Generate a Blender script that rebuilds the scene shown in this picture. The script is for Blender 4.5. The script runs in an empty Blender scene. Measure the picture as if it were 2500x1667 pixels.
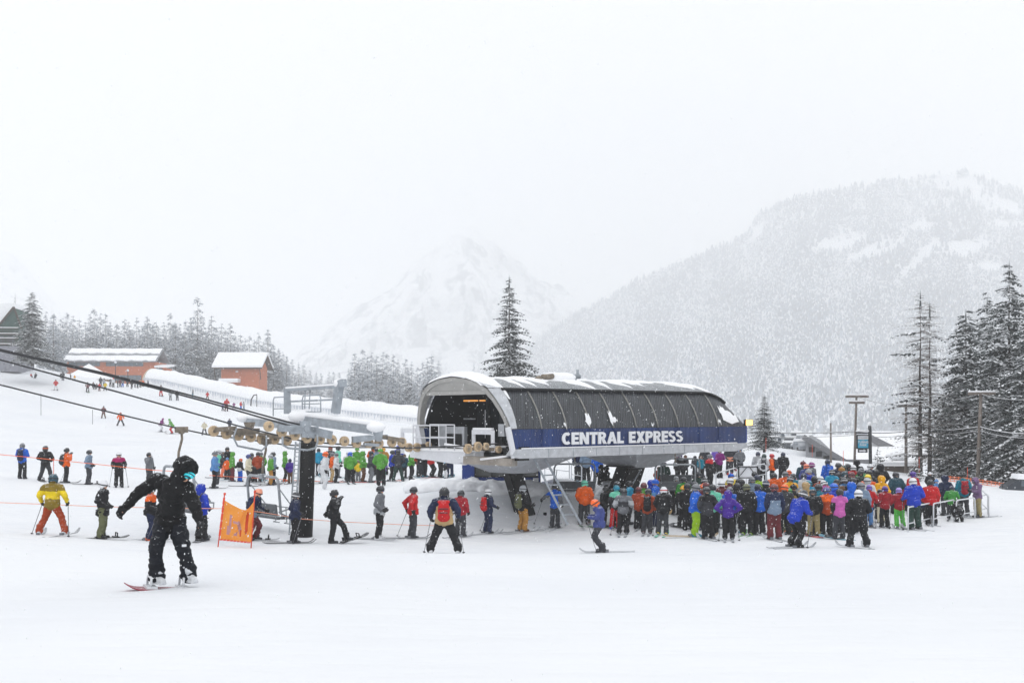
import bpy, bmesh, math, random
import numpy as np
from mathutils import Vector, Matrix, Euler, noise as mnoise
random.seed(7)
rng = np.random.default_rng(11)
PI = math.pi
sc = bpy.context.scene
COL = sc.collection

# ------------------------------------------------------------------ camera
FPX, CX, HY, CZ = 2777.8, 1250.0, 1010.0, 4.2       # focal length / centre / horizon row in photo pixels, eye height
cam_d = bpy.data.cameras.new('camera'); cam = bpy.data.objects.new('camera', cam_d); COL.objects.link(cam)
cam.location = (0, 0, CZ); cam.rotation_euler = (PI / 2, 0, 0)
cam_d.lens = 40; cam_d.sensor_width = 36; cam_d.shift_y = (HY - 833.5) / 2500.0
cam_d.clip_start = 0.2; cam_d.clip_end = 12000
sc.camera = cam

# ------------------------------------------------------------------ world, sun, exposure
w = bpy.data.worlds.new('World'); sc.world = w; w.use_nodes = True
nt = w.node_tree; nt.nodes.clear()
SUN_EL, SUN_ROT = math.radians(52), math.radians(200)
sky = nt.nodes.new('ShaderNodeTexSky'); sky.sky_type = 'NISHITA'; sky.sun_disc = False
sky.sun_elevation = SUN_EL; sky.sun_rotation = SUN_ROT
tc = nt.nodes.new('ShaderNodeTexCoord')
nz = nt.nodes.new('ShaderNodeTexNoise'); nz.inputs['Scale'].default_value = 2.2; nz.inputs['Detail'].default_value = 3; nz.inputs['Roughness'].default_value = .45
cr = nt.nodes.new('ShaderNodeValToRGB')
cr.color_ramp.elements[0].position = .3; cr.color_ramp.elements[0].color = (10.4, 10.62, 11.0, 1)
cr.color_ramp.elements[1].position = .7; cr.color_ramp.elements[1].color = (11.08, 11.13, 11.25, 1)
mx = nt.nodes.new('ShaderNodeMix'); mx.data_type = 'RGBA'; mx.inputs[0].default_value = .95
bg = nt.nodes.new('ShaderNodeBackground'); bg.inputs['Strength'].default_value = .1
wo = nt.nodes.new('ShaderNodeOutputWorld')
L = nt.links.new
L(tc.outputs['Generated'], nz.inputs['Vector']); L(nz.outputs['Fac'], cr.inputs['Fac'])
L(sky.outputs[0], mx.inputs[6]); L(cr.outputs[0], mx.inputs[7]); L(mx.outputs[2], bg.inputs['Color']); L(bg.outputs[0], wo.inputs['Surface'])
sun_d = bpy.data.lights.new('sun', 'SUN'); sun_d.energy = .5; sun_d.angle = math.radians(25); sun_d.color = (1, .97, .93)
sun = bpy.data.objects.new('sun', sun_d); COL.objects.link(sun)
sun.rotation_euler = (PI / 2 - SUN_EL, 0, PI - SUN_ROT + math.radians(20))
sun.location = (0, -20, 60)
sc.view_settings.view_transform = 'Standard'; sc.view_settings.look = 'None'
sc.view_settings.exposure = 0.02; sc.view_settings.gamma = 1; sc.view_settings.use_curve_mapping = False
sc.cycles.max_bounces = 10; sc.cycles.volume_bounces = 6; sc.cycles.diffuse_bounces = 3; sc.cycles.glossy_bounces = 2
sc.cycles.transmission_bounces = 3; sc.cycles.transparent_max_bounces = 8
sc.cycles.use_denoising = True
try: sc.cycles.denoiser = 'OPENIMAGEDENOISE'
except Exception: pass
sc.cycles.use_adaptive_sampling = True; sc.cycles.adaptive_threshold = .02

# ------------------------------------------------------------------ helpers
def pt(u, v, d):                       # the point seen at photo pixel (u, v) at depth d
    return Vector(((u - CX) / FPX * d, d, CZ + (HY - v) / FPX * d))

def lin(h):
    h = h.lstrip('#'); c = [int(h[i:i + 2], 16) / 255 for i in (0, 2, 4)]
    return tuple(x / 12.92 if x <= .04045 else ((x + .055) / 1.055) ** 2.4 for x in c)

MATS = {}
def mat(name, rgb, rough=.6, metal=0., var=.12, scale=6., bump=0., bscale=30., dust=0., spec=.4, detail=4, coords='Object'):
    """principled material with noise-driven tone variation, optional bump and optional settled snow on upward faces"""
    if name in MATS: return MATS[name]
    if isinstance(rgb, str): rgb = lin(rgb)
    m = bpy.data.materials.new(name); m.use_nodes = True; n = m.node_tree; lk = n.links.new
    b = n.nodes['Principled BSDF']; b.inputs['Roughness'].default_value = rough; b.inputs['Metallic'].default_value = metal
    b.inputs['Specular IOR Level'].default_value = spec
    t = n.nodes.new('ShaderNodeTexCoord'); z = n.nodes.new('ShaderNodeTexNoise')
    z.inputs['Scale'].default_value = scale; z.inputs['Detail'].default_value = detail
    lk(t.outputs[coords], z.inputs['Vector'])
    r = n.nodes.new('ShaderNodeValToRGB')
    r.color_ramp.elements[0].position = .3; r.color_ramp.elements[1].position = .7
    r.color_ramp.elements[0].color = (*[max(0, c * (1 - var)) for c in rgb], 1)
    r.color_ramp.elements[1].color = (*[min(1, c * (1 + var)) for c in rgb], 1)
    lk(z.outputs['Fac'], r.inputs['Fac']); out = r.outputs[0]
    if dust > 0:
        g = n.nodes.new('ShaderNodeNewGeometry'); s = n.nodes.new('ShaderNodeSeparateXYZ'); lk(g.outputs['Normal'], s.inputs[0])
        z2 = n.nodes.new('ShaderNodeTexNoise'); z2.inputs['Scale'].default_value = 38; z2.inputs['Detail'].default_value = 5; z2.inputs['Roughness'].default_value = .7
        lk(t.outputs[coords], z2.inputs['Vector'])
        a = n.nodes.new('ShaderNodeMath'); a.operation = 'MULTIPLY_ADD'; lk(s.outputs['Z'], a.inputs[0]); a.inputs[1].default_value = .22; lk(z2.outputs['Fac'], a.inputs[2])
        mr = n.nodes.new('ShaderNodeMapRange'); lk(a.outputs[0], mr.inputs[0])
        mr.inputs[1].default_value = .74 - .1 * dust; mr.inputs[2].default_value = .9 - .1 * dust; mr.inputs[3].default_value = 0; mr.inputs[4].default_value = .85
        x = n.nodes.new('ShaderNodeMix'); x.data_type = 'RGBA'; lk(mr.outputs[0], x.inputs[0]); lk(out, x.inputs[6]); x.inputs[7].default_value = (.82, .85, .88, 1); out = x.outputs[2]
    lk(out, b.inputs['Base Color'])
    if bump > 0:
        z3 = n.nodes.new('ShaderNodeTexNoise'); z3.inputs['Scale'].default_value = bscale; z3.inputs['Detail'].default_value = 4
        lk(t.outputs[coords], z3.inputs['Vector'])
        bp = n.nodes.new('ShaderNodeBump'); bp.inputs['Strength'].default_value = bump; bp.inputs['Distance'].default_value = .02
        lk(z3.outputs['Fac'], bp.inputs['Height']); lk(bp.outputs[0], b.inputs['Normal'])
    MATS[name] = m; return m

def tag(o, label=None, cat=None, group=None, kind=None):
    if label: o['label'] = label
    if cat: o['category'] = cat
    if group: o['group'] = group
    if kind: o['kind'] = kind
    return o

def empty(name, loc=(0, 0, 0), rz=0.):
    o = bpy.data.objects.new(name, None); COL.objects.link(o); o.location = loc; o.rotation_euler = (0, 0, rz); o.empty_display_size = .2
    return o

def link_mesh(name, me, parent=None, mats=()):
    for m in mats: me.materials.append(m)
    o = bpy.data.objects.new(name, me); COL.objects.link(o)
    if parent: o.parent = parent
    return o

def np_mesh(name, verts, faces, mi=None, smooth=False):
    """mesh from arrays; faces is an (n,k) int array, or a list of such arrays"""
    me = bpy.data.meshes.new(name); fl = faces if isinstance(faces, list) else [faces]
    fl = [np.asarray(f, dtype=np.int32) for f in fl if len(f)]
    verts = np.asarray(verts, dtype=np.float32)
    me.vertices.add(len(verts)); me.vertices.foreach_set('co', verts.ravel())
    nl = sum(f.size for f in fl); nf = sum(len(f) for f in fl)
    me.loops.add(nl); me.loops.foreach_set('vertex_index', np.concatenate([f.ravel() for f in fl]))
    tot = np.concatenate([np.full(len(f), f.shape[1], dtype=np.int32) for f in fl]); st = np.concatenate([[0], np.cumsum(tot)[:-1]]).astype(np.int32)
    me.polygons.add(nf); me.polygons.foreach_set('loop_start', st)
    if mi is not None: me.polygons.foreach_set('material_index', np.asarray(mi, dtype=np.int32))
    me.polygons.foreach_set('use_smooth', np.full(nf, smooth))
    me.update(calc_edges=True); me.validate(); return me

class MB:
    """collects boxes, tubes, spheres, prisms; build() links them as ONE mesh object"""
    def __init__(s): s.bm = bmesh.new(); s.mi = 0
    def _mi(s, fs):
        for f in fs: f.material_index = s.mi
    def box(s, c, size, rot=None, bev=0.):
        M = Matrix.Translation(Vector(c))
        if rot is not None: M = M @ (rot.to_4x4() if not isinstance(rot, (int, float)) else Matrix.Rotation(rot, 4, 'Z'))
        M = M @ Matrix.Diagonal((*size, 1))
        r = bmesh.ops.create_cube(s.bm, size=1, matrix=M)
        fs = {f for v in r['verts'] for f in v.link_faces}; s._mi(fs)
        if bev > 0:
            es = list({e for v in r['verts'] for e in v.link_edges})
            rb = bmesh.ops.bevel(s.bm, geom=es, offset=bev, segments=1, affect='EDGES'); s._mi(rb['faces'])
        return s
    def bar(s, a, b, wx, wz, up=(0, 0, 1), bev=0.):       # rectangular bar from a to b
        a = Vector(a); b = Vector(b); d = b - a; y = d.normalized(); z = Vector(up); x = y.cross(z)
        if x.length < 1e-4: x = y.cross(Vector((1, 0, 0)))
        x.normalize(); z = x.cross(y); R = Matrix((x, y, z)).transposed()
        return s.box((a + b) / 2, (wx, d.length, wz), R, bev)
    def tube(s, pts, r, seg=8, cap=True, closed=False):
        pts = [Vector(p) for p in pts]; n = len(pts); rr = r if isinstance(r, (list, tuple)) else [r] * n; rings = []
        prev = None
        for i, p in enumerate(pts):
            if closed: d = pts[(i + 1) % n] - pts[i - 1]
            else: d = pts[min(i + 1, n - 1)] - pts[max(i - 1, 0)]
            d.normalize()
            if prev is None:
                x = d.cross(Vector((0, 0, 1)))
                if x.length < .05: x = d.cross(Vector((1, 0, 0)))
            else: x = prev - d * prev.dot(d)
            x.normalize(); prev = x; y = d.cross(x)
            rings.append([s.bm.verts.new(p + (x * math.cos(2 * PI * k / seg) + y * math.sin(2 * PI * k / seg)) * rr[i]) for k in range(seg)])
        fs = []
        for i in range(n if closed else n - 1):
            A, B = rings[i], rings[(i + 1) % n]
            for k in range(seg): fs.append(s.bm.faces.new((A[k], A[(k + 1) % seg], B[(k + 1) % seg], B[k])))
        for f in fs: f.smooth = True
        if cap and not closed: fs += [s.bm.faces.new(rings[0][::-1]), s.bm.faces.new(rings[-1])]
        s._mi(fs); return s
    def ball(s, c, r, sub=2, scale=(1, 1, 1), rot=None):
        M = Matrix.Translation(Vector(c))
        if rot is not None: M = M @ rot.to_4x4()
        M = M @ Matrix.Diagonal((r * scale[0], r * scale[1], r * scale[2], 1))
        q = bmesh.ops.create_icosphere(s.bm, subdivisions=sub, radius=1, matrix=M)
        fs = {f for v in q['verts'] for f in v.link_faces}; s._mi(fs)
        for f in fs: f.smooth = True
        return s
    def cap(s, a, b, ra, rb, sub=2, seg=12):              # tapered capsule
        s.ball(a, ra, sub); s.ball(b, rb, sub); return s.tube([a, b], [ra, rb], seg)
    def prism(s, poly, ax, ay, o, depth):                 # polygon in the plane (o, ax, ay) extruded by depth vector
        ax = Vector(ax); ay = Vector(ay); o = Vector(o); depth = Vector(depth)
        A = [s.bm.verts.new(o + ax * p[0] + ay * p[1]) for p in poly]; B = [s.bm.verts.new(o + ax * p[0] + ay * p[1] + depth) for p in poly]
        n = len(poly); fs = [s.bm.faces.new(A), s.bm.faces.new(B[::-1])]
        for i in range(n): fs.append(s.bm.faces.new((A[i], B[i], B[(i + 1) % n], A[(i + 1) % n])))
        s._mi(fs); return s
    def quad(s, a, b, c, d):
        f = s.bm.faces.new([s.bm.verts.new(Vector(p)) for p in (a, b, c, d)]); s._mi([f]); return s
    def disc(s, c, axis, r, th, seg=20, hub=0.):          # wheel-like solid disc with its axis along axis
        c = Vector(c); a = Vector(axis).normalized() * th / 2
        return s.tube([c - a, c + a], r, seg)
    def build(s, name, mats, parent=None, recalc=True):
        if recalc: bmesh.ops.recalc_face_normals(s.bm, faces=s.bm.faces)
        me = bpy.data.meshes.new(name); s.bm.to_mesh(me); s.bm.free()
        return link_mesh(name, me, parent, mats if isinstance(mats, (list, tuple)) else [mats])

def kids(o): return [c for c in CHILD.get(o.name, [])]
CHILD = {}
def copy_tree(o):
    """a thing with its parts and sub-parts, sharing mesh data"""
    c = o.copy(); COL.objects.link(c)
    for ch in list(o.children):
        d = copy_tree(ch); d.parent = c
    return c

# ------------------------------------------------------------------ shared materials
SNOW = mat('snow', (.86, .875, .9), .75, var=.015, scale=.35, bump=.25, bscale=1.5, spec=.2)
SNOWCAP = mat('snow_cap', (.87, .88, .9), .8, var=.02, scale=3, bump=.3, bscale=7, spec=.2)
GALV = mat('galvanised_steel', '#9aa1a8', .5, .3, var=.18, scale=5, bump=.1, dust=.3)
GREYP = mat('light_grey_paint', '#b7babf', .5, 0, var=.14, scale=4.5, dust=.15, detail=8)
WHITEP = mat('white_paint', '#d9dbe0', .45, 0, var=.05, scale=4)
BLACKP = mat('black_paint', '#0c0d0f', .5, 0, var=.25, scale=3, dust=.12, spec=.25)
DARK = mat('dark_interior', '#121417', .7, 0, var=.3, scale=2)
RUBBER = mat('tan_rubber', '#c4ad8e', .8, 0, var=.2, scale=9)
RUSTY = mat('weathered_steel', '#82796d', .75, .2, var=.3, scale=6, dust=.3)
# ------------------------------------------------------------------ snow ground (one sheet to the horizon)
G = []                                                  # control points: (x, y, z)
def gp(u, v, d): p = pt(u, v, d); G.append((p.x, p.y, p.z))
for u in (-400, 400, 1250, 2100, 2900):                 # flat near field
    for y in (2, 6, 10, 14.5): G.append(((u - CX) / FPX * y * 1.0, y, 2.0 - .06 * max(0, y - 10)))
for a in [(470, 1440, 14.6), (119, 1307, 33), (243, 1315, 35), (720, 1327, 38), (925, 1319, 38), (1000, 1315, 39), (1085, 1352, 27.5),
          (1190, 1302, 43.5), (1277, 1297, 43.5), (1352, 1289, 44.5), (1423, 1281, 44.5), (1470, 1348, 34.5), (1521, 1306, 42), (1665, 1311, 38.5),
          (1890, 1317, 36.5), (2098, 1336, 35.5), (2166, 1290, 43), (2240, 1293, 39.5), (2390, 1263, 47), (2362, 1258, 47.5), (2600, 1275, 40), (2490, 1225, 52),
          (1700, 1230, 52), (1900, 1205, 56), (2050, 1207, 56), (2200, 1220, 52), (2350, 1205, 57), (2470, 1196, 62),
          (1750, 1112, 74), (1850, 1103, 78), (1960, 1122, 76), (2060, 1144, 74), (2190, 1162, 70), (2290, 1173, 68), (2393, 1180, 66),
          (521, 1192, 55), (694, 1176, 63), (885, 1177, 63), (1000, 1172, 60), (1090, 1165, 57), (54, 1169, 57), (218, 1183, 57), (364, 1184, 57), (-200, 1160, 57),
          (1128, 1180, 47), (1230, 1185, 46), (1320, 1172, 50), (1300, 1262, 46), (1400, 1205, 52), (1500, 1190, 56), (1600, 1150, 64), (1450, 1140, 63), (1640, 1120, 72),
          (300, 1290, 38), (600, 1290, 40), (0, 1290, 36), (600, 1240, 46), (200, 1230, 45), (900, 1235, 46), (900, 1270, 42), (1000, 1215, 49), (800, 1190, 55), (2000, 1325, 36.5),
          (745, 1300, 38.5),
          (252, 1021, 161), (500, 1062, 147), (553, 1006, 160), (392, 967, 180), (507, 977, 215), (300, 945, 227), (85, 922, 235), (0, 886, 250), (-300, 820, 260),
          (100, 1080, 105), (400, 1100, 95), (700, 1095, 90), (950, 1075, 95), (0, 1020, 140), (384, 940, 230), (596, 988, 212), (650, 996, 208), (813, 1015, 200), (1023, 1037, 195), (1100, 1046, 190),
          (400, 936, 260), (560, 956, 245), (200, 934, 262), (163, 934, 300), (450, 945, 330), (700, 985, 330), (650, 985, 250), (900, 1000, 260), (1100, 1020, 260), (78, 890, 200)]: gp(*a)
for a in [(1750, 1097, 110, 0), (1960, 1105, 118, 0), (2150, 1150, 104, 0), (2380, 1185, 95, 0)]: gp(*a[:3])
for y, z in ((168, -.6), (230, -6), (320, -12), (600, -20)): G.extend([(60 * y / 170, y, z), (25 * y / 170, y, z + .3), (110 * y / 170, y, z - .5)])
for x, y, z in [(-60, 450, 10), (-250, 400, 24), (-300, 900, 20), (0, 900, -10), (400, 900, -20), (-150, 600, 12), (0, 450, 2), (900, 700, -18), (-900, 700, 30)]: G.append((x, y, z))
G = np.array(G)
def qs(x, y):
    y = np.maximum(np.asarray(y, float), 0.)
    return np.stack([np.asarray(x, float) / (y + 12) * 2.2, np.log(y + 12) * 1.9], -1)
_C = qs(G[:, 0], G[:, 1]); _n = len(_C)
def _phi(r): return np.where(r > 1e-9, r * r * np.log(np.maximum(r, 1e-9)), 0.)
_K = _phi(np.linalg.norm(_C[:, None] - _C[None], axis=2)) + np.eye(_n) * .02
_P = np.concatenate([np.ones((_n, 1)), _C], 1)
_A = np.block([[_K, _P], [_P.T, np.zeros((3, 3))]])
_S = (G[:, 1] + 12) / 60.                                # solve in angle-like units so that far points do not swamp near ones
_W = np.linalg.solve(_A, np.concatenate([(G[:, 2]) / _S, np.zeros(3)]))
def ground_np(x, y):
    x = np.asarray(x, float); y = np.asarray(y, float); sh = x.shape; x = x.ravel(); y = y.ravel()
    q = qs(x, y); out = np.empty(len(x))
    for i in range(0, len(x), 20000):
        b = q[i:i + 20000]; k = _phi(np.linalg.norm(b[:, None] - _C[None], axis=2))
        out[i:i + 20000] = k @ _W[:_n] + _W[_n] + b @ _W[_n + 1:]
    z = out * (np.maximum(y, 0.) + 12) / 60.
    # ploughed heaps in front of the operator's hut and soft lumps
    def heap(hx, hy, rx, ry, h): return h * np.exp(-((x - hx) / rx) ** 2 - ((y - hy) / ry) ** 2)
    lump = np.sin(x * 1.9 + np.sin(y * 1.3) * 1.5) * np.sin(y * 1.7 + x * .6)
    z = z + heap(-1.4, 45.9, 3.0, .9, .2) * (1 + .3 * lump) + heap(1.9, 46.6, 1.6, .9, .15) * (1 + .3 * lump)
    z = z + .03 * np.sin(x * .7 + 1.3 * np.sin(y * .35)) * np.sin(y * .55 + .8) * np.clip((y - 8) / 20, 0, 1)
    return z.reshape(sh)
def ground(x, y): return float(ground_np([x], [y])[0])
def hit(u, v, d0=8., d1=420.):
    """depth at which the ray through photo pixel (u, v) first meets the snow"""
    d = np.exp(np.linspace(math.log(d0), math.log(d1), 700)); z = CZ + (HY - v) / FPX * d; g = ground_np((u - CX) / FPX * d, d)
    k = np.argmax(z <= g)
    if z[k] > g[k]: return None
    if k == 0: return float(d[0])
    a = (z[k - 1] - g[k - 1]); b = (g[k] - z[k]); return float(d[k - 1] + (d[k] - d[k - 1]) * a / (a + b + 1e-12))
def snow_ground():
    ny, nx = 330, 230
    yy = np.concatenate([np.linspace(-30, 5, 12)[:-1], np.exp(np.linspace(math.log(5 + 12), math.log(2600 + 12), ny)) - 12])
    ss = np.linspace(-1, 1, nx); ss = np.sign(ss) * (np.abs(ss) * .62 + np.abs(ss) ** 3 * .9)
    X = ss[None, :] * (np.maximum(yy, 0)[:, None] + 25); Y = np.repeat(yy[:, None], nx, 1); Z = ground_np(X, Y)
    far = np.clip((Y - 500) / 500, 0, 1); Z = Z * (1 - far) + far * np.clip(Z, -20, 10)
    V = np.stack([X, Y, Z], -1).reshape(-1, 3); n0 = len(yy)
    i = np.arange(n0 - 1)[:, None] * nx + np.arange(nx - 1)[None]; i = i.ravel()
    me = np_mesh('snow_ground', V, np.stack([i, i + 1, i + nx + 1, i + nx], 1), smooth=True)
    m = bpy.data.materials.new('ground_snow'); m.use_nodes = True; n = m.node_tree; lk = n.links.new
    b = n.nodes['Principled BSDF']; b.inputs['Roughness'].default_value = .8; b.inputs['Specular IOR Level'].default_value = .15
    t = n.nodes.new('ShaderNodeTexCoord'); mp = n.nodes.new('ShaderNodeMapping'); mp.inputs['Scale'].default_value = (.35, 1.3, 1); mp.inputs['Rotation'].default_value = (0, 0, .35)
    lk(t.outputs['Object'], mp.inputs[0])
    z1 = n.nodes.new('ShaderNodeTexNoise'); z1.inputs['Scale'].default_value = 1.1; z1.inputs['Detail'].default_value = 6; lk(mp.outputs[0], z1.inputs['Vector'])
    z2 = n.nodes.new('ShaderNodeTexNoise'); z2.inputs['Scale'].default_value = .12; z2.inputs['Detail'].default_value = 3; lk(t.outputs['Object'], z2.inputs['Vector'])
    r = n.nodes.new('ShaderNodeValToRGB'); r.color_ramp.elements[0].color = (.765, .785, .82, 1); r.color_ramp.elements[1].color = (.82, .835, .855, 1)
    r.color_ramp.elements[0].position = .3; r.color_ramp.elements[1].position = .62
    # trodden, ski-scuffed snow in the busy band: slightly greyer flecks and a choppier surface
    sx = n.nodes.new('ShaderNodeSeparateXYZ'); lk(t.outputs['Object'], sx.inputs[0]); ma = n.nodes.new('ShaderNodeMapRange'); ma.interpolation_type = 'SMOOTHSTEP'; lk(sx.outputs['Y'], ma.inputs[0]); ma.inputs[1].default_value = 18; ma.inputs[2].default_value = 32
    z3 = n.nodes.new('ShaderNodeTexNoise'); z3.inputs['Scale'].default_value = 2.6; z3.inputs['Detail'].default_value = 8; z3.inputs['Roughness'].default_value = .7; lk(mp.outputs[0], z3.inputs['Vector'])
    m3 = n.nodes.new('ShaderNodeMapRange'); lk(z3.outputs['Fac'], m3.inputs[0]); m3.inputs[1].default_value = .5; m3.inputs[2].default_value = .68; m3.inputs[3].default_value = 0; m3.inputs[4].default_value = .55
    mm = n.nodes.new('ShaderNodeMath'); mm.operation = 'MULTIPLY'; lk(ma.outputs[0], mm.inputs[0]); lk(m3.outputs[0], mm.inputs[1])
    xx = n.nodes.new('ShaderNodeMix'); xx.data_type = 'RGBA'; lk(mm.outputs[0], xx.inputs[0]); lk(z2.outputs['Fac'], r.inputs['Fac']); lk(r.outputs[0], xx.inputs[6]); xx.inputs[7].default_value = (.66, .69, .745, 1); lk(xx.outputs[2], b.inputs['Base Color'])
    bp = n.nodes.new('ShaderNodeBump'); bp.inputs['Strength'].default_value = .55; bp.inputs['Distance'].default_value = .16; lk(z1.outputs['Fac'], bp.inputs['Height']); lk(bp.outputs[0], b.inputs['Normal'])
    o = link_mesh('snow_ground', me, None, [m]); tag(o, kind='structure')
snow_ground()

# ------------------------------------------------------------------ mountains
def interp(tbl, u):
    xs = [a for a, _ in tbl]; ys = [b for _, b in tbl]; return np.interp(u, xs, ys)
DS = 2500 / 2352.
def sky_tbl(t): return [(a * DS, b * DS) for a, b in t]
HILL = sky_tbl([(980, 935), (1060, 890), (1130, 850), (1180, 825), (1235, 785), (1300, 742), (1450, 655), (1600, 592), (1690, 557), (1720, 533), (1745, 492), (1800, 466), (1900, 442), (2000, 426), (2110, 410), (2160, 402), (2220, 400), (2290, 418), (2352, 448), (2500, 500), (2900, 560)])
def fbm(x, y, s, o=4):
    out = np.zeros_like(x); a = 1.
    ph = [(1.3, 2.1), (4.2, .7), (2.9, 5.1), (.4, 3.3), (6.1, 1.9)]
    for k in range(o):
        f = s * 2 ** k; p, q = ph[k % 5]
        out += a * np.sin(x * f + p + 1.7 * np.sin(y * f * .8 + q)) * np.sin(y * f * 1.1 + q + 1.3 * np.sin(x * f * .9 + p)); a *= .5
    return out
def hill_pos(u, s):
    """point on the wooded hillside: u across (photo pixels), s 0 at the foot .. 1 at the skyline"""
    vs = interp(HILL, u); v = 1085 + (vs - 1085) * s
    d = 1130 + 1500 * s ** 1.15 + 80 * fbm(u / 100., s * 4, 1.0, 3) * s * (1 - s) * 2
    return np.stack([(u - CX) / FPX * d, d, CZ + (HY - v) / FPX * d], -1)
def hillside():
    us = np.linspace(980 * DS, 3250, 160); s = np.linspace(0, 1, 60); U, S = np.meshgrid(us, s)
    P = hill_pos(U, S); back = P[-1].copy(); back[:, 1] += 400; back[:, 2] -= 260; P = np.concatenate([P, back[None]], 0)
    nr, nc = P.shape[:2]; i = (np.arange(nr - 1)[:, None] * nc + np.arange(nc - 1)[None]).ravel()
    o = link_mesh('hillside', np_mesh('hillside', P.reshape(-1, 3), np.stack([i, i + 1, i + nc + 1, i + nc], 1), smooth=True), None, [mat('hill_snow', (.82, .84, .87), .85, var=.05, scale=.02)])
    tag(o, kind='structure')
    # the wood on it: one mass of small snowy firs with the avalanche chutes left open
    N = 30000; u = rng.uniform(985 * DS, 2720, N * 2); q = rng.random(N * 2)
    keep = rng.random(N * 2) < (1130 + 1500 * q) / 2630.; u = u[keep][:N]; q = q[keep][:N]
    p = hill_pos(u, q); vv = HY - (p[:, 2] - CZ) / p[:, 1] * FPX
    def ell(cu, cv, a, b, rot):
        du = (u - cu * DS); dv = (vv - cv * DS); c, s_ = math.cos(rot), math.sin(rot)
        return ((du * c + dv * s_) / a) ** 2 + ((-du * s_ + dv * c) / b) ** 2 + .5 * fbm(u / 9., vv / 9., 1., 3)
    op = np.minimum.reduce([ell(1930, 560, 62, 18, -.25), ell(2010, 580, 70, 18, -.4), ell(2110, 600, 75, 14, -.75), ell(2215, 573, 85, 20, -.1), ell(2200, 425, 62, 18, .1), ell(2290, 470, 60, 16, .3), ell(2270, 615, 40, 12, 0.), ell(2330, 520, 50, 9, .1), ell(1740, 540, 10, 26, .4), ell(2120, 520, 30, 10, -.1), ell(1400, 700, 1, 1, 0)])
    keep = (op > 1.25) | (rng.random(len(u)) < .04); u = u[keep]; q = q[keep]; p = p[keep]; n = len(u)
    ns = 5; tv = []; tf = []; b0 = 0
    for z0, z1, r in ((.02, .34, .27), (.18, .5, .235), (.33, .65, .2), (.48, .78, .16), (.63, .9, .12), (.77, 1.02, .08)):
        for k in range(ns): tv.append((r * math.cos(2 * PI * k / ns), r * math.sin(2 * PI * k / ns), z0 - .06 * (k % 2)))
        tv.append((0, 0, z1)); tf += [(b0 + k, b0 + (k + 1) % ns, b0 + ns) for k in range(ns)]; b0 += ns + 1
    tv = np.array(tv); tf = np.array(tf); nv = len(tv)
    h = rng.uniform(10, 25, n) * (1 + .25 * fbm(u / 30., q * 14, 1., 3)) * (1 - .25 * q); wd = h * rng.uniform(.75, 1.25, n); a = rng.uniform(0, 2 * PI, n)
    ca, sa = np.cos(a), np.sin(a); jit = rng.uniform(.65, 1.35, (n, nv, 1))
    X = tv[None, :, :2] * jit * wd[:, None, None]
    V = np.empty((n, nv, 3)); V[..., 0] = X[..., 0] * ca[:, None] - X[..., 1] * sa[:, None] + p[:, 0, None]; V[..., 1] = X[..., 0] * sa[:, None] + X[..., 1] * ca[:, None] + p[:, 1, None]
    V[..., 2] = tv[None, :, 2] * h[:, None] + p[:, 2, None] - .5
    F = (tf[None] + (np.arange(n) * nv)[:, None, None]).reshape(-1, 3)
    tone = rng.random((n, len(tf))) + (.16 * fbm(u / 55., q * 9, 1., 4) + .09 * rng.normal(0, 1, n))[:, None]        # stands and gullies differ in how much snow they hold
    mi = np.where(tone < .33, 0, np.where(tone < .72, 1, 2)).ravel()
    o = link_mesh('fir_forest', np_mesh('fir_forest', V.reshape(-1, 3), F, mi), None, [mat('forest_needles', (.05, .08, .125), .9, var=.3, scale=.1), mat('forest_rime', (.22, .275, .345), .9, var=.2, scale=.1), mat('forest_snow', (.82, .84, .87), .9, var=.03, scale=.1)])
    tag(o, 'misty snow-dusted fir forest covering the broad mountainside', kind='stuff')
hillside()

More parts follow.
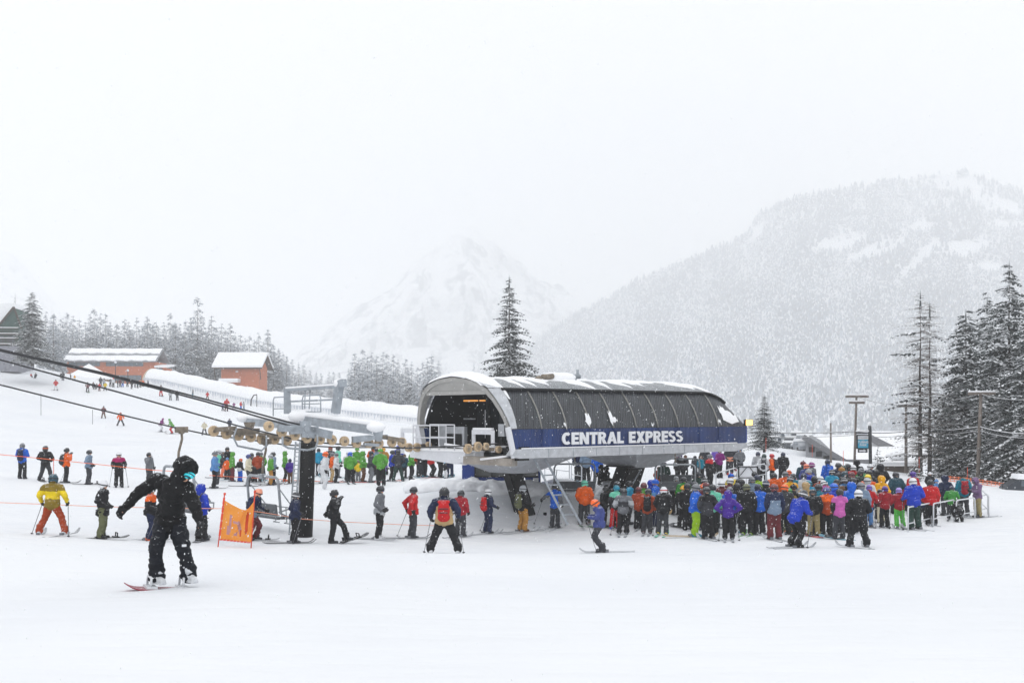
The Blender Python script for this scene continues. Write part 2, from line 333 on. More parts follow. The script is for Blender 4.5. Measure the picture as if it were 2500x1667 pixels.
def mountain(name, tbl, d0, d1, vbase, amp, seed, rock, u0, u1, thr=.5, sharp=1.):
    us = np.linspace(u0, u1, 300); s = np.linspace(0, 1, 130); U, S = np.meshgrid(us, s)
    vs = interp(tbl, U); v = vbase + (vs - vbase) * S ** sharp; d = d0 + (d1 - d0) * S
    nzv = fbm(U / 120. + seed, S * 5 + seed, 1., 5)
    d = d + amp * nzv * S ** .5 * (1 - .6 * S); v = v - 7 * fbm(U / 40. + seed, S * 9, 1., 5) * S - 3 * np.abs(fbm(U / 14. + seed, S * 22, 1., 3)) * S
    P = np.stack([(U - CX) / FPX * d, d, CZ + (HY - v) / FPX * d], -1)
    back = P[-1].copy(); back[:, 1] += 300; back[:, 2] *= .3; P = np.concatenate([P, back[None]], 0)
    nr, nc = P.shape[:2]; i = (np.arange(nr - 1)[:, None] * nc + np.arange(nc - 1)[None]).ravel()
    m = bpy.data.materials.new(name + '_rock_and_snow'); m.use_nodes = True; n = m.node_tree; lk = n.links.new
    b = n.nodes['Principled BSDF']; b.inputs['Roughness'].default_value = .9; b.inputs['Specular IOR Level'].default_value = .1
    t = n.nodes.new('ShaderNodeTexCoord'); mp = n.nodes.new('ShaderNodeMapping'); mp.inputs['Rotation'].default_value = (0, .6, 0); mp.inputs['Scale'].default_value = (1.6, 1, .7); lk(t.outputs['Object'], mp.inputs[0])
    z1 = n.nodes.new('ShaderNodeTexNoise'); z1.inputs['Scale'].default_value = .012; z1.inputs['Detail'].default_value = 12; z1.inputs['Roughness'].default_value = .74; z1.inputs['Distortion'].default_value = .6
    lk(mp.outputs[0], z1.inputs['Vector'])
    r = n.nodes.new('ShaderNodeValToRGB'); r.color_ramp.elements[0].position = thr - .03; r.color_ramp.elements[1].position = thr + .05
    r.color_ramp.elements[0].color = (.86, .87, .89, 1); r.color_ramp.elements[1].color = (*rock, 1)
    lk(z1.outputs['Fac'], r.inputs['Fac']); lk(r.outputs[0], b.inputs['Base Color'])
    o = link_mesh(name, np_mesh(name, P.reshape(-1, 3), np.stack([i, i + 1, i + nc + 1, i + nc], 1), smooth=True), None, [m]); tag(o, kind='structure')
PEAK = sky_tbl([(560, 900), (640, 850), (700, 800), (760, 745), (830, 700), (900, 655), (950, 610), (985, 575), (1020, 560), (1050, 538), (1085, 518), (1110, 535), (1135, 552), (1170, 590), (1210, 615), (1240, 640), (1290, 660), (1330, 690), (1400, 740), (1500, 800), (1600, 850)])
mountain('mountain_peak', PEAK, 2750, 3400, 1010, 200, 1.7, (.08, .1, .135), 560 * DS, 1600 * DS, .53)
SPUR = sky_tbl([(-500, 480), (-200, 540), (0, 575), (40, 600), (80, 640), (130, 700), (180, 760), (230, 800)])
mountain('mountain_spur', SPUR, 2000, 2600, 1000, 90, 2.9, (.2, .23, .27), -500, 230 * DS, .56)

# ------------------------------------------------------------------ haze: falling-snow air round the whole place
HAZE_DENSITY = .00068
def haze():
    s = MB(); s.box((0, 2150, 340), (7600, 4520, 752)); m = bpy.data.materials.new('haze'); m.use_nodes = True; n = m.node_tree
    n.nodes.remove(n.nodes['Principled BSDF']); v = n.nodes.new('ShaderNodeVolumePrincipled')
    v.inputs['Color'].default_value = (.987, .994, 1, 1); v.inputs['Density'].default_value = HAZE_DENSITY; v.inputs['Anisotropy'].default_value = 0.
    n.links.new(v.outputs[0], n.nodes['Material Output'].inputs['Volume'])
    o = s.build('haze', m); tag(o, 'pale snowy mist filling the valley', kind='stuff')
haze()

# ------------------------------------------------------------------ conifers
BARK = mat('bark', (.06, .05, .045), .9, var=.35, scale=3, bump=.4, bscale=8, dust=.3)
NEEDLE = mat('fir_needles', (.055, .068, .066), .85, var=.4, scale=.6)
NEEDLEF = mat('fir_needles_rimed', (.085, .1, .1), .85, var=.4, scale=.6)
NEEDLEG = mat('fir_needles_frost_haze', (.32, .36, .41), .85, var=.35, scale=.6)  # frosted needles, paled further to carry distance haze in their colour
TWIG = mat('bare_twigs', (.15, .128, .115), .9, var=.3, scale=2)
TSNOW = mat('branch_snow', (.85, .87, .9), .85, var=.02, scale=2)

def conifer_mesh(seed, H, R, levels, per, clusters, snow, csize=.5, droop=.45, z0=.06, taper=.85, dead=0., ragged=.25, tipfrac=.0):
    """crown of whorled drooping branches; each branch carries leaf-sized needle sprays and, on some, a pad of snow on top"""
    r = np.random.default_rng(seed); V = []; MI = []
    for lv in range(levels):
        f = (lv + r.uniform(-.3, .3)) / levels; f = min(max(f, 0), .995); z = H * (z0 + (1 - z0) * f)
        Lb = R * (1 - f) ** taper + .12; k = max(3, int(per * (.55 + .6 * (1 - f))))
        for j in range(k):
            z = H * (z0 + (1 - z0) * f) + r.normal(0, .7) * H / levels; a = 2 * PI * (j + r.uniform(-.35, .35)) / k + lv * 2.4; L = Lb * r.uniform(1 - ragged * 1.6, 1 + ragged * .5)
            bare = r.random() < dead
            d = np.array([math.cos(a), math.sin(a)]); nrm = np.array([-d[1], d[0]])
            c = max(2, int(clusters * (L / R) ** .6 + .5)); dr = droop * r.uniform(.6, 1.3)
            # the branch itself
            ts = np.linspace(.05, 1, c + 1)
            rise = r.normal(.17, .16) * L
            def P(t): return np.array([d[0] * L * t, d[1] * L * t, z + rise * t - dr * L * t * t])
            if dead or csize > .3:
                p0, p1 = P(.0), P(.92); tw = .025 * (1 + L / 3)
                V.append([p0 + [nrm[0] * tw, nrm[1] * tw, 0], p1, p0 + [-nrm[0] * tw, -nrm[1] * tw, .0], p0 + [0, 0, -tw]]); MI.append(2)
            if bare:
                for t in ts[1:]:
                    p = P(t)
                    for sgn in (-1, 1):
                        q = p + np.array([d[0] * .3 + sgn * nrm[0] * .45, d[1] * .3 + sgn * nrm[1] * .45, r.uniform(-.3, .05)]) * csize * 1.1 * (1.1 - t * .5)
                        V.append([p, p + [0, 0, .03], q, q + [0, 0, -.012]]); MI.append(2)
                        if r.random() < snow * .35: V.append([p + [0, 0, .04], p + [.05, .03, .05], q + [0.03, 0, .04], q + [0, 0, .03]]); MI.append(1)
                continue
            for t in ts[1:]:
                p = P(t); wid = csize * (1.15 - .55 * t) * r.uniform(.7, 1.25) * min(1., .4 + L / R)
                for sgn in (-1, 1):
                    out = d * (.45 + .35 * r.random()) + sgn * nrm * (.75 + .3 * r.random()); out = out / np.linalg.norm(out)
                    sag = r.uniform(.25, .75)
                    tip = p + np.array([out[0], out[1], -sag]) * wid * 1.25
                    side = np.array([-out[1], out[0], 0]) * wid * .3
                    mid = (p + tip) / 2 + np.array([0, 0, .08 * wid])
                    V.append([p, mid + side, tip, mid - side]); MI.append(0)
                    if r.random() < .5:                         # hanging secondary spray
                        t2 = p + np.array([out[0] * .4, out[1] * .4, -1.05]) * wid * .8
                        m2 = (p + t2) / 2; s2 = np.array([d[0], d[1], 0]) * wid * .26
                        V.append([p, m2 + s2, t2, m2 - s2]); MI.append(0)
                    if r.random() < snow:
                        g = r.uniform(.75, 1.12); lift = np.array([0, 0, .05 * csize + .03])
                        V.append([p + lift, mid + side * g + lift, p + (tip - p) * g * .93 + lift, mid - side * g + lift]); MI.append(1)
                        V.append([p + lift * .1, mid + side * g + lift * .3, mid + side * g + lift * 1.05, p + lift * 1.05]); MI.append(1)
    # leader
    for k in range(4):
        a = k * PI / 2; V.append([(0, 0, H * 1.02), (.05 * math.cos(a), .05 * math.sin(a), H * .96), (.09 * math.cos(a + .6), .09 * math.sin(a + .6), H * .9), (0, 0, H * .93)]); MI.append(0)
    V = np.array(V, dtype=np.float32); n = len(V)
    return V.reshape(-1, 3), np.arange(n * 4).reshape(n, 4), MI

def trunk_mesh(H, r0, seed):
    r = np.random.default_rng(seed); m = MB(); n = 9; pts = []; rr = []
    for i in range(n):
        f = i / (n - 1); pts.append((r.normal(0, .02) * H / 20, r.normal(0, .02) * H / 20, H * .93 * f - (0.4 if i == 0 else 0))); rr.append(r0 * (1 - f) ** 1.1 + .008)
    m.tube(pts, rr, 8); return m

TREE_PROTO = {}
def tree(kind, seed, loc, H, rz, label, group=None, name='fir_tree', needle=None, **kw):
    """an Empty at the foot of the tree with trunk and crown; trees of one kind and seed share their meshes"""
    key = (kind, seed)
    if key not in TREE_PROTO:
        p = dict(distant=dict(H=20, R=3.6, levels=27, per=7, clusters=4, snow=.88, csize=.85, droop=.5),
                 mid=dict(H=16, R=3.3, levels=40, per=11, clusters=9, snow=.4, csize=.42, droop=.42, ragged=.4, taper=.9),
                 near=dict(H=20, R=3.9, levels=46, per=9, clusters=12, snow=.62, csize=.48, droop=.55, ragged=.3, z0=.05, taper=.7),
                 shaggy=dict(H=17, R=2.3, levels=40, per=9, clusters=9, snow=.66, csize=.45, droop=.6, ragged=.3, z0=.08, taper=.5),
                 bare=dict(H=19, R=2.7, levels=46, per=7, clusters=8, snow=.8, csize=.42, droop=.35, ragged=.5, z0=.16, taper=.5, dead=.9),
                 sapling=dict(H=4, R=1.3, levels=12, per=6, clusters=4, snow=.6, csize=.35, droop=.25, ragged=.4, z0=.1))[kind]
        p = dict(p); V, F, MI = conifer_mesh(seed * 31 + 5, **p)
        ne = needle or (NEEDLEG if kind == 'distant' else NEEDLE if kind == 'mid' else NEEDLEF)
        me = np_mesh('crown', V, F, MI)
        for m_ in (ne, TSNOW, TWIG): me.materials.append(m_)
        tm = trunk_mesh(p['H'], p['H'] * (.006 if kind == 'distant' else .0065 if kind == 'bare' else .011) + .04, seed); bmesh.ops.recalc_face_normals(tm.bm, faces=tm.bm.faces)
        tme = bpy.data.meshes.new('trunk'); tm.bm.to_mesh(tme); tm.bm.free(); tme.materials.append(BARK)
        TREE_PROTO[key] = (me, tme, p['H'])
    me, tme, H0 = TREE_PROTO[key]
    root = empty(name, loc, rz); s = H / H0; wx = kw.get('wide', 1.); root.scale = (s * wx, s * wx, s)
    link_mesh('trunk', tme, root); link_mesh('crown', me, root); tag(root, label, 'tree', group); return root

def tree_uv(kind, seed, u, vtop, vbase, d, label, group=None, name='fir_tree', wide=1., needle=None):
    """tree whose top shows at pixel (u, vtop) at depth d, standing on the snow there (vbase None) or at a given pixel row"""
    x = (u - CX) / FPX * d; z0 = ground(x, d) if vbase is None else CZ + (HY - vbase) / FPX * d
    zt = CZ + (HY - vtop) / FPX * d; H = max(1.5, zt - z0)
    return tree(kind, seed, (x, d, z0 - .1), H, random.uniform(0, 6.28), label, group, name, needle, wide=wide)

def treeline():
    K = 2500 / 2352.
    # tops read off the photograph (x, y in zoom 1 pixels of the left treeline)
    Z1 = [(375, 200), (440, 225), (410, 300), (550, 210), (500, 250), (600, 235), (650, 260), (700, 290), (770, 175), (740, 220), (820, 215), (865, 210), (905, 290), (960, 300), (1020, 262), (1055, 285), (1085, 340), (1120, 252), (1165, 320), (1210, 238), (1260, 290), (1300, 330), (1345, 290), (1395, 212), (1430, 290), (1470, 300), (1515, 350), (1560, 260), (1620, 82), (1665, 270), (1735, 235), (1775, 320), (1815, 300), (1850, 350), (1890, 295), (1925, 390), (1970, 385), (2010, 420), (2045, 400), (2085, 430), (2122, 372), (2160, 440), (2197, 350), (2240, 470), (2280, 500), (2320, 530), (2350, 560)]
    Z2 = [(20, 290), (100, 560), (165, 540), (265, 640), (330, 650), (415, 700), (480, 730), (560, 790), (640, 820), (700, 830), (800, 815), (860, 820), (930, 820), (1050, 780), (1130, 570), (1180, 640), (1232, 530), (1290, 600), (1340, 570), (1410, 600), (1490, 570), (1540, 590), (1620, 590), (1680, 660), (1780, 640), (1855, 690), (1930, 760), (2000, 690), (2060, 640), (2110, 600), (2195, 680)]
    i = 0
    for x, y in Z1:
        u, v = x / 3.357, 700 + y / 3.357; d = random.uniform(305, 345)
        lab = ('snow-laden fir in the row behind the long orange lodge' if u < 400 else 'snow-laden fir between the long lodge and the small orange shed' if u < 520 else 'snow-laden fir beyond the small orange shed') 
        grp = 'firs behind the lodge' if u < 400 else 'firs between lodge and shed' if u < 520 else 'firs beyond the shed'
        if (x, y) == (1620, 82): lab, grp = 'tallest fir of the wood, rising high just left of the shed', None
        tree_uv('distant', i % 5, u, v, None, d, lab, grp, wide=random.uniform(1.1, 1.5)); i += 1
    for x, y in Z2:
        u, v = 650 + x / 5.227, 750 + y / 5.227; big = x > 1090; d = random.uniform(235, 265) if big else random.uniform(300, 380)
        lab = 'snow-laden fir in the clump just left of the lift station roof' if big else 'small misty fir sloping down towards the valley right of the shed'
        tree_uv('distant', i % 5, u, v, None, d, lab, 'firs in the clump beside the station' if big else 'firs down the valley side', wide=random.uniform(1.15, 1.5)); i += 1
    # a second rank between and in front of those
    for k in range(46):
        u = 130 + k * 11.6 + random.uniform(-4, 4); top = np.interp(u, [100, 300, 480, 600, 700], [805, 800, 790, 850, 890]) + random.uniform(-12, 22)
        grp = 'firs behind the lodge' if u < 400 else 'firs between lodge and shed' if u < 520 else 'firs beyond the shed'
        lab = ('snow-laden fir in the row behind the long orange lodge' if u < 400 else 'snow-laden fir between the long lodge and the small orange shed' if u < 520 else 'snow-laden fir beyond the small orange shed')
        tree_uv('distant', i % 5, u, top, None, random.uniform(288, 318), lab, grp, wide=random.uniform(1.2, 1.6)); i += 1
    for k in range(17):
        u = 860 + k * 13 + random.uniform(-5, 5); tree_uv('distant', i % 5, u, 915 + random.uniform(-16, 16), None, random.uniform(215, 240), 'snow-laden fir in the clump just left of the lift station roof', 'firs in the clump beside the station', wide=random.uniform(1.2, 1.6)); i += 1
    # trees with a face of their own
    tree_uv('near', 21, 78, 712, 888, 178, 'tall dark fir with its foot showing beside the green balconied building', wide=1.7)
    tree_uv('distant', 3, 130, 765, 905, 255, 'snowy fir standing between the dark tall fir and the lodge', wide=1.4)
    tree_uv('bare', 22, 37, 718, 830, 270, 'thin bare fir top showing behind the green building roof', wide=.6)
    tree_uv('mid', 9, 1243, 674, 1010, 120, 'large lone dark spruce rising behind the lift station roof', name='spruce_tree', wide=1.35)
    tree_uv('distant', 2, 1157, 885, 960, 230, 'small faint fir just left of the lone dark spruce', wide=1.1)
    tree_uv('distant', 4, 1096, 905, 960, 260, 'tiny faint fir showing above the station hood', wide=.9)
    tree_uv('mid', 12, 1866, 962, 1098, 88, 'medium snowy fir standing right of the station lamp', wide=1.9)
    tree_uv('bare', 31, 2247, 712, 1178, 74, 'tall half-bare fir with brown twigs, left of the pair', wide=1.5)
    tree_uv('bare', 32, 2270, 738, 1178, 76, 'tall half-bare fir with brown twigs, right of the pair', wide=1.5)
    tree_uv('shaggy', 33, 2358, 757, 1185, 76, 'narrow snowy fir beside the half-bare pair of firs', wide=1.4)
    tree_uv('shaggy', 34, 2410, 722, 1188, 84, 'slim dark fir partly hidden behind the tallest fir', wide=1.25)
    tree_uv('near', 35, 2464, 640, 1195, 72, 'tallest fir in the right-hand stand with drooping snowy boughs', wide=1.3)
    tree_uv('near', 36, 2530, 700, 1200, 68, 'dark broad fir standing last at the right edge of the stand', wide=1.3)
    tree_uv('shaggy', 37, 2320, 930, 1186, 79, 'lower shaggy fir filling the gap below the half-bare pair', wide=1.9)
    tree_uv('shaggy', 38, 2385, 905, 1188, 80, 'lower dark fir behind the right utility pole', wide=1.7)
    tree_uv('shaggy', 39, 2440, 960, 1192, 70, 'low dark fir at the foot of the tallest fir', wide=1.9)
    tree_uv('sapling', 41, 2143, 1090, 1170, 66, 'young snowy fir sapling just right of the blue sign', wide=.95)
    tree_uv('sapling', 42, 2236, 1140, 1176, 66, 'tiny snow-buried fir by the foot of the pole', wide=1.2)
treeline()
# ------------------------------------------------------------------ lodge, shed, green building, tunnel on the left slope
ORANGE_WALL = mat('orange_siding', '#b86a48', .8, var=.1, scale=1.5)
WIN = mat('window_glass', '#5b666f', .15, 0, var=.3, scale=2, spec=.6)
GREEN_WALL = mat('green_siding', '#3c5650', .8, var=.12, scale=1.5)
CONCRETE = mat('concrete_wall', '#868790', .9, var=.1, scale=.8)
ROOFMET = mat('roof_metal', '#8d9096', .6, var=.1, scale=2)
DWOOD = mat('dark_wood', '#4a4038', .8, var=.2, scale=2)
def px_frame(u0, v0, d, yaw=0):
    """origin and axes for a building whose ground corner shows at (u0, v0) at depth d; x runs right along its front"""
    o = pt(u0, v0, d); ax = Vector((math.cos(yaw), math.sin(yaw), 0)); return o, ax, Vector((-ax.y, ax.x, 0))
def roof_snow(m, poly, ax, ay, o, depth): m.prism(poly, ax, ay, o, depth)

def lodge():
    d = 262.; o, ax, ay = px_frame(163, 934, d, .06); k = d / FPX; Z = Vector((0, 0, 1))
    R = empty('ski_lodge', o); R.rotation_euler = (0, 0, .06)
    Wd = 212 * k; Dp = 11.; H = 52 * k
    m = MB(); m.box((Wd / 2, Dp / 2, H / 2 - 1), (Wd, Dp, H + 2)); m.box((Wd + 1.2, 2.8, H / 2 - 1.6), (2.7, 5.2, H + .2)); m.build('wall', ORANGE_WALL, R)
    # roof with a broken snow blanket
    rf = MB(); ro = [(-.9, H - .15), (-.9, H + .1), (Dp / 2, H + 3.1), (Dp + .9, H + .1), (Dp + .9, H - .15), (Dp / 2, H + 2.75)]
    rf.prism([(a, b) for a, b in ro], (0, 1, 0), (0, 0, 1), (-.7, 0, 0), (Wd + 1.2, 0, 0)); rfo = rf.build('roof', ROOFMET, R)
    s = MB()
    def band(y0, y1, x0, x1, th):
        n = 26; top = []; bot = []
        f = lambda y: H + .14 + 3.0 * (y + .9) / (Dp / 2 + .9)
        for i in range(n + 1):
            x = x0 + (x1 - x0) * i / n; j0 = .22 * math.sin(i * 1.7) + .15 * math.sin(i * 3.1); j1 = .12 * math.sin(i * 1.3 + 1)
            bot.append((x, y0 + j0)); top.append((x, y1 + j1))
        for i in range(n):
            a, b = bot[i], bot[i + 1]; c, e = top[i + 1], top[i]
            P = [Vector((p[0], p[1], f(p[1]))) for p in (a, b, c, e)]; Q = [p + Vector((0, -.05, th)) for p in P]
            bm = s.bm; vs = [bm.verts.new(p) for p in P + Q]
            for ix in ((4, 5, 6, 7), (0, 1, 5, 4), (3, 2, 6, 7)): bm.faces.new([vs[q] for q in ix])
    band(-.95, 1.5, -.6, Wd + .4, .2); band(2.9, Dp / 2, -.6, Wd + .4, .2)
    s.build('roof_snow', SNOWCAP, rfo)
    a2 = MB(); a2.prism([(-.4, -.1), (-.4, .35), (5.6, .9), (5.6, .4)], (0, 1, 0), (0, 0, 1), (Wd - .1, 0, H - 1.3), (3.2, 0, 0)); a2.build('annex_roof_snow', SNOWCAP, R)
    for x0, w_ in ((.5, 7.), (8.9, 8.4)):
        wd = MB(); wd.box((x0 + w_ / 2, -.02, H - .62), (w_, .12, .95)); f = wd.build('window', WIN, R)
        fr = MB(); n = 8
        for i in range(n + 1): fr.box((x0 + w_ * i / n, -.1, H - .62), (.07, .06, .95))
        fr.build('window_frame', DWOOD, f)
    wd = MB(); wd.box((Wd - 6.5, -.02, 1.1), (6.8, .12, 1.3)); f = wd.build('window', WIN, R); fr = MB()
    for i in range(8): fr.box((Wd - 9.9 + i * .97, -.1, 1.1), (.08, .06, 1.3))
    fr.build('window_frame', DWOOD, f)
    wd = MB(); wd.box((Wd + 1.0, -.06, H - 1.9), (1.4, .1, .8)); wd.build('window', WIN, R)
    tag(R, 'long orange-walled lodge with a broken snow blanket on its roof', 'building')
    for px_, h_ in ((282, 5.0), (312, 3.2)):
        p = pt(px_, 942, 250); L_ = empty('lamp_post', p); m = MB(); m.tube([(0, 0, -.5), (0, 0, h_)], .09, 6); m.build('post', DARK, L_)
        m = MB(); m.ball((0, 0, h_ + .2), .28); m.build('globe', WHITEP, L_)
        tag(L_, 'tall globe lamp post before the orange lodge' if h_ > 4 else 'short globe lamp post before the orange lodge', 'lamp post', 'lamp posts before the lodge')
    # snow-roofed tent
    T = empty('canopy_tent', pt(217, 934, 240)); m = MB(); n = 8; wv = [(5.1 * math.cos(2 * PI * (i + .5) / n), 4 * math.sin(2 * PI * (i + .5) / n), 1.0) for i in range(n)]
    bm = m.bm; c = bm.verts.new((0, 0, 4.0)); vs = [bm.verts.new(p) for p in wv]; lo = [bm.verts.new((p[0] * 1.02, p[1] * 1.02, .65)) for p in wv]
    for i in range(n): bm.faces.new((c, vs[i], vs[(i + 1) % n])); bm.faces.new((vs[i], lo[i], lo[(i + 1) % n], vs[(i + 1) % n]))
    bm.faces.new(lo[::-1]); m.build('roof', SNOWCAP, T)
    m = MB(); m.box((0, .4, -.35), (7.6, 5, 2.1)); m.build('side_panel', mat('tan_canvas', '#a8835c', .9, var=.12), T)
    for sx in (-1, 1):
        for sy in (-1, 1): m = MB(); m.tube([(4.4 * sx, 3. * sy, -1.8), (4.4 * sx, 3. * sy, .8)], .08, 6); m.build('pole', DARK, T)
    tag(T, 'low pyramid tent roofed in snow before the orange lodge', 'tent')
lodge()

def shed():
    d = 250.; k = d / FPX; o = pt(540, 950, d); R = empty('shed_building', o, -.05)
    m = MB(); Wd = 93 * k; Dp = 7; H = 53 * k; m.prism([(0, -2), (Dp, -2), (Dp, H), (Dp / 2, H + 2.6), (0, H)], (0, 1, 0), (0, 0, 1), (0, 0, 0), (Wd, 0, 0)); m.build('wall', ORANGE_WALL, R)
    f = MB(); f.prism([(-1.2, H - .35), (-1.2, H - .05), (Dp / 2, H + 3.0), (Dp + 1.2, H - .05), (Dp + 1.2, H - .35), (Dp / 2, H + 2.62)], (0, 1, 0), (0, 0, 1), (-1.6, 0, 0), (Wd + 2.6, 0, 0)); rf = f.build('roof', DWOOD, R)
    s = MB(); s.prism([(-1.3, H - .03), (-1.35, H + .4), (Dp / 2, H + 3.55), (Dp + 1.3, H + .4), (Dp + 1.3, H - .03), (Dp / 2, H + 3.02)], (0, 1, 0), (0, 0, 1), (-1.7, 0, 0), (Wd + 2.8, 0, 0)); s.build('roof_snow', SNOWCAP, rf)
    p = MB(); p.box((2.2, -1.1, 1.6), (4.2, 2.2, .25)); p.box((2.2, -1.1, 2.0), (4.3, 2.3, .6), None, .12); p.build('porch_roof', SNOWCAP, R)
    for x in (-1.2, Wd + .5):
        b = MB(); b.bar((x, -.4, H - 2.6), (x, -1.1, H - .3), .15, .15); b.build('roof_brace', DWOOD, R)
    b = MB(); b.box((Wd * .42, -.08, H - .9), (.5, .12, .3)); b.build('wall_lamp', WHITEP, R)
    tag(R, 'small orange shed with a thick white snow roof', 'building')
shed()

def green_building():
    d = 185.; k = d / FPX; o = pt(-40, 905, d); R = empty('balcony_building', o, .12)
    Wd = 80 * k; H = (905 - 800) * k; Dp = 9
    m = MB(); m.box((Wd / 2, Dp / 2, H * .28), (Wd, Dp, H * .6)); m.build('base_wall', CONCRETE, R)
    m = MB(); m.prism([(0, H * .58), (Wd, H * .58), (Wd, H * 1.03), (Wd * .82, H * 1.48), (Wd * .35, H * 1.03), (0, H * 1.03)], (1, 0, 0), (0, 0, 1), (0, 1.2, 0), (0, Dp - 1.2, 0)); m.build('wall', GREEN_WALL, R)
    m = MB(); m.prism([(-.5, H * 1.03), (Wd * .36, H * 1.03), (Wd * .83, H * 1.49), (Wd * .8, H * 1.6), (-.5, H * 1.6)], (1, 0, 0), (0, 0, 1), (0, 1.9, 0), (0, Dp - 1.6, 0)); m.build('roof_snow', SNOWCAP, R)
    m = MB(); m.bar((Wd * .83, .9, H * 1.5), (Wd * 1.06, .9, H * 1.0), .3, .25); m.bar((Wd * .83, .9, H * 1.5), (Wd * .36, .9, H * 1.04), .3, .25); m.build('roof_edge', DWOOD, R)
    for z in (.62, .86):
        b = MB(); b.box((Wd * .62, .55, H * z), (Wd * .8, 1.3, .14)); bo = b.build('balcony', DWOOD, R)
        q = MB()
        for i in range(18): q.box((Wd * .24 + i * Wd * .0445, -.05, H * z + .5), (.05, .05, .9))
        q.box((Wd * .62, -.05, H * z + .95), (Wd * .8, .07, .09)); q.build('railing', DWOOD, bo)
        s = MB(); s.box((Wd * .62, -.06, H * z + 1.05), (Wd * .8, .16, .11), None, .03); s.box((Wd * .62, -.14, H * z + .1), (Wd * .8, .12, .1)); s.build('railing_snow', SNOWCAP, bo)
    for x in (.42, .72):
        b = MB(); b.box((Wd * x, 1.18, H * .74), (1.1, .1, 1.2)); b.build('window', WIN, R)
    tag(R, 'dark green balconied building cut by the left edge', 'building')
green_building()

def carpet_tunnel():
    """long snow-covered arched tunnel running down the slope"""
    m = MB(); path = []
    for u, v, d in ((372, 938, 232), (420, 944, 228), (480, 958, 222), (560, 976, 216), (640, 993, 211), (720, 1004, 206), (813, 1014, 202), (900, 1023, 199), (1000, 1034, 196), (1080, 1044, 193)):
        p = pt(u, v, d); path.append(p)
    P = []; n = 60
    for i in range(n):
        t = i / (n - 1) * (len(path) - 1); j = min(int(t), len(path) - 2); P.append(path[j].lerp(path[j + 1], t - j))
    rings = []; seg = 16
    for i, p in enumerate(P):
        dr = (P[min(i + 1, n - 1)] - P[max(i - 1, 0)]).normalized(); side = Vector((dr.y, -dr.x, 0)).normalized()
        r = 2.1 + .07 * math.sin(i * 1.1) + .05 * math.sin(i * 2.9)
        rings.append([m.bm.verts.new(p + side * (r * math.cos(PI * k / seg)) + Vector((0, 0, -1.2 + (1.2 if 0 < k < seg else 0) + r * 1.5 * math.sin(PI * k / seg) ** .8))) for k in range(seg + 1)])
    for i in range(n - 1):
        for k in range(seg):
            f = m.bm.faces.new((rings[i][k], rings[i][k + 1], rings[i + 1][k + 1], rings[i + 1][k])); f.smooth = True
    R = empty('carpet_tunnel', (0, 0, 0)); m.build('shell', SNOWCAP, R)
    # plastic skirt with hanging icicle fringe along its front and the arch rim at its top end
    f = MB()
    for i in range(n - 1):
        for q in range(2):
            p = P[i].lerp(P[i + 1], q / 2); pn = P[i].lerp(P[i + 1], (q + 1) / 2); h = random.uniform(.5, 1.2)
            o_ = Vector((-1.3, -1.75, 0)); f.bm.faces.new([f.bm.verts.new(x) for x in (p + o_ + Vector((0, 0, 1.3)), pn + o_ + Vector((0, 0, 1.3)), pn.lerp(p, .5) + o_ + Vector((0, -.1, 1.3 - h)))])
    f.build('fringe', mat('frosted_plastic', '#c9ced6', .5, var=.1, scale=2), R)
    a = MB(); p = P[0]; dr = (P[1] - P[0]).normalized(); side = Vector((dr.y, -dr.x, 0))
    a.tube([p + side * 2.3 * math.cos(PI * k / 14) + Vector((0, 0, -.6 + 3.6 * math.sin(PI * k / 14))) for k in range(15)], .28, 8); a.build('arch_rim', mat('beige_frame', '#b9ae9c', .7), R)
    tag(R, 'long snow-covered tube tunnel running down from the lodge', 'tunnel')
    # small black hoop frame by its lower flank
    H_ = empty('hoop_frame', pt(612, 990, 186)); a = MB(); a.tube([(0, 0, -.6), (.1, 0, 1.0), (.5, 0, 1.7), (1.0, 0, 1.8)], .1, 6); a.tube([(1.0, 0, -.4), (1.0, 0, 1.75)], .06, 6); a.build('frame', DARK, H_)
    tag(H_, 'small dark hooked frame beside the white tunnel', 'frame')
carpet_tunnel()

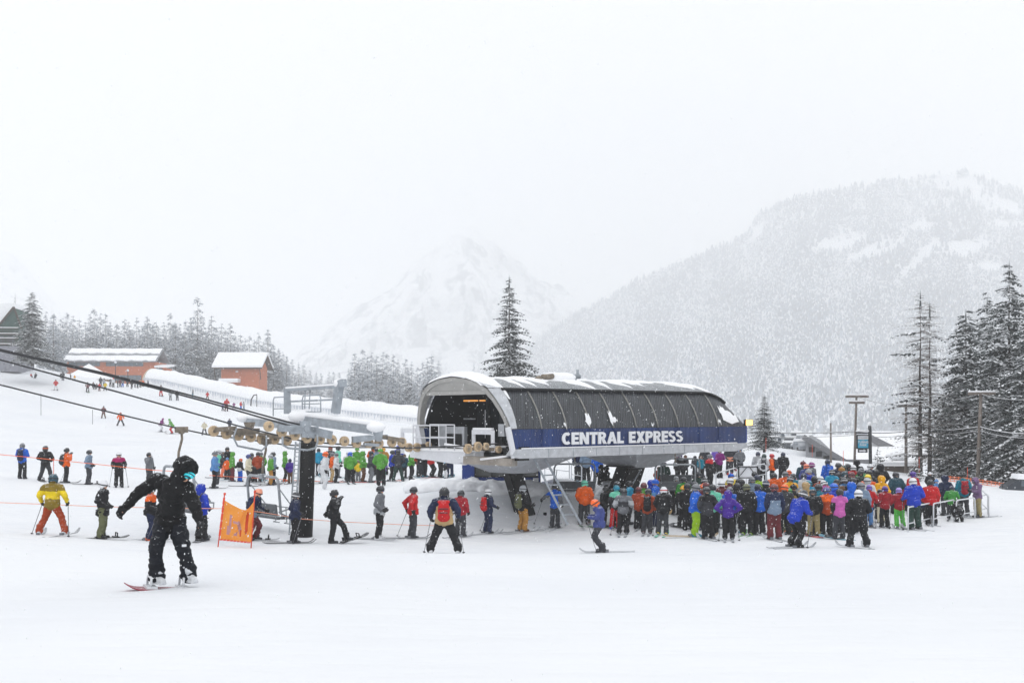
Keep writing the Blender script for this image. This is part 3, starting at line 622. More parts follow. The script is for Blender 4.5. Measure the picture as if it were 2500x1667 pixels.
# ------------------------------------------------------------------ right side: low buildings, cars, poles, sign
def right_buildings():
    GW = mat('grey_siding', '#85878c', .85, var=.08, scale=1.2)
    # first: big mono-pitch roof falling to the right
    d = 112.; R = empty('grey_hall', pt(1963, 1150, d)); k = d / FPX
    def P(u, v, dd=d): p = pt(u, v, dd) - R.location; return p
    m = MB(); a = P(1967, 1069); b = P(2065, 1128); dep = Vector((7.4, 26, 0))
    poly = [P(1967, 1165), P(2066, 1165), P(2066, 1130), P(1967, 1073)]
    vs = [m.bm.verts.new(p) for p in poly]; v2 = [m.bm.verts.new(p + dep) for p in poly]
    m.bm.faces.new(vs)
    for i in range(4): m.bm.faces.new((vs[i], v2[i], v2[(i + 1) % 4], vs[(i + 1) % 4]))
    # long low wall under the eave to the right
    m.box(((P(2066, 1140) + P(2235, 1140)) / 2 + Vector((0, 1.6, -1.2)) + Vector((0, 10, 0))), ((2235 - 2066) * k, 22, 3.2)); m.build('wall', GW, R)
    r = MB(); e0, e1 = P(1959, 1066), P(2062, 1127); r.bar(e0 + Vector((0, -.3, 0)), e1 + Vector((0, -.3, 0)), .25, .5); r.bar(e1 + Vector((0, -.3, 0)), P(2232, 1128) + Vector((0, -.3, 0)), .25, .5); r.build('eave', mat('grey_fascia', '#6c6d71', .8), R)
    s = MB(); top0 = pt(1962, 1063, d + 1) - R.location; 
    tl, tr = pt(1962, 1062, d) - R.location, pt(2240, 1055, d + 34) - R.location
    q = [P(1960, 1064), P(2062, 1124.5), P(2234, 1125.5), pt(2236, 1058, d + 34) - R.location, pt(1975, 1062, d + 34) - R.location]
    vs = [s.bm.verts.new(p) for p in q]; lo = [s.bm.verts.new(p - Vector((0, 0, .35))) for p in q]
    s.bm.faces.new(vs)
    for i in range(5): s.bm.faces.new((vs[i], lo[i], lo[(i + 1) % 5], vs[(i + 1) % 5]))
    s.build('roof', SNOWCAP, R)
    for t in (.12, .3, .48, .62, .75, .87):
        p = a.lerp(b, t); w_ = MB(); w_.box(p + Vector((.1, -.08, -.85)), (.55, .08, .5)); w_.build('vent', DARK, R)
    tag(R, 'low grey hall whose snowy roof slopes down to the right', 'building')
    # second: behind, roof rising to the left of the trees
    d2 = 128.; R2 = empty('grey_annex', pt(2250, 1150, d2))
    def Q(u, v, dd=d2): return pt(u, v, dd) - R2.location
    m = MB(); m.box(Q(2330, 1138) + Vector((0, 6, -1)), (190 * d2 / FPX * 1.5, 12, 4.6)); m.build('wall', GW, R2)
    r = MB(); r.bar(Q(2124, 1068), Q(2212, 1112), .4, .7); r.build('eave', mat('grey_fascia', '#6c6d71', .8), R2)
    s = MB(); q = [Q(2124, 1066), Q(2214, 1110), Q(2420, 1108), Q(2500, 1106), pt(2480, 1052, d2 + 30) - R2.location, pt(2130, 1052, d2 + 30) - R2.location]
    vs = [s.bm.verts.new(p) for p in q]; lo = [s.bm.verts.new(p - Vector((0, 0, .4))) for p in q]; s.bm.faces.new(vs)
    for i in range(6): s.bm.faces.new((vs[i], lo[i], lo[(i + 1) % 6], vs[(i + 1) % 6]))
    s.build('roof', SNOWCAP, R2)
    tag(R2, 'farther low grey building with a wide snowy roof behind the firs', 'building')
    # little hut with a round snow cushion
    p = pt(2190, 1168, 88); R3 = empty('wooden_hut', p); m = MB(); m.box((0, 0, .2), (2.6, 2.2, 1.6)); m.build('wall', DWOOD, R3)
    m = MB(); m.box((-.1, 0, 1.1), (3.2, 2.6, .14)); m.box((-.1, 0, 1.3), (3.2, 2.6, .25), None, .1); rr = m.build('roof', SNOWCAP, R3)
    m = MB(); m.ball((.1, 0, 1.75), .85, 3, (1, .8, .45)); m.build('snow_cushion', SNOWCAP, R3)
    tag(R3, 'small dark hut carrying a round cushion of snow', 'hut')
right_buildings()

def car(loc, rz, s, body, label, group):
    R = empty('parked_car', loc, rz); R.scale = (s, s, s)
    m = MB(); prof = [(-2.2, .35), (2.2, .35), (2.25, .75), (1.3, .92), (.75, 1.42), (-1.3, 1.45), (-2.1, .95), (-2.25, .8)]
    m.prism(prof, (1, 0, 0), (0, 0, 1), (0, -.85, 0), (0, 1.7, 0)); m.build('body', body, R)
    for sx in (-1.35, 1.4):
        for sy in (-.83, .83): w_ = MB(); w_.disc((sx, sy, .33), (0, 1, 0), .33, .2, 14); w_.build('wheel', DARK, R)
    m = MB(); m.prism([(-1.2, .95), (1.05, .95), (.68, 1.36), (-1.15, 1.38)], (1, 0, 0), (0, 0, 1), (0, -.88, 0), (0, 1.76, 0)); m.build('window', WIN, R)
    m = MB(); m.prism([(-1.45, 1.46), (.95, 1.38), (.7, 1.72), (-1.35, 1.8)], (1, 0, 0), (0, 0, 1), (0, -.9, 0), (0, 1.8, 0)); m.prism([(1.2, .9), (2.3, .7), (2.3, .98), (1.35, 1.15)], (1, 0, 0), (0, 0, 1), (0, -.84, 0), (0, 1.68, 0)); m.build('snow_cover', SNOWCAP, R)
    tag(R, label, 'car', group); return R
_cb = [mat('car_silver', '#a9adb3', .35, .3, var=.05), mat('car_dark', '#3a3f47', .35, .2, var=.05), mat('car_blue', '#5a6d84', .35, .2, var=.05)]
for i, (u, v, d) in enumerate([(1880, 1103, 128), (1925, 1105, 130), (1956, 1102, 126), (1890, 1090, 142), (1932, 1091, 144), (1962, 1085, 140), (1900, 1078, 158), (1944, 1076, 160)]):
    p = pt(u, v, d); car(p, 1.1 + .25 * (i % 3), .8, _cb[(i % 3) % 2], 'snow-buried car in the lot left of the grey hall', 'snowed-in parked cars')
p = pt(2486, 1197, 62); car((p.x + .9, p.y, p.z - .45), -.15, .75, _cb[1], 'dark snow-covered car half buried at the right edge', None)

POLE = mat('pole_wood', '#736a64', .9, var=.2, scale=2, dust=.2)
PPOS = []
def utility_pole(ub, vb, ut, vt, d, arms, label, r=.16):
    a = pt(ub, vb, d); b = pt(ut, vt, d); R = empty('utility_pole', a); o = a
    m = MB(); m.tube([Vector((0, 0, -1)), b - o], [r, r * .75], 10); m.build('pole', POLE, R)
    for (v, wpx) in arms:
        t = (vb - v) / (vb - vt); c = Vector((0, 0, 0)).lerp(b - o, t); w_ = wpx * d / FPX
        m = MB(); m.box(c + Vector((0, -.12, 0)), (w_, .12, .16)); ar = m.build('crossarm', POLE, R)
        s = MB(); s.box(c + Vector((0, -.12, .13)), (w_, .15, .1), None, .03); s.build('arm_snow', SNOWCAP, ar)
        for q in (-.45, -.2, .2, .45): i_ = MB(); i_.tube([c + Vector((w_ * q, -.12, .08)), c + Vector((w_ * q, -.12, .26))], .05, 6); i_.build('insulator', WHITEP, ar)
    tag(R, label, 'utility pole', 'utility poles on the right'); PPOS.append((a, b))
utility_pole(2085, 1140, 2091, 966, 84, [(968, 56), (983, 38)], 'utility pole with two crossarms left of the blue sign', .10)
utility_pole(2212, 1160, 2212, 988, 80, [(991, 48)], 'utility pole with one pale crossarm in front of the snowy roof', .115)
utility_pole(2385, 1185, 2395, 960, 70, [(961, 66)], 'brown utility pole with a wide crossarm among the firs', .13)
utility_pole(2029, 1128, 2028, 1032, 100, [], 'short thin pole without arms before the grey hall roof', .1)
def wire(pts_, label, r=.018, snow=.03):
    P = []
    for (a, b), sag in pts_:
        for i in range(13):
            t = i / 12; p = a.lerp(b, t); p.z -= sag * 4 * t * (1 - t); P.append(p)
    m = MB(); m.tube(P, r, 6); m.build('overhead_wire', DARK); o = bpy.context.scene.objects[-1] if False else None
def wires():
    ends = [(1790, 1054, 90), (2087, 1053, 84), (2212, 1053, 80), (2392, 1042, 70), (2520, 1060, 62)]
    lines = [('thick snow-lined overhead wire sagging across the right side', 0, .026, .12), ('thin lower overhead wire across the right side', 9, .016, .15), ('upper faint overhead wire between the pole crossarms', -50, .014, .15)]
    for lab, dv, r, sag in lines:
        P = []
        E = ends if dv > -20 else [(2091, 968, 84), (2212, 990, 80), (2395, 962, 70), (2520, 975, 62)]
        for (u0, v0, d0), (u1, v1, d1) in zip(E[:-1], E[1:]):
            a, b = pt(u0, v0 + (dv if dv > -20 else 0), d0), pt(u1, v1 + (dv if dv > -20 else 0), d1)
            for i in range(12): t = i / 12; q = a.lerp(b, t); q.z -= sag * 4 * t * (1 - t); P.append(q)
        P.append(b); m = MB(); m.tube(P, r, 6)
        R = m.build('overhead_wire', DARK); tag(R, lab, 'wire', 'overhead wires')
        s = MB(); s.tube([p + Vector((0, 0, r * 1.3)) for p in P], r * .9, 6); s.build('wire_snow', SNOWCAP, R)
wires()

def text_mesh(txt, size, bold=0., ext=.01, align='CENTER'):
    c = bpy.data.curves.new('lettering', 'FONT'); c.body = txt; c.size = size; c.align_x = align; c.align_y = 'CENTER'; c.offset = bold; c.extrude = ext
    o = bpy.data.objects.new('lettering', c); COL.objects.link(o); dg = bpy.context.evaluated_depsgraph_get()
    me = bpy.data.meshes.new_from_object(o.evaluated_get(dg)); bpy.data.objects.remove(o); bpy.data.curves.remove(c); return me
def tubing_sign():
    d = 82.; k = d / FPX; R = empty('direction_sign', pt(2126, 1150, d)); X = lambda u: (u - 2126) * k; Z = lambda v: (1150 - v) * k
    BL = mat('sign_black', '#23262c', .6, var=.15, dust=.2)
    m = MB(); m.tube([(0, 0, -1), (X(2123.5), 0, Z(1037))], .12, 10); m.build('post', BL, R)
    m = MB(); m.box((X(2107), 0, Z(1057)), (34 * k, .12, .1)); m.build('bracket', BL, R)
    m = MB(); m.box((X(2105.5), 0, Z(1078)), (29 * k, .1, 35 * k)); f = m.build('board_frame', BL, R)
    m = MB(); m.box((X(2106.5), -.06, Z(1068)), (25 * k, .04, 9 * k)); m.build('header_panel', WHITEP, f)
    m = MB(); m.box((X(2106.5), -.06, Z(1083)), (25 * k, .04, 20 * k)); m.build('blue_panel', mat('sign_blue', '#3aa6c8', .6, var=.03), f)
    for txt, v, sz, ma in (('TUBING', 1079, .21, WHITEP), ('PARK', 1086, .21, WHITEP), ('THE SUMMIT', 1068, .11, GREYP)):
        me = text_mesh(txt, sz, .006, .006); me.transform(Matrix.Translation((X(2106.5), -.095, Z(v))) @ Matrix.Rotation(PI / 2, 4, 'X')); link_mesh('lettering', me, f, [ma])
    m = MB(); m.box((X(2106), 0, Z(1100)), (23.5 * k, .08, 9 * k)); a = m.build('arrow_board', BL, R)
    m = MB(); m.prism([(-.26, -.06), (.06, -.06), (.06, -.12), (.26, 0), (.06, .12), (.06, .06), (-.26, .06)], (1, 0, 0), (0, 0, 1), (X(2106), -.045, Z(1100)), (0, -.02, 0)); m.build('arrow', WHITEP, a)
    m = MB(); m.box((X(2107), 0, Z(1055) + .1), (34 * k, .16, .12), None, .04); m.ball((X(2123.5), 0, Z(1035)), .17, 2); m.build('snow_cap', SNOWCAP, R)
    tag(R, 'blue TUBING PARK sign with a white arrow on a dark post', 'sign')
tubing_sign()
# ------------------------------------------------------------------ lift station
O = Vector((.0, 41.0, 0)); AX = Vector((.750, .6614, 0)); BX = Vector((-.6614, .750, 0)); UP = Vector((0, 0, 1))
def S(a, b, z): return O + AX * a + BX * b + UP * z
ST_ROT = math.atan2(AX.y, AX.x)
SEC = [(0, 3.65), (.10, 4.0), (.27, 4.36), (.52, 4.74), (.82, 5.08), (1.25, 5.30), (1.9, 5.47), (2.75, 5.55), (3.6, 5.47), (4.25, 5.30), (4.68, 5.08), (4.98, 4.74), (5.23, 4.36), (5.4, 4.0), (5.5, 3.65)]
LEN = 13.7
def endf(a): return 1 if a < 11.6 else max(0., 1 - ((a - 11.6) / 2.25) ** 2) ** .5
def secp(a, i, off=0.):
    b, z = SEC[i]; f = endf(a); zz = 3.65 + (z - 3.65) * f; mid = 2.75
    nb, nz_ = (b - mid) * .35, (z - 3.2); l = math.hypot(nb, nz_); return S(a, b + off * nb / l * 1.4, zz + off * nz_ / l)
def station():
    R = empty('lift_station', (0, 0, 0))
    PANEL = bpy.data.materials.new('smoked_ribbed_panel'); PANEL.use_nodes = True; n = PANEL.node_tree; lk = n.links.new; b = n.nodes['Principled BSDF']
    b.inputs['Roughness'].default_value = .38; b.inputs['Specular IOR Level'].default_value = .35
    t = n.nodes.new('ShaderNodeTexCoord'); mp = n.nodes.new('ShaderNodeMapping'); mp.inputs['Rotation'].default_value = (0, 0, -ST_ROT); mp.inputs['Scale'].default_value = (14, .6, .6); lk(t.outputs['Object'], mp.inputs[0])
    z = n.nodes.new('ShaderNodeTexNoise'); z.inputs['Scale'].default_value = 1.6; z.inputs['Detail'].default_value = 5; lk(mp.outputs[0], z.inputs['Vector'])
    r = n.nodes.new('ShaderNodeValToRGB'); r.color_ramp.elements[0].color = (.016, .018, .022, 1); r.color_ramp.elements[1].color = (.068, .076, .088, 1); r.color_ramp.elements[0].position = .35; r.color_ramp.elements[1].position = .75
    z2 = n.nodes.new('ShaderNodeTexNoise'); z2.inputs['Scale'].default_value = 60; z2.inputs['Detail'].default_value = 2; lk(t.outputs['Object'], z2.inputs['Vector'])
    mr = n.nodes.new('ShaderNodeMapRange'); lk(z2.outputs['Fac'], mr.inputs[0]); mr.inputs[1].default_value = .64; mr.inputs[2].default_value = .72; mr.inputs[4].default_value = .5
    x = n.nodes.new('ShaderNodeMix'); x.data_type = 'RGBA'; lk(mr.outputs[0], x.inputs[0]); lk(r.outputs[0], x.inputs[6]); lk(z.outputs['Fac'], r.inputs['Fac']); x.inputs[7].default_value = (.5, .53, .57, 1); lk(x.outputs[2], b.inputs['Base Color'])
    wv = n.nodes.new('ShaderNodeTexWave'); wv.inputs['Scale'].default_value = .9; mp2 = n.nodes.new('ShaderNodeMapping'); mp2.inputs['Rotation'].default_value = (0, 0, -ST_ROT); mp2.inputs['Scale'].default_value = (6, 0, 0); lk(t.outputs['Object'], mp2.inputs[0]); lk(mp2.outputs[0], wv.inputs['Vector'])
    bp = n.nodes.new('ShaderNodeBump'); bp.inputs['Strength'].default_value = .5; bp.inputs['Distance'].default_value = .02; lk(wv.outputs['Fac'], bp.inputs['Height']); lk(bp.outputs[0], b.inputs['Normal'])
    ROOFP = mat('dark_roof_panel', '#5f6367', .55, .1, var=.2, scale=2, dust=.6)
    EDGE = mat('rib_strip', '#8b8a86', .5, .2, var=.15)
    # side panels and roof panels: one panel between each pair of ribs
    ribs = [.2, 1.45, 2.73, 3.98, 5.28, 6.6, 7.9, 9.2, 10.5, 11.8]; nI = len(SEC)
    def shell(a0, a1, i0, i1, steps, off=0.):
        m = MB(); g = [[m.bm.verts.new(secp(a0 + (a1 - a0) * q / steps, i, off)) for i in range(i0, i1 + 1)] for q in range(steps + 1)]
        for q in range(steps):
            for k in range(i1 - i0): f = m.bm.faces.new((g[q][k], g[q + 1][k], g[q + 1][k + 1], g[q][k + 1])); f.smooth = True
        return m
    A = ribs + [13.82]
    for a0, a1 in zip(A[:-1], A[1:]):
        st = 2 if a0 < 9 else 10
        shell(a0 + .02, a1 - .02, 0, 4, st).build('side_panel', PANEL, R); shell(a0 + .02, a1 - .02, 10, nI - 1, st).build('side_panel', PANEL, R)
        shell(a0 + .01, a1 - .01, 4, 10, st, .03).build('roof_panel', ROOFP, R)
    for a in A[:-1]:
        m = MB(); m.tube([secp(a, i, .012) for i in range(0, 5)], .032, 6); m.build('rib', EDGE, R)
    m = MB(); P = [secp(a, 4, .03) + BX * -.06 for a in np.linspace(.15, 13.2, 40)]; m.tube(P, .06, 6); m.build('eave_trim', DARK, R)
    # end cap at the far end (under the rounded hip)
    m = MB(); m.box(S(LEN + .06, 2.75, 3.3), (.1, 5.5, .7), ST_ROT); m.build('end_panel', mat('band_blue', '#1d3f8c', .5, var=.06, scale=2), R)
    # front hood: wide pale frame between the mouth and the first dark panel
    def am(z): return -.1 - .5 * (z - 3.65) / 1.9
    def hshell(i0, i1, off):
        m = MB(); g = []
        for q in range(3): g.append([m.bm.verts.new(secp(am(SEC[i][1]) * (1 - q / 2) + .19 * q / 2, i, off)) for i in range(i0, i1 + 1)])
        for q in range(2):
            for k in range(i1 - i0): f = m.bm.faces.new((g[q][k], g[q + 1][k], g[q + 1][k + 1], g[q][k + 1])); f.smooth = True
        return m
    hshell(0, 4, .05).build('hood_panel', GREYP, R); hshell(10, nI - 1, .05).build('hood_panel', GREYP, R); hshell(4, 10, .07).build('hood_roof', GREYP, R)
    HB = mat('hood_underside', '#a6a5a2', .7, var=.08, scale=3)
    arch = MB()
    inner = []; 
    for i, (b_, z_) in enumerate(SEC):
        f = .2 if 3 < i < 11 else .13
        inner.append((2.75 + (b_ - 2.75) * (1 - f * .42), 3.65 + (z_ - 3.65) * (1 - .07)))
    for i in range(nI - 1):
        q = [S(am(p[1]) - .03, *p) for p in (SEC[i], SEC[i + 1], inner[i + 1], inner[i])]; q2 = [p + AX * .25 for p in q]
        vs = [arch.bm.verts.new(p) for p in q]; v2 = [arch.bm.verts.new(p) for p in q2]
        arch.bm.faces.new(vs); arch.bm.faces.new((vs[3], vs[2], v2[2], v2[3])); arch.bm.faces.new((vs[0], v2[0], v2[1], vs[1]))
    arch.build('arch_frame', HB, R)
    m = MB(); seg = [S(am(z_) - .02, b_, z_ + .02) for b_, z_ in SEC[4:11]] ; 
    top = seg; bot = [S(am(5.03) + .05, b_, 5.03) for b_, _ in SEC[4:11]]
    for i in range(6):
        vs = [m.bm.verts.new(p) for p in (top[i], top[i + 1], bot[i + 1], bot[i])]; m.bm.faces.new(vs)
    m.build('visor', HB, R)
    m = MB(); m.bar(S(-.35, 1.0, 4.98), S(-.35, 4.5, 4.98), .2, .14); m.build('visor_beam', HB, R)
    # inside: dark lining with posts, beams and a lamp tube
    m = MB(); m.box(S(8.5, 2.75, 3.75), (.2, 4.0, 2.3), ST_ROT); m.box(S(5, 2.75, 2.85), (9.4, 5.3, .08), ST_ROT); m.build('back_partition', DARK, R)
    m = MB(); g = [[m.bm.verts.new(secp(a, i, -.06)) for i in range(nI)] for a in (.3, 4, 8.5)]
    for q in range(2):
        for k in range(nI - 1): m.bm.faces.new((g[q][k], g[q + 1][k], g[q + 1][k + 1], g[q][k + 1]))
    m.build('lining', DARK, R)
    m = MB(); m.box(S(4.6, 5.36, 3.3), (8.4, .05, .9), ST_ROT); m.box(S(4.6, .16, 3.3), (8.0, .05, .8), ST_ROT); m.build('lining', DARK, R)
    GLS = mat('smoked_glass', '#363c42', .12, var=.25, scale=1.2, spec=.9)
    for b_ in (2.2, 3.05, 3.9, 4.7): m = MB(); m.box(S(2.6, b_, 3.75), (.04, .78, 1.9), ST_ROT); m.build('inner_glass', GLS, R)
    STEEL = mat('dim_steel', '#3f4347', .6, .2, var=.2)
    for a, b_ in ((2.55, 2.62), (2.55, 3.48), (2.55, 4.3), (1.9, 1.3)): m = MB(); m.box(S(a, b_, 3.9), (.16, .16, 2.2), ST_ROT); m.build('inner_post', STEEL, R)
    m = MB(); m.bar(S(1.5, 3.75, 4.72), S(1.5, 4.6, 4.72), .06, .06); m.bar(S(1.5, 3.3, 4.72), S(1.5, 3.6, 4.72), .06, .06)
    gl = bpy.data.materials.new('orange_lamp_glow'); gl.use_nodes = True; e = gl.node_tree.nodes['Principled BSDF']; e.inputs['Emission Color'].default_value = (1, .42, .1, 1); e.inputs['Emission Strength'].default_value = .8; e.inputs['Base Color'].default_value = (.5, .2, .05, 1)
    m.build('lamp_tube', gl, R); m = MB(); m.bar(S(1.5, 3.9, 4.0), S(1.5, 4.6, 4.0), .05, .05); m.build('inner_rail', GREYP, R)
    m = MB(); m.tube([S(.1, 1.62, 3.3), S(.1, 1.62, 4.35)], .012, 6); m.build('antenna', WHITEP, R)
    # blue band with lettering
    BLUE = bpy.data.materials.new('band_corrugated_blue'); BLUE.use_nodes = True; n = BLUE.node_tree; lk = n.links.new; b = n.nodes['Principled BSDF']; b.inputs['Roughness'].default_value = .45
    t = n.nodes.new('ShaderNodeTexCoord'); mp = n.nodes.new('ShaderNodeMapping'); mp.inputs['Rotation'].default_value = (0, 0, -ST_ROT); lk(t.outputs['Object'], mp.inputs[0])
    sx = n.nodes.new('ShaderNodeSeparateXYZ'); lk(mp.outputs[0], sx.inputs[0]); mu = n.nodes.new('ShaderNodeMath'); mu.operation = 'MULTIPLY'; mu.inputs[1].default_value = 2 * PI / .085; lk(sx.outputs['X'], mu.inputs[0]); si = n.nodes.new('ShaderNodeMath'); si.operation = 'SINE'; lk(mu.outputs[0], si.inputs[0])
    bp = n.nodes.new('ShaderNodeBump'); bp.inputs['Strength'].default_value = 1; bp.inputs['Distance'].default_value = .02; lk(si.outputs[0], bp.inputs['Height']); lk(bp.outputs[0], b.inputs['Normal'])
    z = n.nodes.new('ShaderNodeTexNoise'); z.inputs['Scale'].default_value = 1.2; z.inputs['Detail'].default_value = 5; lk(t.outputs['Object'], z.inputs['Vector'])
    r = n.nodes.new('ShaderNodeValToRGB'); r.color_ramp.elements[0].color = (*lin('#0a265e'), 1); r.color_ramp.elements[1].color = (*lin('#123a7c'), 1); r.color_ramp.elements[0].position = .3; r.color_ramp.elements[1].position = .7
    lk(z.outputs['Fac'], r.inputs['Fac']); lk(r.outputs[0], b.inputs['Base Color'])
    def plate(b_, sgn, name):
        m = MB(); q = [S(-.1, b_, 3.64), S(LEN, b_, 3.64), S(LEN, b_, 2.92), S(.2, b_, 2.92)]
        vs = [m.bm.verts.new(p) for p in q]; v2 = [m.bm.verts.new(p + BX * .1 * sgn) for p in q]; m.bm.faces.new(vs); m.bm.faces.new(v2[::-1])
        for i in range(4): m.bm.faces.new((vs[i], v2[i], v2[(i + 1) % 4], vs[(i + 1) % 4]))
        return m.build(name, BLUE, R)
    bd = plate(-.02, 1, 'sign_band'); plate(5.52, -1, 'sign_band')
    me = sign_letters(); me.transform(Matrix.Translation(S(0, -.06, 0)) @ Matrix.Rotation(ST_ROT, 4, 'Z')); link_mesh('lettering', me, bd, [mat('letter_white', '#e4e6ea', .5, var=.02)])
    # pale girder under the band, end flaps and cantilever bowls
    m = MB(); q = [(.15, 2.92), (LEN + .05, 2.92), (LEN + .05, 2.72), (LEN - .7, 2.58), (.3, 2.58), (-.05, 2.7)]
    m.prism(q, AX, UP, S(0, -.06, 0), BX * .35); m.build('edge_girder', GREYP, R); m = MB(); m.prism(q, AX, UP, S(0, 5.2, 0), BX * .35); m.build('edge_girder', GREYP, R)
    m = MB(); m.bar(S(-.2, .0, 3.72), S(.1, .0, 2.62), .1, .2); m.build('corner_post', WHITEP, R)
    m = MB(); m.bar(S(-.05, 5.5, 3.75), S(.25, 5.5, 2.4), .22, .22); m.build('corner_post', WHITEP, R)
    for a in (1.45, 2.73, 3.98, 5.28, 6.6, 7.9, 9.2, 10.5, 11.8):
        m = MB(); m.bar(S(a, -.035, 2.93), S(a, -.035, 3.63), .03, .02); m.build('band_seam', BLUE, R); m = MB(); m.bar(S(a + .3, -.065, 2.6), S(a + .3, -.065, 2.91), .02, .02); m.build('girder_seam', GALV, R)
    m = MB(); m.box(S(7.2, 2.75, 2.62), (12.6, 4.9, .1), ST_ROT); m.build('soffit', mat('soffit_grey', '#a9acb0', .7, var=.1), R)
    # front deck under the mouth: fascia with snow, tapered keel
    m = MB(); q = [(5.45, 2.78), (2.0, 2.78), (2.0, 2.42), (2.6, 2.32), (5.45, 2.5)]; m.prism(q, BX, UP, S(-.55, 0, 0), AX * .9); m.build('deck_fascia', WHITEP, R)
    m = MB(); m.box(S(-.1, 3.7, 2.82), (1.0, 3.5, .1), ST_ROT, .03); m.build('deck_snow', SNOWCAP, R)
    m = MB(); m.bar(S(-.5, 2.0, 2.5), S(.3, .2, 2.44), .5, .28); m.build('rusty_beam', mat('streaked_grey_paint', '#99928a', .7, var=.2, scale=4), R)
    for nm, a0, w0 in (('front', 2.4, 1.9), ('rear', 9.3, 1.7)):
        m = MB(); top = [S(a0 - w0, .9, 2.56), S(a0 + w0, .9, 2.56), S(a0 + w0, 4.6, 2.56), S(a0 - w0, 4.6, 2.56)]; bot = [S(a0 - .5, 2.0, 1.9), S(a0 + .5, 2.0, 1.9), S(a0 + .5, 3.5, 1.9), S(a0 - .5, 3.5, 1.9)]
        vs = [m.bm.verts.new(p) for p in top]; v2 = [m.bm.verts.new(p) for p in bot]; m.bm.faces.new(vs); m.bm.faces.new(v2[::-1])
        for i in range(4): m.bm.faces.new((vs[i], vs[(i + 1) % 4], v2[(i + 1) % 4], v2[i]))
        m.build('cantilever', GREYP, R)
    # two leaning black columns with foot plates
    def column(a_top, a_bot, zb, w_):
        m = MB(); t0 = S(a_top, 2.75, 1.95); b0 = S(a_bot, 2.75, zb); x = AX; y = BX; hw = w_ / 2
        ring = lambda c, h: [c + x * h + y * h * .7, c - x * h + y * h * .7, c - x * h - y * h * .7, c + x * h - y * h * .7]
        A_ = [m.bm.verts.new(p) for p in ring(t0, hw)]; B_ = [m.bm.verts.new(p) for p in ring(b0, hw * 1.05)]; m.bm.faces.new(A_); m.bm.faces.new(B_[::-1])
        es = []
        for i in range(4): m.bm.faces.new((A_[i], A_[(i + 1) % 4], B_[(i + 1) % 4], B_[i]))
        bmesh.ops.bevel(m.bm, geom=m.bm.edges[:], offset=.06, segments=2, affect='EDGES'); c = m.build('column', BLACKP, R)
        p = MB(); p.box(t0, (w_ * 1.5, w_ * 1.3, .06), ST_ROT); p.box(b0 + UP * .12, (w_ * 1.9, w_ * 1.5, .08), ST_ROT); p.build('column_plate', BLACKP, c)
        q = MB()
        for sx in (-1, 1):
            for sy in (-1, 1): q.tube([b0 + AX * sx * w_ * .8 + BX * sy * w_ * .55 + UP * .1, b0 + AX * sx * w_ * .8 + BX * sy * w_ * .55 + UP * .38], .07, 8)
        q.build('anchor_bolts', BLACKP, c)
    column(2.43, 3.25, -.1, .72); column(9.3, 8.3, 0., 1.12)
    # stay rod and A-frame ladder legs between the columns
    m = MB(); m.tube([S(8.2, 1.2, 1.9), S(5.6, .2, .2)], .03, 6); m.build('stay_rod', GALV, R)
    m = MB(); m.bar(S(2.0, 1.0, 2.5), S(3.0, .2, .0), .08, .08); m.bar(S(2.55, 1.0, 2.5), S(3.6, .1, .0), .09, .09)
    for t in (.25, .4, .55, .7, .85): m.bar(S(2.0, 1, 2.5).lerp(S(3.0, .2, 0), t), S(2.55, 1, 2.5).lerp(S(3.6, .1, 0), t), .05, .05)
    m.build('ladder', GALV, R)
    # railing of the front deck and mechanism frames
    def rail(pts_, h=.95, r=.026):
        m = MB(); P = [S(*p) for p in pts_]
        for z_ in (h, h * .5): m.tube([p + UP * z_ for p in P], r, 6)
        for p in P: m.tube([p, p + UP * h], r, 6)
        return m.build('railing', WHITEP, R)
    rail([(-.5, 5.3, 2.8), (-.5, 4.2, 2.8), (-.5, 3.2, 2.8)]); rail([(-.62, 4.05, 2.84), (-.62, 3.5, 2.84), (-.62, 2.55, 2.84)])
    m = MB(); m.box(S(.7, 4.3, 3.25), (.15, 1.6, .9), ST_ROT); m.build('cabinet', GREYP, R); m = MB(); m.box(S(.61, 4.1, 3.2), (.06, .9, .45), ST_ROT); m.build('cabinet_opening', DARK, R)
    def portal(a, b0, b1, zt, zb):
        m = MB(); m.bar(S(a, b0, zt), S(a, b1, zt), .14, .16); m.bar(S(a, b0, zb), S(a, b0, zt + .08), .16, .14); m.bar(S(a, b1, zb + .3), S(a, b1, zt + .08), .16, .14); o = m.build('portal_frame', WHITEP, R)
        s = MB(); s.bar(S(a, b0, zt + .12), S(a, b1, zt + .12), .14, .09, bev=.02); s.build('portal_snow', SNOWCAP, o)
    portal(-.1, 2.05, .95, 3.52, 2.5); portal(0.0, 6.7, 5.7, 3.52, 2.6)
    m = MB(); m.box(S(.25, .72, 3.6), (.3, .32, .45), ST_ROT); m.box(S(.25, .32, 3.5), (.2, .3, .5), ST_ROT); m.build('junction_box', GREYP, R)
    m = MB(); m.tube([S(-1.6, 1.9, 3.1), S(-.9, 1.6, 2.98), S(.6, .5, 3.0)], .05, 6); m.tube([S(-.7, .95, 2.55), S(.5, .05, 2.72)], .045, 6); m.build('guide_rail', SNOWCAP, R)
    m = MB(); m.box(S(.55, .4, 2.75), (.5, .9, .5), ST_ROT); m.build('drive_unit', DARK, R)
    # floodlight on the far end
    m = MB(); m.box(S(LEN - .1, -.22, 3.82), (.34, .2, .28), .25); fl = m.build('floodlight', DARK, R)
    g2 = bpy.data.materials.new('floodlight_glow'); g2.use_nodes = True; e = g2.node_tree.nodes['Principled BSDF']; e.inputs['Emission Color'].default_value = (1, .5, .14, 1); e.inputs['Emission Strength'].default_value = 2.4; e.inputs['Base Color'].default_value = (.8, .5, .2, 1)
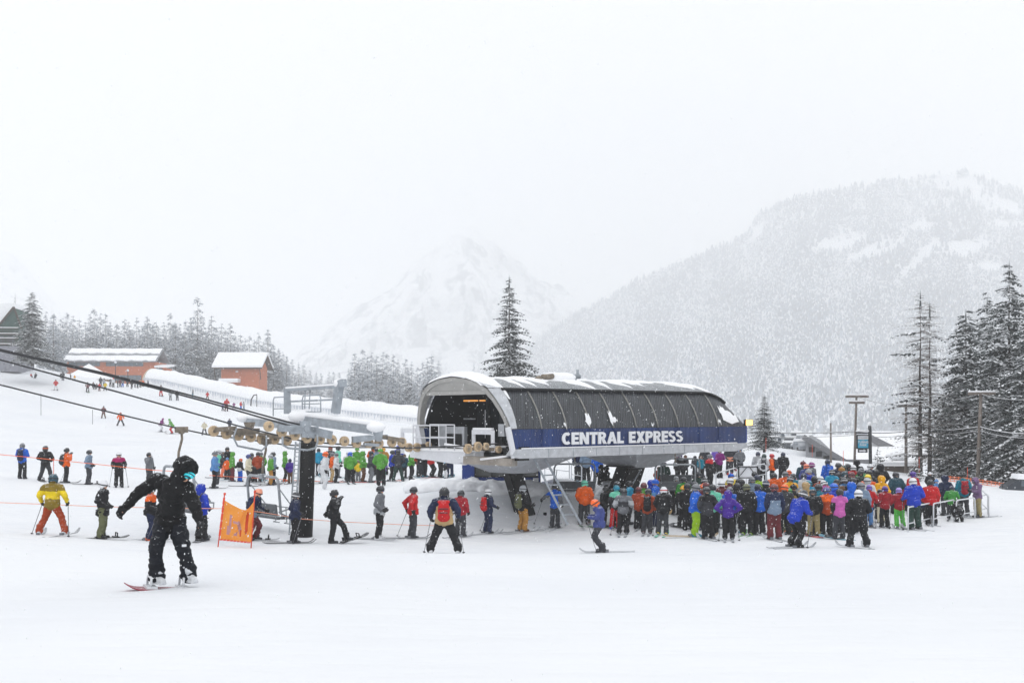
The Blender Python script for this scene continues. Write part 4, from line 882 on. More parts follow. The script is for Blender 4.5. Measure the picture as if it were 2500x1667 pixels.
    m = MB(); m.box(S(LEN - .1, -.22, 3.82) + Vector((.02, -.12, 0)), (.3, .08, .24), .25, .02); m.build('lamp_glass', g2, fl)
    # roof gear: siren pipes
    m = MB(); m.tube([S(3.55, 2.2, 5.66), S(4.1, 2.2, 5.7)], .11, 10); m.tube([S(3.4, 2.2, 5.62), S(3.2, 2.2, 5.52)], .12, 8); m.build('roof_vent', RUSTY, R)
    m = MB(); m.tube([S(4.9, 2.2, 5.7), S(5.6, 2.2, 5.72)], .1, 10); m.tube([S(5.0, 2.2, 5.48), S(5.0, 2.2, 5.7)], .04, 6); m.tube([S(5.4, 2.2, 5.48), S(5.4, 2.2, 5.7)], .04, 6); m.tube([S(5.5, 2.2, 5.7), S(5.5, 2.2, 6.0)], .06, 6); m.build('roof_horn', GALV, R)
    m = MB(); m.ball(S(4.3, 2.4, 5.62), .42, 3, (1.3, .8, .6)); m.ball(S(4.85, 2.4, 5.66), .36, 3, (1.5, .8, .6)); m.build('roof_gear_snow', SNOWCAP, R)
    m = MB(); m.tube([S(LEN - .9, 2.7, 4.9), S(LEN + .9, 2.7, 5.0)], .04, 6); m.build('roof_mast', GALV, R)
    # snow lying on the hood, along the ridge and in tongues down to the eave
    def blanket(name, f0, f1, a0, a1, th, n=60, k=7, rag=.12):
        """snow slab following the roof between section indices f0(a) and f1(a)"""
        m = MB(); G_ = []
        for q in range(n + 1):
            a = a0 + (a1 - a0) * q / n; lo, hi = f0(a), f1(a); row = []
            for j in range(k + 1):
                t = lo + (hi - lo) * j / k; i = min(int(t), nI - 2); fr = t - i; p = secp(a, i, .03).lerp(secp(a, i + 1, .03), fr)
                edge = min(j, k - j) / (k / 2) if k > 1 else 1; e2 = min(q, n - q) / 3
                row.append((p, p + UP * (th * min(1, edge * 1.6) ** .5 * min(1, e2 + .15) * (1 + .18 * math.sin(a * 3.1) + .1 * math.sin(a * 7 + j)))))
            G_.append(row)
        T_ = [[m.bm.verts.new(c[1]) for c in row] for row in G_]
        for q in range(n):
            for j in range(k): f = m.bm.faces.new((T_[q][j], T_[q + 1][j], T_[q + 1][j + 1], T_[q][j + 1])); f.smooth = True
        return m.build(name, SNOWCAP, R)
    blanket('hood_snow', lambda a: 4.0 - .6 * math.sin(a * 2) - (1.2 if a > .25 else 0) * .6, lambda a: 10.6, -.6, .35, .24, 12, 12)
    blanket('ridge_snow', lambda a: 6.2 + .45 * math.sin(a * 1.3) + .3 * math.sin(a * 3.7) + (.3 if 5 < a < 8 else 0), lambda a: 9.8, .9, 12.4, .1, 70, 8)
    for a0, a1, i0 in ((1.15, 1.5, 4.2), (1.75, 2.2, 4.5), (2.5, 3.0, 4.7), (4.3, 5.3, 4.25), (5.9, 6.2, 4.2), (6.9, 7.6, 4.6), (8.2, 8.6, 5.0), (10.4, 11.6, 4.6), (11.6, 13.0, 4.0)):
        blanket('snow_tongue', lambda a, a0=a0, a1=a1, i0=i0: i0 + 1.2 * (1 - (a - a0) / (a1 - a0)), lambda a: 6.6, a0, a1, .08, 12, 5)
    for a, i0, i1, w_ in ((3.95, .1, 1.6, .14), (5.25, .2, 1.9, .1), (5.4, .5, 1.2, .2), (2.65, .1, .6, .06), (12.75, .3, 2.2, .55), (12.4, 1.2, 2.6, .25), (11.9, .4, .9, .1), (7.6, .1, .4, .08)):
        blanket('stuck_snow', lambda x, i0=i0, a=a, w_=w_: i0 + .5 * abs(x - a) / w_, lambda x, i1=i1, a=a, w_=w_: i1 - .9 * abs(x - a) / w_ * (.5 + .5 * math.sin(x * 40)), a - w_, a + w_, .035, 10, 4)
    m = MB(); P = [S(a, -.07, 2.94) for a in np.linspace(.4, 13, 30)]; m.tube(P, .025, 5); m.build('ledge_snow', SNOWCAP, R)
    tag(R, 'long barrel-roofed lift station lettered CENTRAL EXPRESS on a blue band', 'lift station'); return R

def sign_letters():
    """heavy sans capitals from straight and curved strokes, laid along +x, upright in z, facing -y"""
    H = .46; T = .135; m = MB(); lay = [0]
    def stroke(p):                                       # p: polygon in letter units (x 0..w, y 0..1)
        lay[0] = (lay[0] + 1) % 5; d = .03 + .0025 * lay[0]
        m.prism([(x0 + a * H, b * H) for a, b in p], (1, 0, 0), (0, 0, 1), (0, 0, 3.045), (0, -d, 0))
    def arc(cx, cy, rx, ry, a0, a1, t, n=14):
        po = [(cx + rx * math.cos(a0 + (a1 - a0) * i / n), cy + ry * math.sin(a0 + (a1 - a0) * i / n)) for i in range(n + 1)]
        pi_ = [(cx + (rx - t) * math.cos(a0 + (a1 - a0) * i / n), cy + (ry - t * .8) * math.sin(a0 + (a1 - a0) * i / n)) for i in range(n + 1)]
        for i in range(n): stroke([po[i], po[i + 1], pi_[i + 1], pi_[i]])
    def rect(a, b, c, d): stroke([(a, b), (c, b), (c, d), (a, d)])
    t = .29; h = .23
    LW = dict(C=.86, E=.7, N=.92, T=.78, R=.86, A=.98, L=.66, X=.94, P=.8, S=.78)
    def draw(c):
        w_ = LW[c]
        if c == 'C': arc(.47, .5, .47, .5, .85, 2 * PI - .85, t)
        elif c == 'E': rect(0, 0, t, 1); [rect(t - .02, y, w_, y + h) for y in (0, 1 - h)]; rect(t - .02, .39, w_ * .92, .39 + h)
        elif c == 'N': rect(0, 0, t * .92, 1); rect(w_ - t * .92, 0, w_, 1); stroke([(0, 1), (t * 1.1, 1), (w_, 0), (w_ - t * 1.1, 0)])
        elif c == 'T': rect(w_ / 2 - t / 2, 0, w_ / 2 + t / 2, .98); rect(0, 1 - h, w_, 1)
        elif c == 'L': rect(0, 0, t, 1); rect(t - .02, 0, w_, h)
        elif c in 'RP':
            rect(0, 0, t, 1); rect(t - .02, 1 - .2, .45, 1); rect(t - .02, .4, .45, .6); arc(.43, .7, .36, .3, -PI / 2, PI / 2, t * .9, 10)
            if c == 'R': stroke([(.32, .45), (.6, .45), (w_ + .02, 0), (w_ - t * 1.15, 0)])
        elif c == 'A': stroke([(0, 0), (t, 0), (w_ / 2 + .12, 1), (w_ / 2 - .14, 1)]); stroke([(w_, 0), (w_ - t, 0), (w_ / 2 - .12, 1), (w_ / 2 + .14, 1)]); rect(.24, .2, w_ - .24, .38)
        elif c == 'X': stroke([(0, 0), (t * 1.15, 0), (w_, 1), (w_ - t * 1.15, 1)]); stroke([(w_, 0), (w_ - t * 1.15, 0), (0, 1), (t * 1.15, 1)])
        elif c == 'S':
            arc(.38, .715, .38, .285, .5, PI * 1.5, t * .88, 12); arc(.4, .285, .38, .285, -PI + .5 , PI / 2, t * .88, 12)
    total = 0; seq = 'CENTRAL EXPRESS'; gap = .07
    x0 = 2.45
    for ch in seq:
        if ch == ' ': x0 += .5 * H; continue
        draw(ch); x0 += (LW[ch] + gap) * H
    bmesh.ops.recalc_face_normals(m.bm, faces=m.bm.faces); me = bpy.data.meshes.new('lettering'); m.bm.to_mesh(me); m.bm.free()
    xs = [v.co.x for v in me.vertices]; a, b_ = min(xs), max(xs); want0, want1 = 2.42, 9.35
    for v in me.vertices: v.co.x = want0 + (v.co.x - a) * (want1 - want0) / (b_ - a)
    return me
station()

def booth():
    R = empty('operator_hut', S(3.2, 7.2, 1.0)); R.rotation_euler = (0, 0, 0); o = R.location; d = o.y; k = d / FPX
    BL = mat('hut_blue', '#1f3f8f', .55, var=.08, scale=2, dust=.2); X = lambda u: (u - CX) * k - o.x; Z = lambda v: CZ + (HY - v) * k - o.z
    m = MB(); m.box(((X(1128) + X(1320)) / 2, 1.2, (Z(1196) + Z(1100)) / 2), (X(1320) - X(1128), 2.4, Z(1100) - Z(1196))); m.build('wall', BL, R)
    for u0, u1 in ((1160, 1200), (1201, 1246), (1272, 1314)):
        m = MB(); m.box(((X(u0) + X(u1)) / 2, -.02, (Z(1163) + Z(1112)) / 2), (X(u1) - X(u0), .06, Z(1112) - Z(1163))); f = m.build('window', mat('dim_glass', '#4a4d4c', .1, var=.3, scale=1.5, spec=.7), R)
        q = MB(); q.box((X(u0), -.06, (Z(1163) + Z(1112)) / 2), (.06, .05, Z(1112) - Z(1163))); q.box(((X(u0) + X(u1)) / 2, -.06, Z(1163)), (X(u1) - X(u0), .05, .05)); q.build('window_frame', DARK, f)
    m = MB(); m.box((X(1308), -.1, (Z(1187) + Z(1166)) / 2), (X(1315) - X(1302), .04, Z(1166) - Z(1187))); s = m.build('notice_board', WHITEP, R)
    m = MB()
    for i in range(4): m.box((X(1308) + .01 * (i % 2), -.125, Z(1171 + i * 4)), (.12 + .03 * (i % 3), .01, .02))
    m.build('print_line', GREYP, s)
    m = MB(); m.ball((X(1134), -.1, Z(1131)), .16, 2, (1, .5, .5)); m.build('stuck_snow', SNOWCAP, R)
    tag(R, 'blue operator hut with dark windows beneath the station', 'hut')
booth()

# ------------------------------------------------------------------ ropes, tower, chairs
NEAR, FAR = .75, 4.75
def rope_pt(b, u, v):
    """point at pixel (u, v) in the vertical plane of the rope that runs at offset b from the station's near side"""
    p0 = O + BX * b; t = ((u - CX) / FPX * p0.y - p0.x) / (AX.x - (u - CX) / FPX * AX.y); p = p0 + AX * t; return Vector((p.x, p.y, CZ + (HY - v) / FPX * p.y))
def ropes():
    ST = mat('steel_rope', '#3b3c3f', .5, .3, var=.2, scale=20)
    def rope(b, px, lab, r, name='haul_rope'):
        P = [rope_pt(b, u, v) for u, v in px]; Q = []
        for i in range(len(P) - 1):
            for j in range(8): Q.append(P[i].lerp(P[i + 1], j / 8))
        Q.append(P[-1]); m = MB(); m.tube(Q, r, 8); o = m.build(name, ST); tag(o, lab, 'cable', 'cables of the chairlift'); return o
    rope(NEAR, [(-260, 826), (0, 878), (300, 960), (584, 1040), (660, 1058), (745, 1078), (860, 1086), (980, 1094), (1140, 1088), (1250, 1080)], 'middle cable running down to the upper wheels of the lift tower', .024)
    rope(FAR, [(-260, 883), (0, 939), (210, 992), (429, 1044), (510, 1061), (600, 1072), (700, 1086), (840, 1092), (960, 1092), (1060, 1086)], 'lowest cable running under the left wheels of the lift tower', .024)
    for dv, lab in ((0, 'upper of the two thick dark cables at the top'), (6, 'lower of the two thick dark cables at the top')):
        rope(2.75, [(-260, 800 + dv * .5), (0, 853 + dv * .5), (260, 912 + dv * .6), (500, 974 + dv * .9), (700, 1029 + dv * 1.3), (800, 1052 + dv)], lab, .028, 'power_cable')
ropes()

def wheel(m_tyre, m_hub, c, r=.185):
    m_tyre.tube([c + BX * r0 for r0 in (0,)] + [c + BX * .001], r, 4) if False else None
TB = None
def tower():
    global TB
    base = rope_pt(2.75, 742, 1300); base.z = ground(base.x, base.y); d = base.y; R = empty('lift_tower', (0, 0, 0))
    top = pt(754, 1058, d + .05); m = MB(); m.tube([base - UP * .6, top], [.27, .25], 20); m.build('mast', BLACKP, R)
    AP = lambda u, v: arm(u, v)
    def arm(u, v):
        t = ((u - CX) / FPX * base.y - base.x) / (BX.x - (u - CX) / FPX * BX.y); p = base + BX * t; return Vector((p.x, p.y, CZ + (HY - v) / FPX * p.y))
    # cross arms
    def beam(p0, p1, w_, h_, snow=.16):
        m = MB(); m.bar(p0, p1, w_, h_); b = m.build('crossarm', GALV, R)
        if snow:
            s = MB(); e = Vector((0, 0, h_ / 2 + snow / 2)); s.bar(p0 + e, p1 + e, w_ * 1.15, snow, bev=.05); s.build('arm_snow', SNOWCAP, b)
    beam(arm(606, 1030), arm(748, 1042), .22, .24); beam(arm(745, 1026), arm(915, 1050), .22, .26)
    for u, v, r in ((599, 1020, .3), (735, 1016, .4), (918, 1042, .27)): s = MB(); s.ball(arm(u, v), r, 3, (1.1, 1.1, .6)); s.build('snow_heap', SNOWCAP, R)
    # gantry
    m = MB(); m.bar(arm(701, 1010), arm(701, 949), .2, .2); m.build('gantry_post', GALV, R); m = MB(); m.bar(arm(819, 1008), arm(829, 938), .22, .24); m.bar(arm(829, 938), arm(840, 934), .2, .24); m.build('gantry_post', GALV, R)
    m = MB(); m.bar(arm(699, 950), arm(829, 941), .12, .16); g = m.build('gantry_beam', GALV, R); m = MB(); m.bar(arm(700, 947), arm(828, 938), .14, .08, bev=.02); m.ball(arm(826, 936), .16, 2); m.build('beam_snow', SNOWCAP, g)
    m = MB(); m.bar(arm(708, 980), arm(822, 975), .05, .06); m.build('gantry_rail', GALV, R)
    def hoop(u0, v0, u1, v1):
        m = MB(); a, b, c, e = arm(u0, v1), arm(u0, v0), arm(u1, v0 - 2), arm(u1, v1)
        rb = .12; m.tube([a, b - UP * rb, b.lerp(c, .06), b.lerp(c, .94), c - UP * rb, e], .022, 6); m.tube([a.lerp(b, .5), e.lerp(c, .5)], .02, 6); m.tube([a.lerp(b, .03), e.lerp(c, .03)], .02, 6); m.build('railing', GALV, R)
    hoop(667, 970, 709, 1026); hoop(738, 966, 783, 1006); m = MB(); m.tube([arm(744, 998), arm(745, 950)], .02, 6); m.tube([arm(755, 998), arm(757, 950)], .02, 6); m.build('rail_ladder', GALV, R)
    # wheel trains
    def train(b, wheels, beams, r, off):
        for u, v in wheels:
            c = rope_pt(b, u, v); w_ = MB(); w_.tube([c - BX * .06, c - BX * .05, c + BX * .05, c + BX * .06], [r * .88, r, r, r * .88], 24)
            o = w_.build('sheave_wheel', RUBBER, R); h = MB(); h.disc(c, BX, r * .7, .1, 22); h.build('rim', mat('sheave_side', '#a18e74', .7, .1, var=.2, scale=8), o); h = MB(); h.disc(c, BX, r * .3, .2, 12); h.build('hub', RUSTY, o)
        for (u0, v0, u1, v1, w_, h_) in beams:
            m = MB(); m.bar(rope_pt(b, u0, v0) - BX * off, rope_pt(b, u1, v1) - BX * off, .1, h_); m.build('train_beam', GALV if w_ else RUSTY, R)
    ox, oy, k = 500, 950, 3.92; Zp = lambda L_: [(ox + x / k, oy + y / k) for x, y in L_]
    far = Zp([(85, 400), (205, 425), (322, 440), (440, 455), (545, 475), (665, 478), (785, 487)])
    near = Zp([(612, 355), (735, 410), (860, 440), (975, 465), (1100, 482), (1215, 485), (1335, 497), (1450, 512), (1570, 515), (1665, 520), (1790, 507), (1885, 507)])
    zb = lambda a, b, c, d_, w_, h_: (ox + a / k, oy + b / k, ox + c / k, oy + d_ / k, w_, h_)
    train(FAR, far, [zb(85, 385, 280, 375, 0, .16), zb(280, 400, 500, 400, 0, .2), zb(500, 430, 800, 470, 0, .13), zb(205, 415, 440, 430, 0, .12)], .185, .14)
    train(NEAR, near, [zb(680, 375, 950, 375, 1, .2), zb(790, 400, 1060, 385, 1, .2), zb(950, 385, 1190, 440, 1, .26), zb(1390, 480, 1560, 465, 1, .2), zb(1500, 465, 1720, 455, 1, .16), zb(1650, 450, 1880, 490, 0, .13), zb(900, 440, 1030, 450, 1, .12), zb(1500, 525, 1640, 535, 1, .1)], .165, .14)
    m = MB(); c = rope_pt(NEAR, 740, 1044) - BX * .2; m.prism([(-.2, .22), (.2, .22), (.1, -.24), (-.1, -.24)], AX, UP, c, BX * .1); m.tube([c - BX * .05 - UP * .05, c + BX * .15 - UP * .05], .09, 10); m.build('hanger_bracket', GALV, R)
    m = MB(); c = rope_pt(NEAR, 917, 1055) - BX * .2; m.prism([(-.22, .25), (.22, .25), (.1, -.3), (-.1, -.3)], AX, UP, c, BX * .1); m.build('hanger_bracket', GALV, R)
    m = MB(); c = rope_pt(FAR, 604, 1040) - BX * .2; m.prism([(-.2, .14), (.2, .14), (.1, -.16), (-.1, -.16)], AX, UP, c, BX * .1); m.build('hanger_bracket', RUSTY, R)
    # rope catcher hoops hanging below
    for b, pts_ in ((FAR, Zp([(270, 375), (240, 460), (280, 540), (380, 560), (510, 585), (555, 540), (555, 440)])), (NEAR, Zp([(705, 450), (705, 530), (760, 560), (940, 580), (1020, 560), (1040, 500), (1035, 430)]))):
        m = MB(); m.tube([rope_pt(b, u, v) - BX * .25 for u, v in pts_], .035, 8); m.build('catcher_hoop', GALV, R)
    # ladder on the mast's left
    m = MB(); lo, hi = pt(706, 1305, d - .1), pt(722, 1078, d - .1); lo2, hi2 = pt(719, 1305, d - .1), pt(733, 1078, d - .1)
    m.bar(lo, hi, .05, .05); m.bar(lo2, hi2, .06, .06)
    for i in range(22): t = (i + .5) / 22; m.tube([lo.lerp(hi, t), lo2.lerp(hi2, t)], .016, 6)
    m.build('ladder', GALV, R); TB = R
    tag(R, 'black lift tower with grey cross arms carrying rows of tan wheels', 'lift tower')
    # station side wheels
    Q = empty('wheel_train', (0, 0, 0))
    for b, L_ in ((NEAR, [(1142, 1095), (1166, 1090), (1186, 1089), (1217, 1097)]), (FAR, [(998, 1092), (1018, 1092), (1046, 1086)])):
        for i, (u, v) in enumerate(L_):
            c = rope_pt(b, u, v); r = .175 if i < 2 else .13; w_ = MB(); w_.tube([c - BX * .06, c - BX * .05, c + BX * .05, c + BX * .06], [r * .88, r, r, r * .88], 22); o = w_.build('sheave_wheel', RUBBER, Q)
            h = MB(); h.disc(c, BX, r * .72, .14, 20); h.build('rim', mat('sheave_side', '#a18e74', .7, .1), o); h = MB(); h.disc(c, BX, r * .3, .18, 10); h.build('hub', RUSTY, o)
        m = MB(); m.bar(rope_pt(b, *L_[0]) + BX * .14, rope_pt(b, *L_[-1]) + BX * .14, .08, .12); m.build('train_beam', RUSTY, Q)
    tag(Q, 'tan rope wheels guiding the cables into the station mouth', 'wheels')
tower()

CHAIRM = mat('chair_steel', '#989da3', .45, .4, var=.12, scale=6, dust=.5)
SEATM = mat('seat_vinyl', '#55595e', .6, var=.15, scale=5, dust=.7)
def make_chair():
    R = empty('chairlift_chair')                        # origin at the rope grip; x across (2.1 m), travel along +y
    m = MB(); m.box((0, 0, .02), (.16, .42, .2)); m.tube([(-.1, 0, -.04), (.1, 0, -.04)], .09, 10); m.build('grip', RUSTY, R)
    m = MB(); m.tube([(0, 0, 0), (0, .02, -.3), (0, -.1, -.75), (0, -.12, -1.2)], .045, 8); m.build('hanger', RUSTY, R)
    m = MB(); w_ = 1.15; zt = -1.25; m.tube([(-w_, -.02, -2.55), (-w_, -.12, zt - .22), (-w_ + .07, -.12, zt - .06), (-w_ + .2, -.12, zt), (w_ - .2, -.12, zt), (w_ - .07, -.12, zt - .06), (w_, -.12, zt - .22), (w_, -.02, -2.55), (w_, .3, -2.72)], .05, 8); m.box((0, -.12, zt), (.24, .2, .2), None, .03)
    m.build('bail', CHAIRM, R)
    m = MB(); m.box((0, .12, -2.72), (2.25, .5, .1), None, .03); m.build('seat', SEATM, R)
    m = MB(); m.box((0, -.16, -2.42), (2.25, .07, .42), Euler((.12, 0, 0)).to_matrix(), .03); m.build('backrest', SEATM, R)
    m = MB()
    for s in (-1, 1): m.tube([(s * w_, -.1, -2.5), (s * w_, .3, -2.4), (s * w_, .62, -2.44), (s * w_, .6, -2.62), (s * w_, .2, -2.7)], .03, 8)
    m.build('armrest', CHAIRM, R)
    m = MB(); m.tube([(-1.0, -.05, -1.6), (-.98, .55, -2.35), (-.9, .62, -2.4), (.9, .62, -2.4), (.98, .55, -2.35), (1.0, -.05, -1.6)], .022, 6)
    for s in (-.4, .4): m.tube([(s, .62, -2.4), (s, .66, -2.95), (s - .22, .68, -3.0), (s + .22, .68, -3.0)], .02, 6)
    m.build('safety_bar', CHAIRM, R)
    tag(R, 'empty grey chairlift chair hanging just behind the orange banner', 'chairlift chair', 'chairs of the lift'); return R
CH = make_chair(); first = True
def place_chair(b, u, v, label, z=None, rz=None, p=None, sc_=1.):
    global first
    c = CH if first else copy_tree(CH); first = False
    c.location = p if p is not None else rope_pt(b, u, v); c.rotation_euler = (0, 0, (ST_ROT - PI / 2) if rz is None else rz); c['label'] = label; c.scale = (sc_,) * 3
    return c
place_chair(FAR, 648, 1079, 'empty grey chairlift chair hanging just behind the orange banner', sc_=.95)
place_chair(FAR, 443, 1050, 'grey chairlift chair half hidden behind the dark snowboarder', sc_=.97)
place_chair(0, 0, 0, 'chairlift chair at the station just right of the thick rear column', p=S(9.2, .2, 3.0), rz=ST_ROT - .75, sc_=.72)
place_chair(0, 0, 0, 'second chairlift chair farther back right of the rear column', p=S(11.2, 1.6, 3.15), rz=ST_ROT - .9, sc_=.72)
place_chair(0, 0, 0, 'chairlift chair seen left of the thick rear column with riders', p=S(6.3, 3.2, 3.05), rz=ST_ROT - .6, sc_=.75)

# ------------------------------------------------------------------ banner, barriers, rope lines, board
def banner():
    d = 33.5; k = d / FPX; R = empty('orange_banner', pt(572, 1320, d)); o = R.location
    T = lambda x, y, dy=0.: pt(520 + x * 160 / 1673, 1190 + y * 150 / 1568, d + dy) - o
    RED = mat('marker_red', '#d8482c', .6, var=.1)
    for (a, b, c, e) in ((300, 130, 120, 1400), (1072, 70, 966, 1440)):
        m = MB(); m.tube([T(c, e) - UP * .2, T(a, b)], .018, 8); m.tube([T(a, b), T(a - 2, b + 60)], .035, 8); m.build('post', RED, R)
    # sagging net cloth: rows between the posts, top edge dipping, with folds
    nx, ny = 40, 28; V = []
    FT = bpy.data.materials.new('orange_mesh_cloth'); FT.use_nodes = True; n = FT.node_tree; lk = n.links.new; b = n.nodes['Principled BSDF']; b.inputs['Roughness'].default_value = .8
    t_ = n.nodes.new('ShaderNodeTexCoord'); z = n.nodes.new('ShaderNodeTexNoise'); z.inputs['Scale'].default_value = 3; lk(t_.outputs['Object'], z.inputs['Vector']); r = n.nodes.new('ShaderNodeValToRGB')
    r.color_ramp.elements[0].color = (*lin('#f3912a'), 1); r.color_ramp.elements[1].color = (*lin('#f9b25a'), 1); lk(z.outputs['Fac'], r.inputs['Fac']); lk(r.outputs[0], b.inputs['Base Color'])
    tr = n.nodes.new('ShaderNodeBsdfTranslucent'); lk(r.outputs[0], tr.inputs[0]); ms = n.nodes.new('ShaderNodeMixShader'); ms.inputs[0].default_value = .45; lk(b.outputs[0], ms.inputs[1]); lk(tr.outputs[0], ms.inputs[2]); lk(ms.outputs[0], n.nodes['Material Output'].inputs[0])
    LET = mat('banner_grey', '#b98a8e', .8, var=.06); LETR = mat('banner_red_print', '#c2451c', .8, var=.08)
    grid = {}
    def pos(s, t):
        xl = 290 + (190 - 290) * t; xr = 1050 + (975 - 1050) * t
        yt = np.interp(s, [0, .25, .55, .7, .82, 1], [320, 430, 545, 575, 520, 345]); yb = np.interp(s, [0, 1], [1310, 1390])
        x = xl + (xr - xl) * s; y = yt + (yb - yt) * t
        fold = .10 * math.sin((s * 1.1 + t * .55) * 14) * (1 - t) ** .6 * s + .05 * math.sin(s * 9) ; fold += .16 * math.exp(-((s - .72 + .25 * t) / .05) ** 2) * (1 - t * .8)
        return T(x, y, fold)
    Vv = [pos(i / nx, j / ny) for j in range(ny + 1) for i in range(nx + 1)]
    F = [(j * (nx + 1) + i, j * (nx + 1) + i + 1, (j + 1) * (nx + 1) + i + 1, (j + 1) * (nx + 1) + i) for j in range(ny) for i in range(nx)]
    MI = []
    for j in range(ny):
        for i in range(nx):
            x, y = (i + .5) / nx, (j + .5) / ny; m_ = 0
            if .17 < x < .29 and .30 < y < .86 and (x > .235 or y > .62) and not (y > .8 and x > .27): m_ = 1      # hooked first letter
            if .36 < x < .58 and .42 < y < .50: m_ = 1
            if .40 < x < .52 and .72 < y < .84 and x - .40 > (.84 - y): m_ = 1
            if .50 < x < .66 and .40 < y < .78 and abs((x - .50) - (y - .38) * .36) < .055: m_ = 1
            if .74 < x < .86 and .08 < y < .80 and ((x - .80) / .06) ** 2 + ((y - .45) / .36) ** 2 < 1: m_ = 2                 # rounded last letter
            if .60 < x < .66 and .66 < y < .84 and abs(x - .63) < .02 + .02 * (y - .66): m_ = 2
            MI.append(m_)
    me = np_mesh('cloth', [tuple(v) for v in Vv], np.array(F), MI, True); link_mesh('cloth', me, R, [FT, LET, LETR])
    h = MB()
    for i in range(9): p = T(210 + i * 88, 1322 + i * 9, -.02); h.box(p, (.09, .01, .045))
    for i in range(5): p = T(275 - i * 24, 340 + i * 200, -.03); h.box(p, (.06, .01, .2), Euler((0, .14, 0)).to_matrix())
    h.build('tape_dash', RED, R)
    tag(R, 'sagging orange mesh banner with smudged letters strung between two poles', 'banner')
banner()

def barriers():
    RW = mat('barrier_white', '#cfd2d6', .45, .1, var=.05)
    spec = [(2217, 1298, 2274, 1282, 1236), (2279, 1285, 2329, 1272, 1228), (2335, 1274, 2380, 1266, 1224), (2383, 1264, 2412, 1256, 1214), (2396, 1244, 2414, 1262, 1212)]
    labs = ['nearest white tube barrier by the lime-trousered child', 'second white tube barrier behind the red jacket', 'white tube barrier before the crouching skier', 'white tube barrier nearest the mauve hooded person', 'short white tube barrier closing the end of the queue']
    for (u0, v0, u1, v1, vt), lab in zip(spec, labs):
        d0 = hit(u0, v0) or 42; d1 = hit(u1, v1) or 44; a, b = pt(u0, v0, d0), pt(u1, v1, d1); a.z = ground(a.x, a.y) - .1; b.z = ground(b.x, b.y) - .1
        R = empty('crowd_barrier', a); a_ = Vector((0, 0, 0)); b_ = b - a; h = .95; e = (b_.normalized() * .12); u_ = UP
        m = MB(); m.tube([a_, u_ * (h - .12), u_ * (h - .03) + e * .3, u_ * h + e, b_ + u_ * h - e, b_ + u_ * (h - .03) - e * .3, b_ + u_ * (h - .12), b_], .028, 8); m.build('frame', RW, R)
        m = MB(); m.tube([u_ * .38, b_ + u_ * .38], .022, 8); m.build('crossbar', RW, R); tag(R, lab, 'barrier', 'white barriers at the queue end')
    for (u0, v0, u1, v1, lab) in ((1395, 1180, 1420, 1184, 'white tube barrier behind the ladder legs'), (1428, 1172, 1475, 1166, 'white tube barrier in front of the three distant skiers'), (1748, 1205, 1800, 1190, 'white tube barrier beside the white board frame'), (1822, 1186, 1870, 1178, 'white tube barrier right of the white board frame'), (1330, 1165, 1390, 1172, 'white tube barrier far behind the front column')):
        d = hit(u0, v0) or 55; a, b = pt(u0, v0, d), pt(u1, v1, d + .3); R = empty('crowd_barrier', a); b_ = b - a; h = 1.0; e = b_.normalized() * .12
        m = MB(); m.tube([UP * -.2, UP * (h - .1), UP * h + e, b_ + UP * h - e, b_ + UP * (h - .1), b_ - UP * .2], .03, 8); m.build('frame', RW, R); m = MB(); m.tube([UP * .45, b_ + UP * .45], .022, 6); m.build('crossbar', RW, R); tag(R, lab, 'barrier', 'white barriers by the station')
barriers()

def board():
    d = 58.; k = d / FPX; R = empty('white_board', pt(1826, 1185, d)); X = lambda u: (u - 1826) * k; Z = lambda v: (1185 - v) * k
    m = MB(); m.box((0, 0, Z(1152)), (46 * k, .04, 30 * k)); m.build('panel', WHITEP, R); m = MB()
    for a, b in (((1803, 1139), (1849, 1139)), ((1803, 1185), (1803, 1138)), ((1849, 1185), (1849, 1138)), ((1803, 1166), (1849, 1166))): m.bar((X(a[0]), -.05, Z(a[1])), (X(b[0]), -.05, Z(b[1])), .05, .05)
    m.bar((X(1804), -.06, Z(1163)), (X(1822), -.06, Z(1141)), .03, .03); m.bar((X(1830), -.06, Z(1141)), (X(1848), -.06, Z(1163)), .03, .03); m.build('frame', DARK, R)
    tag(R, 'back of a white board in a dark braced frame', 'board')
board()

